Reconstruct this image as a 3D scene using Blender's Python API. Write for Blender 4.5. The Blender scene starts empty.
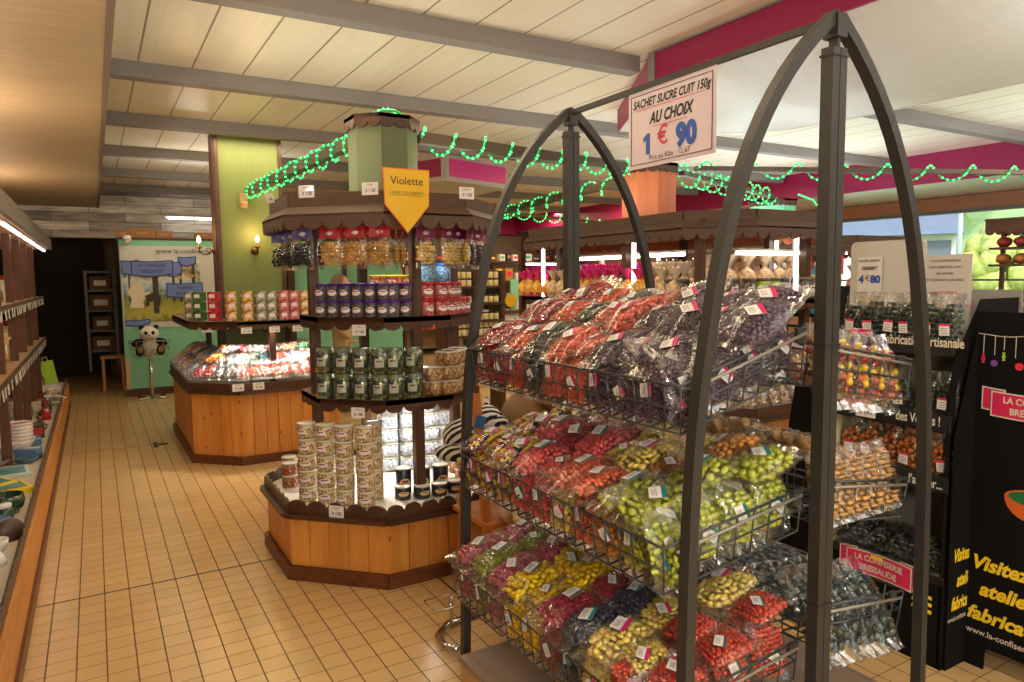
import bpy, math, random
import numpy as np
from mathutils import Vector, Matrix, Euler
PI = math.pi
C = bpy.context.scene.collection
R0 = random.Random(7)

# ------------------------------------------------------------------ colours and materials
def lin(c):
    return tuple(((v/255)/12.92 if v/255 <= .04045 else ((v/255+.055)/1.055)**2.4) for v in c) + (1,)
_m = {}
def nodes(name):
    m = bpy.data.materials.new(name); m.use_nodes = True
    nt = m.node_tree
    return m, nt, nt.nodes['Principled BSDF']
def mat(name, col, rough=.5, metal=0, var=0, scale=(20, 20, 20), bump=0, coat=0, island=0, emit=0, spec=.5, sss=0):
    """plain procedural surface: base colour, noise variation, bump"""
    if name in _m: return _m[name]
    m, nt, b = nodes(name)
    L = nt.links.new
    b.inputs['Base Color'].default_value = lin(col)
    b.inputs['Roughness'].default_value = rough
    b.inputs['Metallic'].default_value = metal
    b.inputs['Specular IOR Level'].default_value = spec
    if coat: b.inputs['Coat Weight'].default_value = coat; b.inputs['Coat Roughness'].default_value = .1
    if emit:
        b.inputs['Emission Color'].default_value = lin(col); b.inputs['Emission Strength'].default_value = emit
    src = None
    if var or bump:
        tc = nt.nodes.new('ShaderNodeTexCoord'); mp = nt.nodes.new('ShaderNodeMapping'); nz = nt.nodes.new('ShaderNodeTexNoise')
        mp.inputs['Scale'].default_value = scale; nz.inputs['Scale'].default_value = 1; nz.inputs['Detail'].default_value = 4
        L(tc.outputs['Object'], mp.inputs[0]); L(mp.outputs[0], nz.inputs['Vector'])
        src = nz.outputs['Fac']
    if island:
        g = nt.nodes.new('ShaderNodeNewGeometry')
        mm = nt.nodes.new('ShaderNodeMath'); mm.operation = 'MULTIPLY'; mm.inputs[1].default_value = 1
        L(g.outputs['Random Per Island'], mm.inputs[0])
        if src and var:
            ad = nt.nodes.new('ShaderNodeMath'); ad.operation = 'MULTIPLY_ADD'; ad.inputs[1].default_value = island/max(var, 1e-3)
            L(mm.outputs[0], ad.inputs[0]); L(src, ad.inputs[2]); src2 = ad.outputs[0]
        else: src2 = mm.outputs[0]; var = island
    else: src2 = src
    if var:
        mr = nt.nodes.new('ShaderNodeMapRange')
        mr.inputs['From Min'].default_value = .25; mr.inputs['From Max'].default_value = .75 + (island/max(var, 1e-3) if island and src else 0)
        mr.inputs['To Min'].default_value = 1-var; mr.inputs['To Max'].default_value = 1+var
        hs = nt.nodes.new('ShaderNodeHueSaturation'); hs.inputs['Color'].default_value = lin(col)
        L(src2, mr.inputs[0]); L(mr.outputs[0], hs.inputs['Value']); L(hs.outputs[0], b.inputs['Base Color'])
    if bump:
        bp = nt.nodes.new('ShaderNodeBump'); bp.inputs['Strength'].default_value = bump; bp.inputs['Distance'].default_value = .004
        L(src, bp.inputs['Height']); L(bp.outputs[0], b.inputs['Normal'])
    _m[name] = m
    return m
def emis(name, col, s):
    if name in _m: return _m[name]
    m, nt, b = nodes(name)
    b.inputs['Base Color'].default_value = lin(col); b.inputs['Emission Color'].default_value = lin(col); b.inputs['Emission Strength'].default_value = s
    _m[name] = m; return m
def film(name='clear_film', tint=(255, 255, 255), base=.02, gain=.45, bump=.38, scale=26, cap=.5):
    """crinkled clear plastic"""
    if name in _m: return _m[name]
    m, nt, b = nodes(name); L = nt.links.new
    nt.nodes.remove(b)
    out = nt.nodes['Material Output']
    tr = nt.nodes.new('ShaderNodeBsdfTransparent'); tr.inputs[0].default_value = lin(tint)
    gl = nt.nodes.new('ShaderNodeBsdfGlossy'); gl.inputs['Roughness'].default_value = .11; gl.inputs[0].default_value = (1, 1, 1, 1)
    df = nt.nodes.new('ShaderNodeBsdfDiffuse'); df.inputs[0].default_value = lin((235, 235, 235))
    tc = nt.nodes.new('ShaderNodeTexCoord'); nz = nt.nodes.new('ShaderNodeTexNoise')
    nz.inputs['Scale'].default_value = scale; nz.inputs['Detail'].default_value = 3; nz.inputs['Distortion'].default_value = 1.2
    bp = nt.nodes.new('ShaderNodeBump'); bp.inputs['Strength'].default_value = bump; bp.inputs['Distance'].default_value = .006
    L(tc.outputs['Object'], nz.inputs['Vector']); L(nz.outputs['Fac'], bp.inputs['Height'])
    for n in (gl, df): L(bp.outputs[0], n.inputs['Normal'])
    fr = nt.nodes.new('ShaderNodeFresnel'); fr.inputs[0].default_value = 1.45; L(bp.outputs[0], fr.inputs['Normal'])
    mr = nt.nodes.new('ShaderNodeMath'); mr.operation = 'MULTIPLY_ADD'; mr.use_clamp = True
    mr.inputs[1].default_value = gain*1.6; mr.inputs[2].default_value = base
    L(fr.outputs[0], mr.inputs[0])
    m1 = nt.nodes.new('ShaderNodeMixShader'); m1.inputs[0].default_value = .06; L(gl.outputs[0], m1.inputs[1]); L(df.outputs[0], m1.inputs[2])
    m2 = nt.nodes.new('ShaderNodeMixShader'); L(mr.outputs[0], m2.inputs[0]); L(tr.outputs[0], m2.inputs[1]); L(m1.outputs[0], m2.inputs[2])
    if cap:
        mn = nt.nodes.new('ShaderNodeMath'); mn.operation = 'MINIMUM'; mn.inputs[1].default_value = cap; L(mr.outputs[0], mn.inputs[0]); L(mn.outputs[0], m2.inputs[0])
    L(m2.outputs[0], out.inputs[0])
    _m[name] = m; return m
def mixcandy(name, cols, rough=.4, island=True, scale=60):
    """several colours, one per piece (island) or per voronoi cell"""
    if name in _m: return _m[name]
    m, nt, b = nodes(name); L = nt.links.new
    cr = nt.nodes.new('ShaderNodeValToRGB'); cr.color_ramp.interpolation = 'CONSTANT'
    e = cr.color_ramp.elements
    while len(e) < len(cols): e.new(.5)
    for i, c in enumerate(cols): e[i].position = i/len(cols); e[i].color = lin(c)
    if island:
        g = nt.nodes.new('ShaderNodeNewGeometry'); L(g.outputs['Random Per Island'], cr.inputs[0])
    else:
        tc = nt.nodes.new('ShaderNodeTexCoord'); v = nt.nodes.new('ShaderNodeTexVoronoi'); v.inputs['Scale'].default_value = scale
        sp = nt.nodes.new('ShaderNodeSeparateColor')
        L(tc.outputs['Object'], v.inputs['Vector']); L(v.outputs['Color'], sp.inputs[0]); L(sp.outputs[0], cr.inputs[0])
        bp = nt.nodes.new('ShaderNodeBump'); bp.inputs['Strength'].default_value = .6; bp.inputs['Distance'].default_value = .004; bp.invert = True
        L(v.outputs['Distance'], bp.inputs['Height']); L(bp.outputs[0], b.inputs['Normal'])
    L(cr.outputs[0], b.inputs['Base Color']); b.inputs['Roughness'].default_value = rough
    _m[name] = m; return m
def wood(name, col, col2, axis=2, scale=7, rough=.45, knots=False, island=.0):
    if name in _m: return _m[name]
    m, nt, b = nodes(name); L = nt.links.new
    tc = nt.nodes.new('ShaderNodeTexCoord'); mp = nt.nodes.new('ShaderNodeMapping')
    s = [scale*4]*3; s[axis] = scale*.35; mp.inputs['Scale'].default_value = s
    nz = nt.nodes.new('ShaderNodeTexNoise'); nz.inputs['Scale'].default_value = 1; nz.inputs['Detail'].default_value = 5; nz.inputs['Distortion'].default_value = .6
    g = nt.nodes.new('ShaderNodeNewGeometry')
    vm = nt.nodes.new('ShaderNodeVectorMath'); vm.operation = 'MULTIPLY_ADD'
    vm.inputs[1].default_value = (1, 1, 1)
    cmb = nt.nodes.new('ShaderNodeCombineXYZ')
    mu = nt.nodes.new('ShaderNodeMath'); mu.operation = 'MULTIPLY'; mu.inputs[1].default_value = 30
    L(g.outputs['Random Per Island'], mu.inputs[0])
    for i in range(3): L(mu.outputs[0], cmb.inputs[i])
    L(tc.outputs['Object'], mp.inputs[0]); L(mp.outputs[0], vm.inputs[0]); L(cmb.outputs[0], vm.inputs[2]); L(vm.outputs[0], nz.inputs['Vector'])
    cr = nt.nodes.new('ShaderNodeValToRGB'); cr.color_ramp.elements[0].position = .3; cr.color_ramp.elements[1].position = .7
    cr.color_ramp.elements[0].color = lin(col2); cr.color_ramp.elements[1].color = lin(col)
    L(nz.outputs['Fac'], cr.inputs[0]); last = cr.outputs[0]
    if knots:
        v = nt.nodes.new('ShaderNodeTexVoronoi'); v.inputs['Scale'].default_value = 1
        mp2 = nt.nodes.new('ShaderNodeMapping'); s = [9]*3; s[axis] = 6; mp2.inputs['Scale'].default_value = s
        L(tc.outputs['Object'], mp2.inputs[0])
        vm2 = nt.nodes.new('ShaderNodeVectorMath'); vm2.operation = 'ADD'; L(mp2.outputs[0], vm2.inputs[0]); L(cmb.outputs[0], vm2.inputs[1]); L(vm2.outputs[0], v.inputs['Vector'])
        lt = nt.nodes.new('ShaderNodeMapRange'); lt.inputs['From Min'].default_value = .06; lt.inputs['From Max'].default_value = .12
        lt.inputs['To Min'].default_value = .75; lt.inputs['To Max'].default_value = 0
        L(v.outputs['Distance'], lt.inputs[0])
        mx = nt.nodes.new('ShaderNodeMix'); mx.data_type = 'RGBA'; mx.inputs[7].default_value = lin([c*.38 for c in col2]); L(lt.outputs[0], mx.inputs[0]); L(last, mx.inputs[6]); last = mx.outputs[2]
    if island:
        mr = nt.nodes.new('ShaderNodeMapRange'); mr.inputs['To Min'].default_value = 1-island; mr.inputs['To Max'].default_value = 1+island
        hs = nt.nodes.new('ShaderNodeHueSaturation'); L(g.outputs['Random Per Island'], mr.inputs[0]); L(mr.outputs[0], hs.inputs['Value']); L(last, hs.inputs['Color']); last = hs.outputs[0]
    L(last, b.inputs['Base Color']); b.inputs['Roughness'].default_value = rough
    bp = nt.nodes.new('ShaderNodeBump'); bp.inputs['Strength'].default_value = .15; bp.inputs['Distance'].default_value = .002
    L(nz.outputs['Fac'], bp.inputs['Height']); L(bp.outputs[0], b.inputs['Normal'])
    _m[name] = m; return m

# ------------------------------------------------------------------ mesh building
_ico = {}
def ico(sub):
    if sub not in _ico:
        import bmesh
        bm = bmesh.new(); bmesh.ops.create_icosphere(bm, subdivisions=sub, radius=1)
        _ico[sub] = (np.array([v.co[:] for v in bm.verts]), [[v.index for v in f.verts] for f in bm.faces]); bm.free()
    return _ico[sub]
def frame(d, up=(0, 0, 1)):
    d = Vector(d).normalized(); up = Vector(up)
    if abs(d.dot(up)) > .98: up = Vector((0, 1, 0)) if abs(d.y) < .9 else Vector((1, 0, 0))
    s = d.cross(up).normalized(); u = s.cross(d).normalized()
    return s, u
class MB:
    def __init__(s): s.v = []; s.f = []; s.mi = []; s.cur = 0; s.sm = []; s.smooth = False
    def m(s, i, smooth=None):
        s.cur = i
        if smooth is not None: s.smooth = smooth
        return s
    def add(s, vs, fs):
        o = len(s.v); s.v += [tuple(v) for v in vs]
        for f in fs: s.f.append([o+i for i in f]); s.mi.append(s.cur); s.sm.append(s.smooth)
        return s
    def box(s, c, d, rot=None):
        hx, hy, hz = d[0]/2, d[1]/2, d[2]/2
        vs = [Vector((x*hx, y*hy, z*hz)) for x in (-1, 1) for y in (-1, 1) for z in (-1, 1)]
        if rot is not None:
            M = rot if isinstance(rot, Matrix) else Euler(rot).to_matrix()
            vs = [M @ v for v in vs]
        vs = [v+Vector(c) for v in vs]
        return s.add(vs, [(0, 1, 3, 2), (4, 6, 7, 5), (0, 4, 5, 1), (2, 3, 7, 6), (0, 2, 6, 4), (1, 5, 7, 3)])
    def rbox(s, c, d, r, rot=None, n=3):
        """box with rounded vertical edges and chamfered top/bottom"""
        pts = []
        hx, hy = d[0]/2-r, d[1]/2-r
        for k, (sx, sy) in enumerate(((1, 1), (-1, 1), (-1, -1), (1, -1))):
            for i in range(n+1):
                a = PI/2*k+PI/2*i/n; pts.append((sx*hx+r*math.cos(a), sy*hy+r*math.sin(a)))
        N = len(pts); hz = d[2]/2; q = min(r*.5, hz*.5); vs = []
        for z, k in ((-hz, 1-q/max(d[0], d[1])*2), (-hz+q, 1), (hz-q, 1), (hz, 1-q/max(d[0], d[1])*2)):
            vs += [Vector((x*k, y*k, z)) for x, y in pts]
        if rot is not None:
            M = rot if isinstance(rot, Matrix) else Euler(rot).to_matrix(); vs = [M @ v for v in vs]
        vs = [v+Vector(c) for v in vs]
        fs = [list(range(N))[::-1], [3*N+i for i in range(N)]]
        for k in range(3):
            for i in range(N): j = (i+1) % N; fs.append((k*N+i, k*N+j, (k+1)*N+j, (k+1)*N+i))
        return s.add(vs, fs)
    def bar(s, p, q, w, h, up=(0, 0, 1)):
        p, q = Vector(p), Vector(q); a, u = frame(q-p, up)
        vs = [e+a*(i*w/2)+u*(j*h/2) for e in (p, q) for i, j in ((-1, -1), (1, -1), (1, 1), (-1, 1))]
        return s.add(vs, [(3, 2, 1, 0), (4, 5, 6, 7)]+[(i, (i+1) % 4, 4+(i+1) % 4, 4+i) for i in range(4)])
    def sweep(s, pts, prof, up=(0, 0, 1), closed=False):
        """sweep a closed 2-D profile along points"""
        P = [Vector(p) for p in pts]; n = len(P); k = len(prof); vs = []
        for i in range(n):
            if closed: d = P[(i+1) % n]-P[i-1]
            else: d = P[min(i+1, n-1)]-P[max(i-1, 0)]
            a, u = frame(d, up)
            vs += [P[i]+a*x+u*y for x, y in prof]
        fs = []
        for i in range(n if closed else n-1):
            j = (i+1) % n
            for t in range(k): t2 = (t+1) % k; fs.append((i*k+t, i*k+t2, j*k+t2, j*k+t))
        if not closed: fs += [list(range(k))[::-1], [(n-1)*k+t for t in range(k)]]
        return s.add(vs, fs)
    def tube(s, pts, r, seg=6, up=(0, 0, 1), closed=False):
        return s.sweep(pts, [(r*math.cos(2*PI*i/seg), r*math.sin(2*PI*i/seg)) for i in range(seg)], up, closed)
    def lathe(s, prof, c=(0, 0, 0), seg=16, rot=None, sx=1, sy=1):
        vs = []; k = len(prof)
        for r, z in prof: vs += [Vector((sx*r*math.cos(2*PI*i/seg), sy*r*math.sin(2*PI*i/seg), z)) for i in range(seg)]
        if rot is not None:
            M = rot if isinstance(rot, Matrix) else Euler(rot).to_matrix(); vs = [M @ v for v in vs]
        vs = [v+Vector(c) for v in vs]
        fs = []
        for j in range(k-1):
            for i in range(seg): i2 = (i+1) % seg; fs.append((j*seg+i, j*seg+i2, (j+1)*seg+i2, (j+1)*seg+i))
        if prof[0][0] > 1e-5: fs.append(list(range(seg))[::-1])
        if prof[-1][0] > 1e-5: fs.append([(k-1)*seg+i for i in range(seg)])
        return s.add(vs, fs)
    def prism(s, poly, z0, z1):
        n = len(poly)
        return s.add([(x, y, z0) for x, y in poly]+[(x, y, z1) for x, y in poly],
                     [list(range(n))[::-1], [n+i for i in range(n)]]+[(i, (i+1) % n, n+(i+1) % n, n+i) for i in range(n)])
    def plate(s, poly, O, U, V, t):
        """extrude a 2-D outline given in the frame O,U,V by thickness t along UxV"""
        O, U, V = Vector(O), Vector(U), Vector(V); N = U.cross(V).normalized(); n = len(poly)
        a = [O+U*x+V*y for x, y in poly]
        return s.add(a+[p-N*t for p in a], [list(range(n)), [n+i for i in range(n)][::-1]]+[((i+1) % n, i, n+i, n+(i+1) % n) for i in range(n)])
    def ball(s, c, r, sub=1, rot=None, noise=0, rnd=R0):
        v, f = ico(sub)
        sc = (r, r, r) if not hasattr(r, '__len__') else r
        vs = v*np.array(sc)
        if noise: vs = vs*(1+np.array([rnd.uniform(-noise, noise) for _ in range(len(vs))])[:, None])
        if rot is not None: vs = vs @ np.array(Euler(rot).to_matrix()).T
        return s.add((vs+np.array(c)).tolist(), f)
    def build(s, name, mats, parent=None, world=True):
        me = bpy.data.meshes.new(name)
        o3 = origin(parent) if (parent is not None and world) else Vector((0, 0, 0))
        vs = [(v[0]-o3[0], v[1]-o3[1], v[2]-o3[2]) for v in s.v]
        me.from_pydata(vs, [], s.f)
        if not isinstance(mats, (list, tuple)): mats = [mats]
        for m_ in mats: me.materials.append(m_)
        me.polygons.foreach_set('material_index', s.mi); me.polygons.foreach_set('use_smooth', s.sm); me.update()
        o = bpy.data.objects.new(name, me); C.objects.link(o); o.parent = parent
        if parent is not None: kids.setdefault(parent.name, []).append(o)
        return o
def origin(o):
    v = Vector((0, 0, 0))
    while o is not None: v = v+o.location; o = o.parent
    return v
def tag(o, label=None, cat=None, group=None, kind=None):
    if label: o['label'] = label
    if cat: o['category'] = cat
    if group: o['group'] = group
    if kind: o['kind'] = kind
    return o
def thing(name, label, cat, loc=(0, 0, 0), rot=None, group=None):
    o = bpy.data.objects.new(name, None); C.objects.link(o); o.location = loc; o.empty_display_size = .05
    if rot is not None: o.rotation_euler = rot
    return tag(o, label, cat, group)
def struct(mb, name, mats): return tag(mb.build(name, mats), kind='structure')
def copy_tree(o, label=None, loc=None, rot=None, group=None, parent=None):
    c = o.copy(); C.objects.link(c)
    if parent is not None:
        c.parent = parent; kids.setdefault(parent.name, []).append(c)
    if label: c['label'] = label
    if group: c['group'] = group
    if loc is not None: c.location = loc
    if rot is not None: c.rotation_euler = rot
    for ch in list(kids.get(o.name, ())): copy_tree(ch, parent=c)
    return c
kids = {}
_txt = {}
def text(s, size, O, R, U, m, parent=None, name='lettering', align='CENTER', shear=0, bold=0, sx=1, spacing=1, lift=.0012, bend=0, line=1):
    """lettering as a mesh lying in the plane R,U with its anchor at O"""
    key = (s, align, shear, bold, spacing, line)
    if key not in _txt:
        cu = bpy.data.curves.new('t', 'FONT'); cu.body = s; cu.size = 1; cu.align_x = align; cu.align_y = 'CENTER'
        cu.shear = shear; cu.offset = bold; cu.space_character = spacing; cu.space_line = line; cu.resolution_u = 3; cu.extrude = .01
        ob = bpy.data.objects.new('t', cu); C.objects.link(ob)
        dg = bpy.context.evaluated_depsgraph_get()
        me = bpy.data.meshes.new_from_object(ob.evaluated_get(dg))
        _txt[key] = ([v.co[:] for v in me.vertices], [list(p.vertices) for p in me.polygons])
        C.objects.unlink(ob); bpy.data.objects.remove(ob); bpy.data.curves.remove(cu); bpy.data.meshes.remove(me)
    vs, fs = _txt[key]
    R, U = Vector(R).normalized(), Vector(U).normalized(); N = R.cross(U)
    mb = MB()
    mb.add([Vector(O)+R*(x*size*sx)+U*(y*size+bend*(x*size)**2)+N*(lift+z*size*.05) for x, y, z in vs], fs)
    return mb.build(name, m, parent)
_reg = {}
def reg(o, base, tail='from the left'):
    _reg.setdefault((base, tail), []).append(o); o['label'] = base
def finish_labels():
    for (base, tail), os_ in _reg.items():
        for i, o in enumerate(os_):
            if len(os_) > 1: o['label'] = '%s, %s %s' % (base, ORD[i], tail)
ORD = ['first', 'second', 'third', 'fourth', 'fifth', 'sixth', 'seventh', 'eighth', 'ninth', 'tenth', 'eleventh', 'twelfth', 'thirteenth', 'fourteenth', 'fifteenth', 'sixteenth', 'seventeenth', 'eighteenth', 'nineteenth', 'twentieth', 'twenty-first', 'twenty-second', 'twenty-third', 'twenty-fourth', 'twenty-fifth', 'twenty-sixth', 'twenty-seventh', 'twenty-eighth']
EXPO = 0.45; SKY = .30; SUN = 1.3
CEIL_FILLS = [(1.2, 3.75, 1.6, 13), (1.2, 5.25, 1.6, 13), (1.2, 6.7, 1.4, 13), (4.2, 5.25, 1.6, 20), (4.5, 8.2, 1.8, 26), (6.3, 6.7, 1.6, 28), (1.2, 9.8, 1.4, 10), (7, 9.8, 1.6, 28), (7, 11.9, 2.5, 40), (1.3, 2.1, 1.6, 8), (6.3, 2.3, 1.6, 20)]  # area fills added under the ceiling, out of sight
EXTRA = []
WM = (1, .85, .64)
FILL_POINTS = [((-.75, 2.4, 2.1), 26, WM, .1), ((-.9, 5.0, 2.1), 24, WM, .1), ((-1.15, 8.3, 2.15), 18, WM, .1), ((.1, -.5, 1.75), 66, (1, .90, .74), .14), ((2.0, -.9, 2.2), 30, (1, .92, .80), .12), ((4.3, .9, 2.2), 8, (.95, .97, 1), .12)]  # point lights added out of frame, no lamps modelled there
CW = (.90, .96, 1)
UP_FILLS = [((1.0, 3.87, 1.96), .15, .7, 3.5, (1, .93, .76)), ((1.9, 3.87, 1.96), .15, .7, 3.5, (1, .93, .76)), ((1.27, 8.2, 2.2), .8, .6, 8, (1, .93, .78)), ((3.35, 4.25, 1.95), .15, 2.0, 7, (1, .95, .84)), ((4.4, 4.25, 1.95), .15, 2.0, 9, CW), ((5.7, 5.15, 1.9), .2, 2.0, 14, CW), ((6.9, 5.15, 1.9), .2, 2.0, 16, CW), ((4.0, .2, 1.9), 1.2, 1.2, 50, CW), ((7.2, 1.6, 1.9), 1.2, 1.0, 55, CW), ((1.0, -.6, 1.9), 1, 1, 26, (1, .9, .72)), ((-.9, 3.3, 2.08), .5, 2.5, 4, (1, .9, .74)), ((-.9, 7.3, 2.08), .5, 3, 3, (1, .9, .74))]  # upward area lights added to brighten the ceiling
# ------------------------------------------------------------------ camera and render look
sc = bpy.context.scene
cam = bpy.data.cameras.new('camera'); cam.sensor_width = 36; cam.lens = 706/1024*36; cam.clip_start = .05; cam.clip_end = 200
co = bpy.data.objects.new('camera', cam); C.objects.link(co)
YAW, PIT, ROL, CH = .533, .0888, -.0112, 1.5194
fw = Vector((math.sin(YAW)*math.cos(PIT), math.cos(YAW)*math.cos(PIT), -math.sin(PIT)))
r0 = fw.cross(Vector((0, 0, 1))).normalized(); u0 = r0.cross(fw)
rr = r0*math.cos(ROL)+u0*math.sin(ROL); uu = -r0*math.sin(ROL)+u0*math.cos(ROL)
M = Matrix((rr, uu, -fw)).transposed().to_4x4(); M.translation = (0, 0, CH)
co.matrix_world = M; sc.camera = co
sc.view_settings.view_transform = 'Standard'; sc.view_settings.look = 'None'; sc.view_settings.gamma = 1; sc.view_settings.exposure = EXPO
sc.view_settings.use_curve_mapping = False
sc.cycles.use_denoising = True
sc.cycles.max_bounces = 10; sc.cycles.diffuse_bounces = 4; sc.cycles.glossy_bounces = 3; sc.cycles.transparent_max_bounces = 24; sc.cycles.transmission_bounces = 6
sc.cycles.sample_clamp_indirect = 6
sc.cycles.caustics_reflective = False; sc.cycles.caustics_refractive = False
# daylight outside
w = bpy.data.worlds.new('world'); sc.world = w; w.use_nodes = True
bg = w.node_tree.nodes['Background']
sky = w.node_tree.nodes.new('ShaderNodeTexSky'); sky.sky_type = 'NISHITA'; sky.sun_disc = False; sky.sun_elevation = math.radians(48); sky.sun_rotation = math.radians(200); sky.air_density = 1.5; sky.dust_density = 3
w.node_tree.links.new(sky.outputs[0], bg.inputs[0]); bg.inputs[1].default_value = SKY

# ------------------------------------------------------------------ the room
ZC, ZB = 2.85, 2.755
XL, XR, YB, YR, YF = -1.4, 9.72, 11.6, 13.6, -2.6
T = .105
def floor_mat():
    m, nt, b = nodes('floor_tiles'); L = nt.links.new
    tc = nt.nodes.new('ShaderNodeTexCoord'); sp = nt.nodes.new('ShaderNodeSeparateXYZ'); L(tc.outputs['Object'], sp.inputs[0])
    def mth(op, a, b_=None, c=None):
        n = nt.nodes.new('ShaderNodeMath'); n.operation = op
        for i, x in enumerate((a, b_, c)):
            if x is None: continue
            if isinstance(x, (int, float)): n.inputs[i].default_value = x
            else: L(x, n.inputs[i])
        return n.outputs[0]
    def groove(out, pitch, off, w_):
        a = mth('DIVIDE', mth('SUBTRACT', out, off), pitch)
        f = mth('ABSOLUTE', mth('SUBTRACT', mth('SUBTRACT', a, mth('FLOOR', a)), .5))   # .5 at the joint
        return mth('MULTIPLY', mth('GREATER_THAN', f, .5-w_/pitch/2), 1), mth('FLOOR', a)
    gx, ix = groove(sp.outputs[0], T, -.2446, .0052); gy, iy = groove(sp.outputs[1], T*.9905, 3.897, .0045)
    bx, _ = groove(sp.outputs[0], T*27, 1.436, .011); by, _ = groove(sp.outputs[1], 3.43, 3.907, .010)
    big = mth('MAXIMUM', bx, by)
    cell = nt.nodes.new('ShaderNodeCombineXYZ'); L(ix, cell.inputs[0]); L(iy, cell.inputs[1])
    wn = nt.nodes.new('ShaderNodeTexWhiteNoise'); L(cell.outputs[0], wn.inputs['Vector'])
    nz = nt.nodes.new('ShaderNodeTexNoise'); nz.inputs['Scale'].default_value = 2.3; nz.inputs['Detail'].default_value = 5; L(tc.outputs['Object'], nz.inputs['Vector'])
    val = mth('ADD', mth('MULTIPLY', wn.outputs['Value'], .07), mth('ADD', mth('MULTIPLY', nz.outputs['Fac'], .25), .82))
    hs = nt.nodes.new('ShaderNodeHueSaturation'); hs.inputs['Color'].default_value = lin((206, 170, 118)); L(val, hs.inputs['Value'])
    m1 = nt.nodes.new('ShaderNodeMix'); m1.data_type = 'RGBA'; m1.inputs[7].default_value = lin((122, 94, 64)); L(gy, m1.inputs[0]); L(hs.outputs[0], m1.inputs[6])
    m2 = nt.nodes.new('ShaderNodeMix'); m2.data_type = 'RGBA'; m2.inputs[7].default_value = lin((92, 72, 50)); L(gx, m2.inputs[0]); L(m1.outputs[2], m2.inputs[6])
    m3 = nt.nodes.new('ShaderNodeMix'); m3.data_type = 'RGBA'; m3.inputs[7].default_value = lin((50, 42, 34)); L(big, m3.inputs[0]); L(m2.outputs[2], m3.inputs[6])
    L(m3.outputs[2], b.inputs['Base Color'])
    gr = mth('MAXIMUM', mth('MAXIMUM', gx, gy), big)
    L(mth('MULTIPLY_ADD', gr, .5, .22), b.inputs['Roughness'])
    bp = nt.nodes.new('ShaderNodeBump'); bp.invert = True; bp.inputs['Distance'].default_value = .002; bp.inputs['Strength'].default_value = .5; L(gr, bp.inputs['Height']); L(bp.outputs[0], b.inputs['Normal'])
    return m
mb = MB().box(((XL+XR)/2, (YF+YR)/2, -.05), (XR-XL+.4, YR-YF+.4, .1)); struct(mb, 'floor', floor_mat())

def ceil_mat():
    m, nt, b = nodes('ceiling_boards'); L = nt.links.new
    tc = nt.nodes.new('ShaderNodeTexCoord'); sp = nt.nodes.new('ShaderNodeSeparateXYZ'); L(tc.outputs['Object'], sp.inputs[0])
    d = nt.nodes.new('ShaderNodeMath'); d.operation = 'DIVIDE'; d.inputs[1].default_value = .30; L(sp.outputs[0], d.inputs[0])
    fl = nt.nodes.new('ShaderNodeMath'); fl.operation = 'FRACT'; L(d.outputs[0], fl.inputs[0])
    lt = nt.nodes.new('ShaderNodeMath'); lt.operation = 'LESS_THAN'; lt.inputs[1].default_value = .035; L(fl.outputs[0], lt.inputs[0])
    nz = nt.nodes.new('ShaderNodeTexNoise'); mp = nt.nodes.new('ShaderNodeMapping'); mp.inputs['Scale'].default_value = (30, .6, 1)
    nz.inputs['Scale'].default_value = 1; L(tc.outputs['Object'], mp.inputs[0]); L(mp.outputs[0], nz.inputs['Vector'])
    cr = nt.nodes.new('ShaderNodeValToRGB'); cr.color_ramp.elements[0].color = lin((232, 224, 200)); cr.color_ramp.elements[1].color = lin((246, 240, 222)); L(nz.outputs['Fac'], cr.inputs[0])
    mx = nt.nodes.new('ShaderNodeMix'); mx.data_type = 'RGBA'; mx.inputs[7].default_value = lin((138, 122, 100)); L(lt.outputs[0], mx.inputs[0]); L(cr.outputs[0], mx.inputs[6])
    L(mx.outputs[2], b.inputs['Base Color']); b.inputs['Roughness'].default_value = .34
    bp = nt.nodes.new('ShaderNodeBump'); bp.inputs['Strength'].default_value = .25; bp.inputs['Distance'].default_value = .004; L(nz.outputs['Fac'], bp.inputs['Height']); L(bp.outputs[0], b.inputs['Normal'])
    return m
struct(MB().box(((XL+XR)/2, (YF+YR)/2, ZC+.04), (XR-XL+.4, YR-YF+.4, .08)), 'ceiling', ceil_mat())
BEAM = mat('beam_grey', (138, 132, 128), .6, var=.06, scale=(1, 40, 40))
n = 0
for k, y in enumerate((3.40, 4.93, 6.42, 7.98, 9.55, 11.1, 1.85, .3, -1.2)):
    for x0, x1 in (((.13, 2.93), (5.02, 8.05)) if y < 4.6 else ((.13, 8.05),)):
        n += 1
        struct(MB().box(((x0+x1)/2, y+.05, (ZB+ZC)/2), (x1-x0, .10, ZC-ZB)), 'trim_%d' % n, BEAM)
# lowered ceiling on the left with its edge trim
SOF = mat('soffit_tan', (168, 154, 124), .6, var=.10, scale=(3, 30, 3), bump=.1)
struct(MB().box(((XL+.1)/2, (YF+YB)/2, 2.70), (.1-XL, YB-YF, .26)), 'trim_20', SOF)
struct(MB().box((.115, (YF+YB)/2, 2.71), (.03, YB-YF, .29)), 'trim_21', mat('trim_greybrown', (120, 108, 96), .6))
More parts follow.
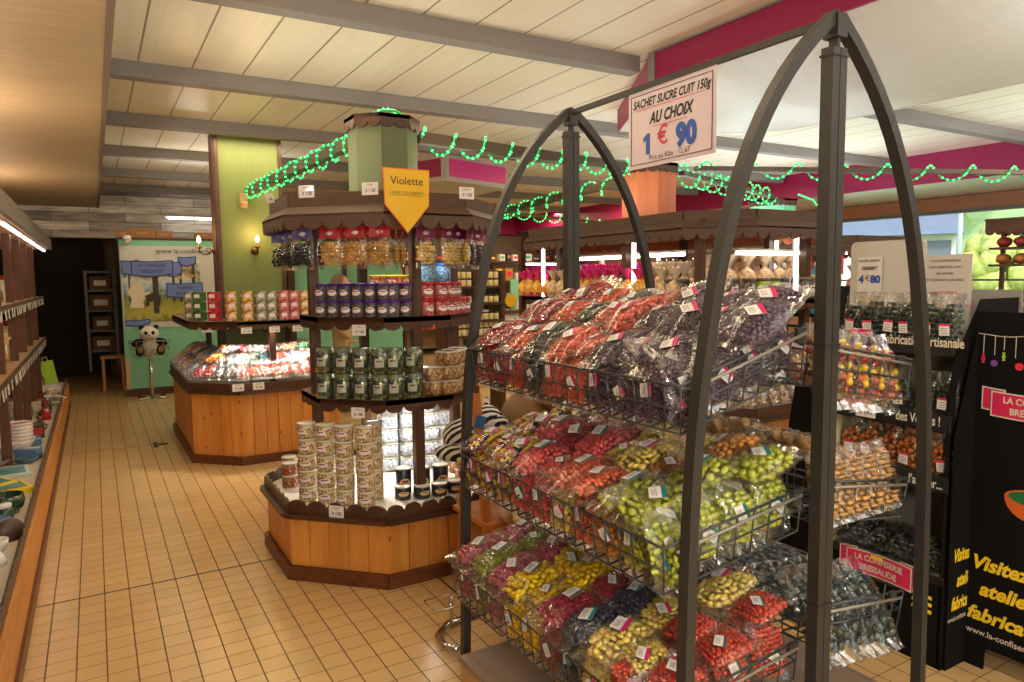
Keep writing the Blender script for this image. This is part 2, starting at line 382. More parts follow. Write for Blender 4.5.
# lowered white canopy with magenta sides
MAG = mat('magenta_panel', (150, 20, 78), .45, var=.05, scale=(20, 20, 60)); WHT = mat('canopy_white', (214, 210, 200), .4, var=.05, scale=(6, 50, 1), bump=.1)
poly = [(2.95, -2.5), (5.02, -2.5), (5.02, 2.6), (5.0, 3.05), (4.97, 3.45), (4.9, 3.85), (4.72, 4.1), (4.45, 4.25), (4.1, 4.42), (3.7, 4.55), (2.95, 3.3)]
canopy = MB().m(0).prism(poly, 2.69, 2.76)
canopy.m(1)
for i in range(len(poly)):
    p, q = poly[i], poly[(i+1) % len(poly)]
    canopy.m(1 if i in (9, 10) else 0).bar((p[0], p[1], 2.768), (q[0], q[1], 2.768), .02, .164)
canopy.m(2)
for p in (poly[10], (2.95, 1.6)): canopy.box((p[0]-.012, p[1], 2.765), (.02, .05, .17))
canopy.bar((2.935, 3.3, 2.845), (2.935, -2.5, 2.843), .02, .014)
struct(canopy, 'ceiling_canopy', [WHT, MAG, BEAM])
# second pink canopy further back
poly = [(3.33, 7.02), (4.30, 7.36), (4.3, 9.0), (3.3, 9.2), (3.06, 7.66)]
c2 = MB().m(0).prism(poly, 2.58, 2.64)
PNK = mat('pink_panel', (238, 66, 156), .4)
GRY = mat('canopy_edge', (196, 186, 176), .5)
for i in range(5):
    p, q = Vector((*poly[i], 2.72)), Vector((*poly[(i+1) % 5], 2.72))
    c2.m(2).bar(p, q, .03, .26)
    d = (q-p).normalized(); nrm = Vector((d.y, -d.x, 0))
    c2.m(1 if i == 0 else 3).bar(p+d*.05+nrm*.02, q-d*.05+nrm*.02, .012, .19)
struct(c2, 'ceiling_box', [WHT, PNK, GRY, MAG])
# magenta band and lowered strip along the window wall
struct(MB().box((8.08+.02, (YF+YR)/2, (2.52+ZC)/2), (.04, YR-YF, ZC-2.52)), 'trim_30', MAG)
struct(MB().box(((8.12+XR)/2, (YF+YR)/2, 2.545), (XR-8.12, YR-YF, .05)), 'trim_31', mat('strip_white', (225, 225, 222), .3))
struct(MB().box((5.9, YR-.1, 2.66), (4.6, .04, .38)), 'trim_32', MAG)
# walls
PLK = None
def plank_mat():
    m, nt, b = nodes('grey_planks'); L = nt.links.new
    tc = nt.nodes.new('ShaderNodeTexCoord'); mp = nt.nodes.new('ShaderNodeMapping'); mp.inputs['Rotation'].default_value = (PI/2, 0, 0)
    br = nt.nodes.new('ShaderNodeTexBrick'); br.inputs['Scale'].default_value = 1; br.inputs['Brick Width'].default_value = .9; br.inputs['Row Height'].default_value = .125
    br.inputs['Mortar Size'].default_value = .003; br.inputs['Color1'].default_value = lin((232, 224, 216)); br.inputs['Color2'].default_value = lin((128, 120, 116)); br.inputs['Mortar'].default_value = lin((50, 46, 44)); br.inputs['Bias'].default_value = -.15
    L(tc.outputs['Object'], mp.inputs[0]); L(mp.outputs[0], br.inputs[0])
    nz = nt.nodes.new('ShaderNodeTexNoise'); mp2 = nt.nodes.new('ShaderNodeMapping'); mp2.inputs['Scale'].default_value = (3, 3, 24); nz.inputs['Scale'].default_value = 1; nz.inputs['Detail'].default_value = 5
    L(tc.outputs['Object'], mp2.inputs[0]); L(mp2.outputs[0], nz.inputs['Vector'])
    mr = nt.nodes.new('ShaderNodeMapRange'); mr.inputs['From Min'].default_value = .3; mr.inputs['From Max'].default_value = .7; mr.inputs['To Min'].default_value = .55; mr.inputs['To Max'].default_value = 1.2; L(nz.outputs['Fac'], mr.inputs[0])
    hs = nt.nodes.new('ShaderNodeHueSaturation'); L(br.outputs[0], hs.inputs['Color']); L(mr.outputs[0], hs.inputs['Value']); L(hs.outputs[0], b.inputs['Base Color'])
    b.inputs['Roughness'].default_value = .8
    return m
WALLC = mat('wall_cream', (196, 178, 148), .7, var=.04)
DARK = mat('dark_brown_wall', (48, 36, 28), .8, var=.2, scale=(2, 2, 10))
MINT = mat('mint_paint', (128, 196, 164), .55, var=.05, scale=(3, 3, 3))
struct(MB().box((XL-.1, (YF+YR)/2, ZC/2), (.2, YR-YF+.4, ZC)), 'wall_left', WALLC)
struct(MB().box((.55, YB+.06, 2.51), (3.9, .12, .72)), 'wall_back', plank_mat())          # boarded lintel above the dark opening
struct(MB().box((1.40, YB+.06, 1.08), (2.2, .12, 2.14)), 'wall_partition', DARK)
struct(MB().box(((XL+XR)/2, YR+.1, ZC/2), (XR-XL+.4, .2, ZC)), 'wall_rear', mat('rear_wall', (120, 100, 84), .8, var=.08))
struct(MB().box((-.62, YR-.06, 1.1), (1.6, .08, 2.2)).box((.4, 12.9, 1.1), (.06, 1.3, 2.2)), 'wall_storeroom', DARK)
struct(MB().box((3.4, 10.72, 1.05), (1.7, .1, 2.1)), 'wall_mint', MINT)
struct(MB().box((2.52, 10.70, 1.05), (.09, .12, 2.1)).box((3.32, 10.66, 1.05), (.06, .05, 2.1)), 'trim_40', mat('dark_wood', (66, 42, 30), .5, var=.15, scale=(30, 30, 3)))
# window wall: sill wall, header, frames, glass
FR = mat('window_frame_grey', (120, 124, 128), .4)
struct(MB().box((XR+.1, (YF+YR)/2, .35), (.2, YR-YF, .7)).box((XR+.1, 10.3, 1.6), (.2, 6.8, 1.8)).box((XR+.1, -.6, 1.6), (.2, 4.2, 1.8)).box((XR+.1, (YF+YR)/2, 2.68), (.2, YR-YF, .34)), 'wall_right', mat('wall_right_paint', (170, 128, 104), .6))
struct(MB().box((XR-.02, (YF+YR)/2, 2.425), (.06, YR-YF, .17)), 'trim_50', mat('header_wood', (176, 124, 98), .55, var=.06, scale=(20, 2, 20)))
fr = MB()
for y in (1.6, 4.2, 6.75): fr.box((XR+.02, y, 1.52), (.08, .06, 1.64))
for z in (.72, 1.43, 2.32): fr.box((XR+.02, 4.18, z), (.08, 5.2, .05 if z != 1.43 else .025))
wi = tag(fr.build('window_1', FR), kind='structure')
GLS = film('window_glass', (250, 255, 252), base=.0, gain=.45, bump=0)
gl = MB().box((XR+.04, 4.18, 1.52), (.008, 5.1, 1.6)).build('pane', GLS, wi)
# unseen shop front behind the camera: glazing added to let daylight fill the rack
fr = MB()
for x in (-1.35, -.1, 1.15, 2.4): fr.box((x, YF, 1.3), (.07, .08, 2.6))
for z in (.05, 2.58): fr.box((.5, YF, z), (3.8, .08, .08))
wi = tag(fr.build('fill_window', FR), kind='structure')
MB().box((.5, YF, 1.3), (3.7, .008, 2.5)).build('pane', GLS, wi)
struct(MB().box((4.1, YF, 2.74), (11.2, .15, .26)).box((6.1, YF, 1.3), (7.3, .15, 2.62)), 'wall_front', WALLC)
# ------------------------------------------------------------------ display kiosks
DKW = wood('dark_kiosk_wood', (92, 60, 42), (62, 38, 26), 0, 5, .4)
DKV = wood('dark_post_wood', (92, 60, 42), (60, 38, 27), 2, 5, .4)
PLANK = wood('pine_planks', (216, 150, 74), (194, 122, 52), 2, 6, .4, knots=True, island=.12)
SKIRT = wood('skirting_wood', (112, 62, 34), (84, 44, 24), 0, 5, .4)
AWN = mat('awning_brown', (84, 60, 46), .6, var=.08, scale=(30, 30, 60))
TERR = mat('awning_underside_terracotta', (206, 128, 88), .6, var=.05)
SHW = mat('white_tray_lining', (226, 220, 208), .4)
TUBE = emis('white_tube_light', (255, 246, 232), 5)
PAPER = mat('white_card', (228, 224, 222), .5)
INKB = mat('blue_ink', (40, 84, 170), .5); INKK = mat('black_ink', (32, 30, 32), .5); INKR = mat('red_ink', (196, 50, 60), .5)
def octo(cx, cy, hx, hy, c):
    return [(cx-hx, cy-hy+c), (cx-hx+c, cy-hy), (cx+hx-c, cy-hy), (cx+hx, cy-hy+c), (cx+hx, cy+hy-c), (cx+hx-c, cy+hy), (cx-hx+c, cy+hy), (cx-hx, cy+hy-c)]
def scallops(mb, p, q, zt, zb, amp, w, t=.014, up=False, slope=0, inner=None):
    """board with a lobed edge from p to q"""
    p, q = Vector((*p, 0)), Vector((*q, 0)); Lg = (q-p).length; n = max(1, round(Lg/w)); d = (q-p)/Lg; nr = Vector((d.y, -d.x, 0))
    pts = []
    for i in range(n):
        for j in range(9):
            a = j/8; pts.append(((i+a)*Lg/n, math.sqrt(max(0, 1-(2*a-1)**2))*amp))
    if up: poly = [(x, zb+y) for x, y in pts]+[(Lg, zt), (0, zt)]
    else: poly = [(x, zb-y) for x, y in pts]+[(Lg, zt), (0, zt)]
    U = (Vector((0, 0, 1))-nr*slope)
    vs = []; k = len(poly)
    for off in (0, -t):
        for x, z in poly: vs.append(p+d*x+nr*(off+(zt-z)*slope)+Vector((0, 0, z)))
    m = len(pts)
    fs = []
    for i in range(m-1):      # quads from lobed edge to the straight edge
        pass
    base = [(x, zt) for x, _ in pts]
    vs = []
    for off in (0, -t):
        for (x, y), (bx_, bz) in zip(pts, base):
            z = zb+y if up else zb-y
            vs.append(p+d*x+nr*(off+(zt-z)*slope*(0 if up else 1))+Vector((0, 0, z)))
            vs.append(p+d*bx_+nr*off+Vector((0, 0, zt)))
    N = 2*m
    for i in range(m-1):
        a = 2*i; fs += [(a, a+2, a+3, a+1), (N+a+2, N+a, N+a+1, N+a+3), (a+2, a, N+a, N+a+2), (a+1, a+3, N+a+3, N+a+1)]
    fs += [(0, 1, N+1, N), (2*m-1, 2*m-2, N+2*m-2, N+2*m-1)]
    k0 = len(mb.mi); mb.add(vs, fs)
    if inner is not None:
        for i in range(m-1): mb.mi[k0+4*i+1] = inner
def inset(poly, cx, cy, k):
    return [(cx+(x-cx)*k, cy+(y-cy)*k) for x, y in poly]
def scal_tag(k):
    return k
def kiosk(name, label, cx, cy, hx, hy, c, zt, shelves, zaw, colmat, posts, colr=.178, ctop=2.40, wdt=.10, plank=.105, tray=True, crown=True, hxa=None, rim=.08, cdx=0):
    t = thing(name, label, 'display stand', (cx, cy, 0))
    O = octo(cx, cy, hx, hy, c); n = 8
    core = octo(cx, cy, hx-.02, hy-.02, c-.01)
    mb = MB().m(1).prism(core, .0, zt-.005); mb.m(0)
    for i in range(n):
        p, q = Vector((*O[i], 0)), Vector((*O[(i+1) % n], 0)); Lg = (q-p).length; k = max(1, round(Lg/plank)); d = (q-p)/Lg; nr = Vector((d.y, -d.x, 0))
        for j in range(k):
            a, b_ = p+d*(Lg*j/k+.002), p+d*(Lg*(j+1)/k-.002)
            ctr = (a+b_)/2-nr*.012; ctr.z = (.07+zt)/2
            mb.box(ctr, ((b_-a).length, .02, zt-.07), Matrix((d, nr, (0, 0, 1))).transposed())
    mb.build('plank_base', [PLANK, DKV], t)
    sk = MB()
    S = octo(cx, cy, hx+.012, hy+.012, c+.004)
    for i in range(n): sk.bar((*S[i], .035), (*S[(i+1) % n], .035), .02, .07)
    sk.build('skirting', SKIRT, t)
    tr = MB().m(0)
    for i in range(n):
        tr.bar((*S[i], zt), (*S[(i+1) % n], zt), .05, .022)
        if rim > 0: scallops(tr, S[i], S[(i+1) % n], zt, zt+rim*.55, rim*.45, wdt, up=True)
        else: tr.bar((*S[i], zt+.04), (*S[(i+1) % n], zt+.04), .02, .08)
    tr.build('scalloped_tray_rim', DKW, t)
    MB().prism(octo(cx, cy, hx-.01, hy-.01, c-.005), zt, zt+.02).build('tray', SHW, t)
    for z, k in shelves:
        P = octo(cx, cy, hx*k, hy-(hx*(1-k)), c*k)
        s_ = MB().prism(P, z, z+.025)
        for i in range(n): scallops(s_, P[i], P[(i+1) % n], z+.027, z-.012, .03, wdt)
        s_.build('shelf', DKW, t)
    for px, py in posts:
        MB().box((cx+px, cy+py, (zt+zaw)/2), (.05, .05, zaw-zt)).build('post', DKV, t)
    if zaw > 1.6:
        ha = hxa or hx-.03
        P1 = octo(cx, cy, ha-.05, hy-hx+ha-.05, c*.95); P2 = octo(cx, cy, ha, hy-hx+ha, c)
        a = MB().m(1).prism(P1, zaw-.05, zaw-.035).m(0).prism(P1, zaw-.033, zaw+.045)
        for i in range(n):
            j = (i+1) % n
            a.bar((*P1[i], zaw+.01), (*P1[j], zaw+.01), .03, .08)
            vs = [(*P1[i], zaw-.01), (*P1[j], zaw-.01), (*P2[j], zaw-.065), (*P2[i], zaw-.065)]
            a.m(0).add(vs+[(x, y, z+.008) for x, y, z in vs], [(0, 1, 2, 3)[::-1], (4, 5, 6, 7), (0, 1, 5, 4), (2, 3, 7, 6)])
            a.m(1).add([(x, y, z-.003) for x, y, z in vs], [(0, 1, 2, 3)])
            a.m(0); scallops(a, P2[i], P2[j], zaw-.055, zaw-.092, .040, wdt, inner=1)
        a.build('awning', [AWN, TERR], t)
    if colmat is not None:
        P = octo(cx+cdx, cy, colr, colr, colr*.58)
        MB().prism(P, zt+.02 if zaw <= 1.6 else zaw+.04, ctop).build('column', colmat, t)
        if crown:
            cr = MB(); Q = octo(cx+cdx, cy, colr+.015, colr+.015, colr*.6); cr.prism(Q, ctop-.01, ctop+.012)
            for i in range(8): scallops(cr, Q[i], Q[(i+1) % 8], ctop+.01, ctop-.035, .025, .07)
            cr.build('scalloped_crown', DKW, t)
    return t
GCOL = mat('green_column_paint', (98, 106, 72), .6, var=.06, scale=(60, 60, 1.5), bump=.3)
OCOL = wood('orange_column_wood', (206, 122, 78), (186, 100, 62), 2, 4, .5)
TCOL = mat('mint_column_paint', (126, 206, 164), .55, var=.03)
K1 = kiosk('octagonal_display_kiosk', 'octagonal pine kiosk with jar shelves, brown awning and green column beside the aisle', 1.45, 3.87, .655, .655, .384, .335, [(.872, .70), (1.30, .69)], 1.90, GCOL, [(0, -.42), (-.42, 0), (.42, 0), (0, .42)])
K2 = kiosk('octagonal_display_kiosk', 'pine counter heaped with wrapped sweets around the wide green pillar', 1.29, 7.2, .635, 1.12, .335, .60, [(1.16, .97)], 1.2, None, [(.0, -.98), (.30, .6), (-.30, .6)], rim=0)
K3 = kiosk('octagonal_display_kiosk', 'long kiosk with brown scalloped awning and orange wood column behind the wire rack', 3.86, 4.25, .70, 1.30, .32, .62, [(1.335, .93), (.93, .97)], 1.88, OCOL, [(-.56, -1.0), (-.56, -.28), (-.56, .55), (-.56, 1.15), (.3, -1.12), (.56, -.6), (.56, .3)], rim=0, colr=.2, ctop=2.36, cdx=-.10)
K4 = kiosk('octagonal_display_kiosk', 'kiosk with brown awning and mint green column furthest right, near the window', 6.28, 5.15, .78, 1.3, .36, .62, [(1.30, .93)], 1.82, TCOL, [(-.6, -1.0), (-.62, 0), (.1, -1.15), (.62, -.6)], colr=.22, ctop=2.30)
# wide green pillar with wall candles
p = MB().m(0).box((1.285, 7.03, ZC/2), (.54, .24, ZC)).m(1).box((.998, 7.03, ZC/2), (.036, .22, ZC))
for x in (1.008, 1.565):
    p.box((x, 6.905, ZC/2), (.03, .03, ZC-.01))
struct(p, 'wall_pillar', [mat('pillar_green', (112, 124, 66), .55, var=.05, scale=(70, 70, 1.2), bump=.3), DKV])
BRONZE = mat('bronze', (104, 72, 44), .35, metal=.8)
BULB = emis('warm_bulb', (255, 206, 130), 30)
def sconce(loc, d, label):
    t = thing('wall_sconce', label, 'wall lamp', loc)
    x, y, z = loc; d = Vector(d); b = Vector(loc)
    mb = MB().m(0, True).lathe([(.0, -.01), (.035, -.008), (.03, .012), (.012, .02), (0, .02)], b, 14, rot=Vector((0, 0, 1)).rotation_difference(d).to_matrix())
    mb.build('back_plate', BRONZE, t)
    pts = [b+d*.02, b+d*.05+Vector((0, 0, -.03)), b+d*.09+Vector((0, 0, -.035)), b+d*.125+Vector((0, 0, -.01)), b+d*.13+Vector((0, 0, .02))]
    MB().m(0, True).tube(pts, .006, 8).tube([b+d*(.05+.02*math.cos(a))+Vector((0, 0, .005+.02*math.sin(a))) for a in np.linspace(0, 5, 12)], .004, 6).build('arm', BRONZE, t)
    e = b+d*.13+Vector((0, 0, .02))
    MB().m(0, True).lathe([(.012, 0), (.028, .006), (.03, .012), (.012, .014), (.010, .055), (0, .055)], e, 12).build('candle_holder', BRONZE, t)
    MB().m(0, True).lathe([(.008, 0), (.016, .014), (.017, .026), (.010, .045), (.002, .06), (0, .061)], e+Vector((0, 0, .055)), 12).build('bulb', BULB, t)
    l = bpy.data.lights.new('sconce_light', 'POINT'); l.energy = 2.2; l.color = (1, .62, .26); l.shadow_soft_size = .03
    o = bpy.data.objects.new('sconce_light', l); C.objects.link(o); o.location = e+d*.02+Vector((0, 0, .15))
sconce((1.31, 6.90, 1.80), (0, -1, 0), 'bronze candle wall lamp on the front of the green pillar')
sconce((.98, 7.05, 1.80), (-1, 0, 0), 'bronze candle wall lamp sticking out from the left side of the green pillar')

# ------------------------------------------------------------------ price cards and hanging signs
def price_card(O, R, U, w, h, label, top, price, parent=None, group=None):
    O, R, U = Vector(O), Vector(R).normalized(), Vector(U).normalized()
    t = thing('price_card', label, 'price sign', O, group=group)
    t0 = t; t = MB().plate([(-w/2, -h/2), (w/2, -h/2), (w/2, h/2), (-w/2, h/2)], O, R, U, .0015).build('card', PAPER, t)
    N = R.cross(U)
    if top: text(top, h*.17, O+U*h*.30, R, U, INKK, t, bold=.01)
    text(price[0], h*.36, O-U*h*.16-R*w*.22, R, U, INKB, t, bold=.03, name='price_figures')
    text('€', h*.32, O-U*h*.14, R, U, INKR, t, name='euro_sign')
    text(price[1], h*.36, O-U*h*.16+R*w*.22, R, U, INKB, t, bold=.03, name='price_figures')
    return t0
s2 = math.sqrt(.5)
FX, DG, RD = Vector((1, 0, 0)), Vector((s2, -s2, 0)), Vector((s2, s2, 0))
Z = Vector((0, 0, 1))
NF, ND, NR = Vector((0, -1, 0)), Vector((-s2, -s2, 0)), Vector((s2, -s2, 0))
kc = Vector((1.45, 3.87, 0))
def on_face(face, r, s, z):      # point on an octagon face of the first kiosk, s metres along it from its middle
    n, d = {'front': (NF, FX), 'diag': (ND, DG), 'right': (NR, RD), 'left': (Vector((-1, 0, 0)), Vector((0, -1, 0)))}[face]
    return kc+n*r+d*s+Z*z, d
for face, s, r, z, w, h, lab, top, pr in (
        ('diag', -.14, .60, 1.955, .085, .06, 'small price card standing on the left part of the kiosk awning', 'REGLISSE', ('3', '20')),
        ('diag', .20, .60, 1.955, .085, .06, 'small price card standing on the awning left of the yellow pointed sign', 'SUCRE', ('3', '20')),
        ('front', .22, .60, 1.955, .085, .06, 'small price card standing on the right end of the kiosk awning', 'VIOLETTE', ('3', '20')),
        ('diag', .07, .50, 1.265, .075, .055, 'price card clipped under the shelf of purple tubs', 'TUBES', ('4', '15')),
        ('diag', .05, .50, .84, .075, .055, 'price card clipped under the shelf of green jars', 'BOCAL', ('6', '90')),
        ('diag', .01, .685, .378, .08, .06, 'price card on the tray rim below the stacked nougat tubs', 'NOUGAT', ('4', '30')),
        ('front', .13, .685, .395, .08, .065, 'price card on the tray rim below the dark cups', 'GUIMAUVE', ('2', '60'))):
    P, d = on_face(face, r, s, z); price_card(P, d, Z, w, h, lab, top, pr)
price_card(kc+Vector((-.62, .05, 1.955)), Vector((.3, -1, 0)), Vector((-.3, .1, 1)), .07, .05, 'cream card leaning at the far left of the kiosk awning', '', ('2', '90'))
YEL = mat('yellow_sign', (222, 176, 22), .45); ORG = mat('orange_edge', (224, 110, 30), .5)
O = Vector((1.315, 3.2, 1.90)); t = thing('pointed_sign', 'yellow pointed hanging sign reading Violette on the kiosk awning', 'sign', O)
pol = [(-.115, .14), (-.11, -.025), (0, -.155), (.11, -.025), (.115, .14)]
MB().plate([(x*1.04, y*1.04) for x, y in pol], O+Vector((0, .003, 0)), FX, Z, .002).build('orange_backing', ORG, t)
MB().plate(pol, O, FX, Z, .002).build('card', YEL, t)
SERIF = INKK
text('Violette', .052, O+Z*.085, FX, Z, SERIF, t, bold=.005)
text('( SANS COLORANT )', .019, O+Z*.03, FX, Z, SERIF, t)
MB().box(O+Vector((0, -.002, .018)), (.15, .001, .0015)).build('underline', SERIF, t)

# ------------------------------------------------------------------ goods on the first kiosk
CLIP = film('clear_plastic', base=.10, gain=.6, bump=.1, scale=12)
JARG = film('jar_glass', (235, 250, 240), base=.06, gain=.8, bump=.05, scale=8)
def tub(name, label, cat, r, h, body, lid, lidh=.012, label_mat=None, mark=None, group=None, lidr=1.04, seg=18, glass=False, face=(0, -1)):
    """round tub or jar standing at the origin: body, lid, oval sticker"""
    t = thing(name, label, cat, (0, 0, 0), group=group)
    bo_ = MB().m(0, True).lathe([(0, .001), (r*.93, .001), (r, .006), (r, h-lidh-.004), (r*.94, h-lidh)], seg=seg).build('body', body, t)
    MB().m(0, True).lathe([(r*.9, h-lidh), (r*lidr, h-lidh), (r*lidr, h-.002), (r*lidr*.93, h), (0, h)], seg=seg).build('lid', lid, t)
    if label_mat is not None:
        mb = MB().m(0, True); N = 7; vs = []; w, hh = (.75 if mark == 'oval' else .5), h*.34
        a0 = math.atan2(face[1], face[0])
        for i in range(N):
            a = (i/(N-1)*2-1); ph = a0+a*w
            e = math.sqrt(max(.02, 1-a*a)) if mark == 'oval' else 1
            for k in (-1, 1): vs.append((math.cos(ph)*r*1.012, math.sin(ph)*r*1.012, h*.45+k*hh/2*e))
        mb.add(vs, [(2*i, 2*i+2, 2*i+3, 2*i+1) for i in range(N-1)])
        N2 = 5; vs = []
        for i in range(N2):
            a = (i/(N2-1)*2-1); ph = a0+a*w*.55
            for k in (.25, .75): vs.append((math.cos(ph)*r*1.022, math.sin(ph)*r*1.022, h*.45+hh/2*k*.8))
        mb.m(1).add(vs, [(2*i, 2*i+2, 2*i+3, 2*i+1) for i in range(N2-1)])
        mb.build('sticker', [label_mat, MAG], bo_)
    return t
STK = mat('sticker_white', (228, 218, 222), .5); STKY = mat('sticker_cream', (226, 200, 120), .5)
VIO = mixcandy('violet_sweets', [(66, 58, 68), (92, 82, 94), (48, 42, 52), (112, 104, 114)], .3, False, 150)
PURL = mat('purple_lid', (78, 24, 130), .3)
MIXJ = mixcandy('jar_mixed_sweets', [(52, 62, 44), (88, 92, 56), (196, 166, 60), (60, 80, 84), (34, 40, 32), (130, 124, 66), (70, 84, 90), (120, 96, 80)], .12, False, 75)
LIDG = mat('lid_glass', (120, 132, 112), .15, metal=.4)
NOU = mixcandy('nougat_pieces', [(204, 178, 138), (224, 202, 164), (182, 150, 108), (146, 112, 74), (210, 188, 150), (120, 88, 60)], .3, False, 105)
CLID = mat('clear_lid', (214, 206, 190), .15, coat=.5)
REDL = mat('red_lid', (186, 22, 34), .3); BLUL = mat('blue_lid', (24, 130, 214), .3); YLID = mat('yellow_lid', (240, 200, 30), .3)
CARM = mixcandy('red_violet_sweets', [(150, 50, 60), (186, 90, 92), (110, 44, 60), (200, 130, 120)], .3, False, 140)
BLUM = mixcandy('blue_sweets', [(120, 190, 226), (60, 140, 196), (196, 224, 236), (90, 160, 200)], .3, False, 120)
YELM = mixcandy('multicolour_sweets', [(240, 200, 60), (214, 60, 90), (250, 240, 220), (230, 120, 60), (150, 60, 120)], .3, False, 110)
BLKC = mat('black_cup', (40, 46, 62), .25)
def place_row(proto, pts, labels, group, zrot=0):
    out = []
    for i, (x, y, z) in enumerate(pts):
        o = proto if (i == 0 and 'used' not in proto) else copy_tree(proto)
        o['used'] = 1; o['label'] = labels[i]; o['group'] = group; o.location = (x, y, z)
        o.rotation_euler = (0, 0, (zrot[i] if hasattr(zrot, '__len__') else zrot)+R0.uniform(-.25, .25)); out.append(o)
    return out
def aim(x, y): return math.atan2(x, y)*-1          # turn a sticker roughly to the aisle (towards -y, seen from the entrance)
def line_pts(face, r, ss, z): return [tuple(on_face(face, r, s, z)[0]) for s in ss]
# purple tubs: two tiers, following the left and front edge of the upper shelf
pr = tub('purple_lidded_tub', '', 'tub', .034, .088, VIO, PURL, label_mat=STK, mark='oval')
ps = line_pts('diag', .435, (-.17, -.10, -.03, .04, .11, .18), 1.326)+line_pts('front', .435, (-.13, -.06), 1.326)
for tier, nm in ((0, 'lower'), (1, 'upper')):
    place_row(pr, [(x, y, z+tier*.0885) for x, y, z in ps], ['tub of violet sweets with purple lid, %s tier, %s from the left' % (nm, ORD[i]) for i in range(8)], 'purple tubs on the top kiosk shelf', -.6)
yt = tub('yellow_lidded_tub', '', 'tub', .042, .10, YELM, YLID)
yp = [(1.38, 3.66, 1.414), (1.45, 3.72, 1.414), (1.36, 3.76, 1.414), (1.52, 3.78, 1.414)]
yp = [(1.30, 3.60, 1.43), (1.385, 3.585, 1.43), (1.47, 3.57, 1.43)]
MB()
place_row(yt, [(x, y, 1.443) for x, y, z in yp], ['tub of multicoloured sweets with yellow lid, %s from the left, above the purple tubs' % ORD[i] for i in range(3)], 'yellow-lidded tubs', -.6)
yb = tub('violet_box_tub', '', 'tub', .042, .115, VIO, PURL)
place_row(yb, [(x, y, 1.326) for x, y, z in yp], ['dark tub hidden behind the purple row, %s from the left, under a yellow-lidded tub' % ORD[i] for i in range(3)], 'tubs behind the purple row', -.6)
rt = tub('red_lidded_tub', '', 'tub', .038, .088, CARM, REDL, label_mat=STK, mark='oval')
ps = line_pts('front', .43, (.06, .14), 1.326)+line_pts('right', .435, (-.15, -.07, .01, .09), 1.326)
for tier, nm in ((0, 'lower'), (1, 'upper')):
    k = len(ps)-2*tier
    place_row(rt, [(x, y, z+tier*.0885) for x, y, z in ps[:k]], ['red-lidded tub right of the front post, %s tier, %s from the left' % (nm, ORD[i]) for i in range(k)], 'red-lidded tubs on the top kiosk shelf', .1)
bt = tub('blue_lidded_tub', '', 'tub', .044, .10, BLUM, BLUL)
place_row(bt, [(1.60, 3.60, 1.505), (1.71, 3.66, 1.505)], ['blue-lidded tub of pale blue sweets above the red tubs, left one', 'blue-lidded tub of pale blue sweets above the red tubs, right one'], 'blue-lidded tubs')
place_row(rt, [(1.60, 3.60, 1.326), (1.71, 3.66, 1.326), (1.60, 3.60, 1.415), (1.71, 3.66, 1.415)], ['red-lidded tub in the back row under the left blue tub, bottom', 'red-lidded tub in the back row under the right blue tub, bottom', 'red-lidded tub in the back row right under the left blue tub', 'red-lidded tub in the back row right under the right blue tub'], 'red-lidded tubs on the top kiosk shelf')
# green jars of mixed sweets
jr = tub('sweet_jar', '', 'jar', .049, .133, MIXJ, LIDG, lidh=.018, label_mat=STK, lidr=.9, seg=20)
MB().m(0, True).lathe([(.0515, .002), (.0515, .108), (.045, .116), (.045, .120)], seg=20).build('glass', JARG, jr)
ps = line_pts('diag', .425, (-.17, -.065, .04, .145), .90)+line_pts('front', .425, (-.13, -.025), .90)
for tier, nm in ((0, 'lower'), (1, 'upper')):
    place_row(jr, [(x, y, z+tier*.135) for x, y, z in ps], ['glass jar of green and yellow sweets, %s tier, %s from the left' % (nm, ORD[i]) for i in range(6)], 'jars of green sweets on the middle kiosk shelf', -.6)
# clear boxes of brown biscuits behind and right of the front post
def clearbox(name, w, d, h, fill, lid=CLID):
    t = thing(name, '', 'box', (0, 0, 0))
    MB().m(0, True).rbox((0, 0, h*.46), (w, d, h*.9), .012).build('body', fill, t)
    MB().m(0, True).rbox((0, 0, h*.96), (w*1.04, d*1.04, h*.08), .013).build('lid', lid, t)
    return t
BISC = mixcandy('brown_biscuits', [(150, 112, 74), (176, 140, 100), (120, 86, 56), (196, 168, 130)], .4, False, 80)
BISP = mixcandy('pale_sweets', [(214, 200, 176), (196, 178, 150), (228, 218, 200)], .4, False, 80)
cb = clearbox('biscuit_box', .115, .10, .075, BISC)
ps = line_pts('front', .40, (.10,), .90)+line_pts('right', .42, (-.16, -.04, .08), .90)
for tier in range(3):
    place_row(cb, [(x, y, z+tier*.077) for x, y, z in ps[(1 if tier == 2 else 0):]], ['clear box of brown sweets, stack %s right of the front post, %s' % (ORD[i+(1 if tier == 2 else 0)], ('bottom', 'middle', 'top')[tier]) for i in range(4-(tier == 2))], 'clear boxes on the middle kiosk shelf', .3)
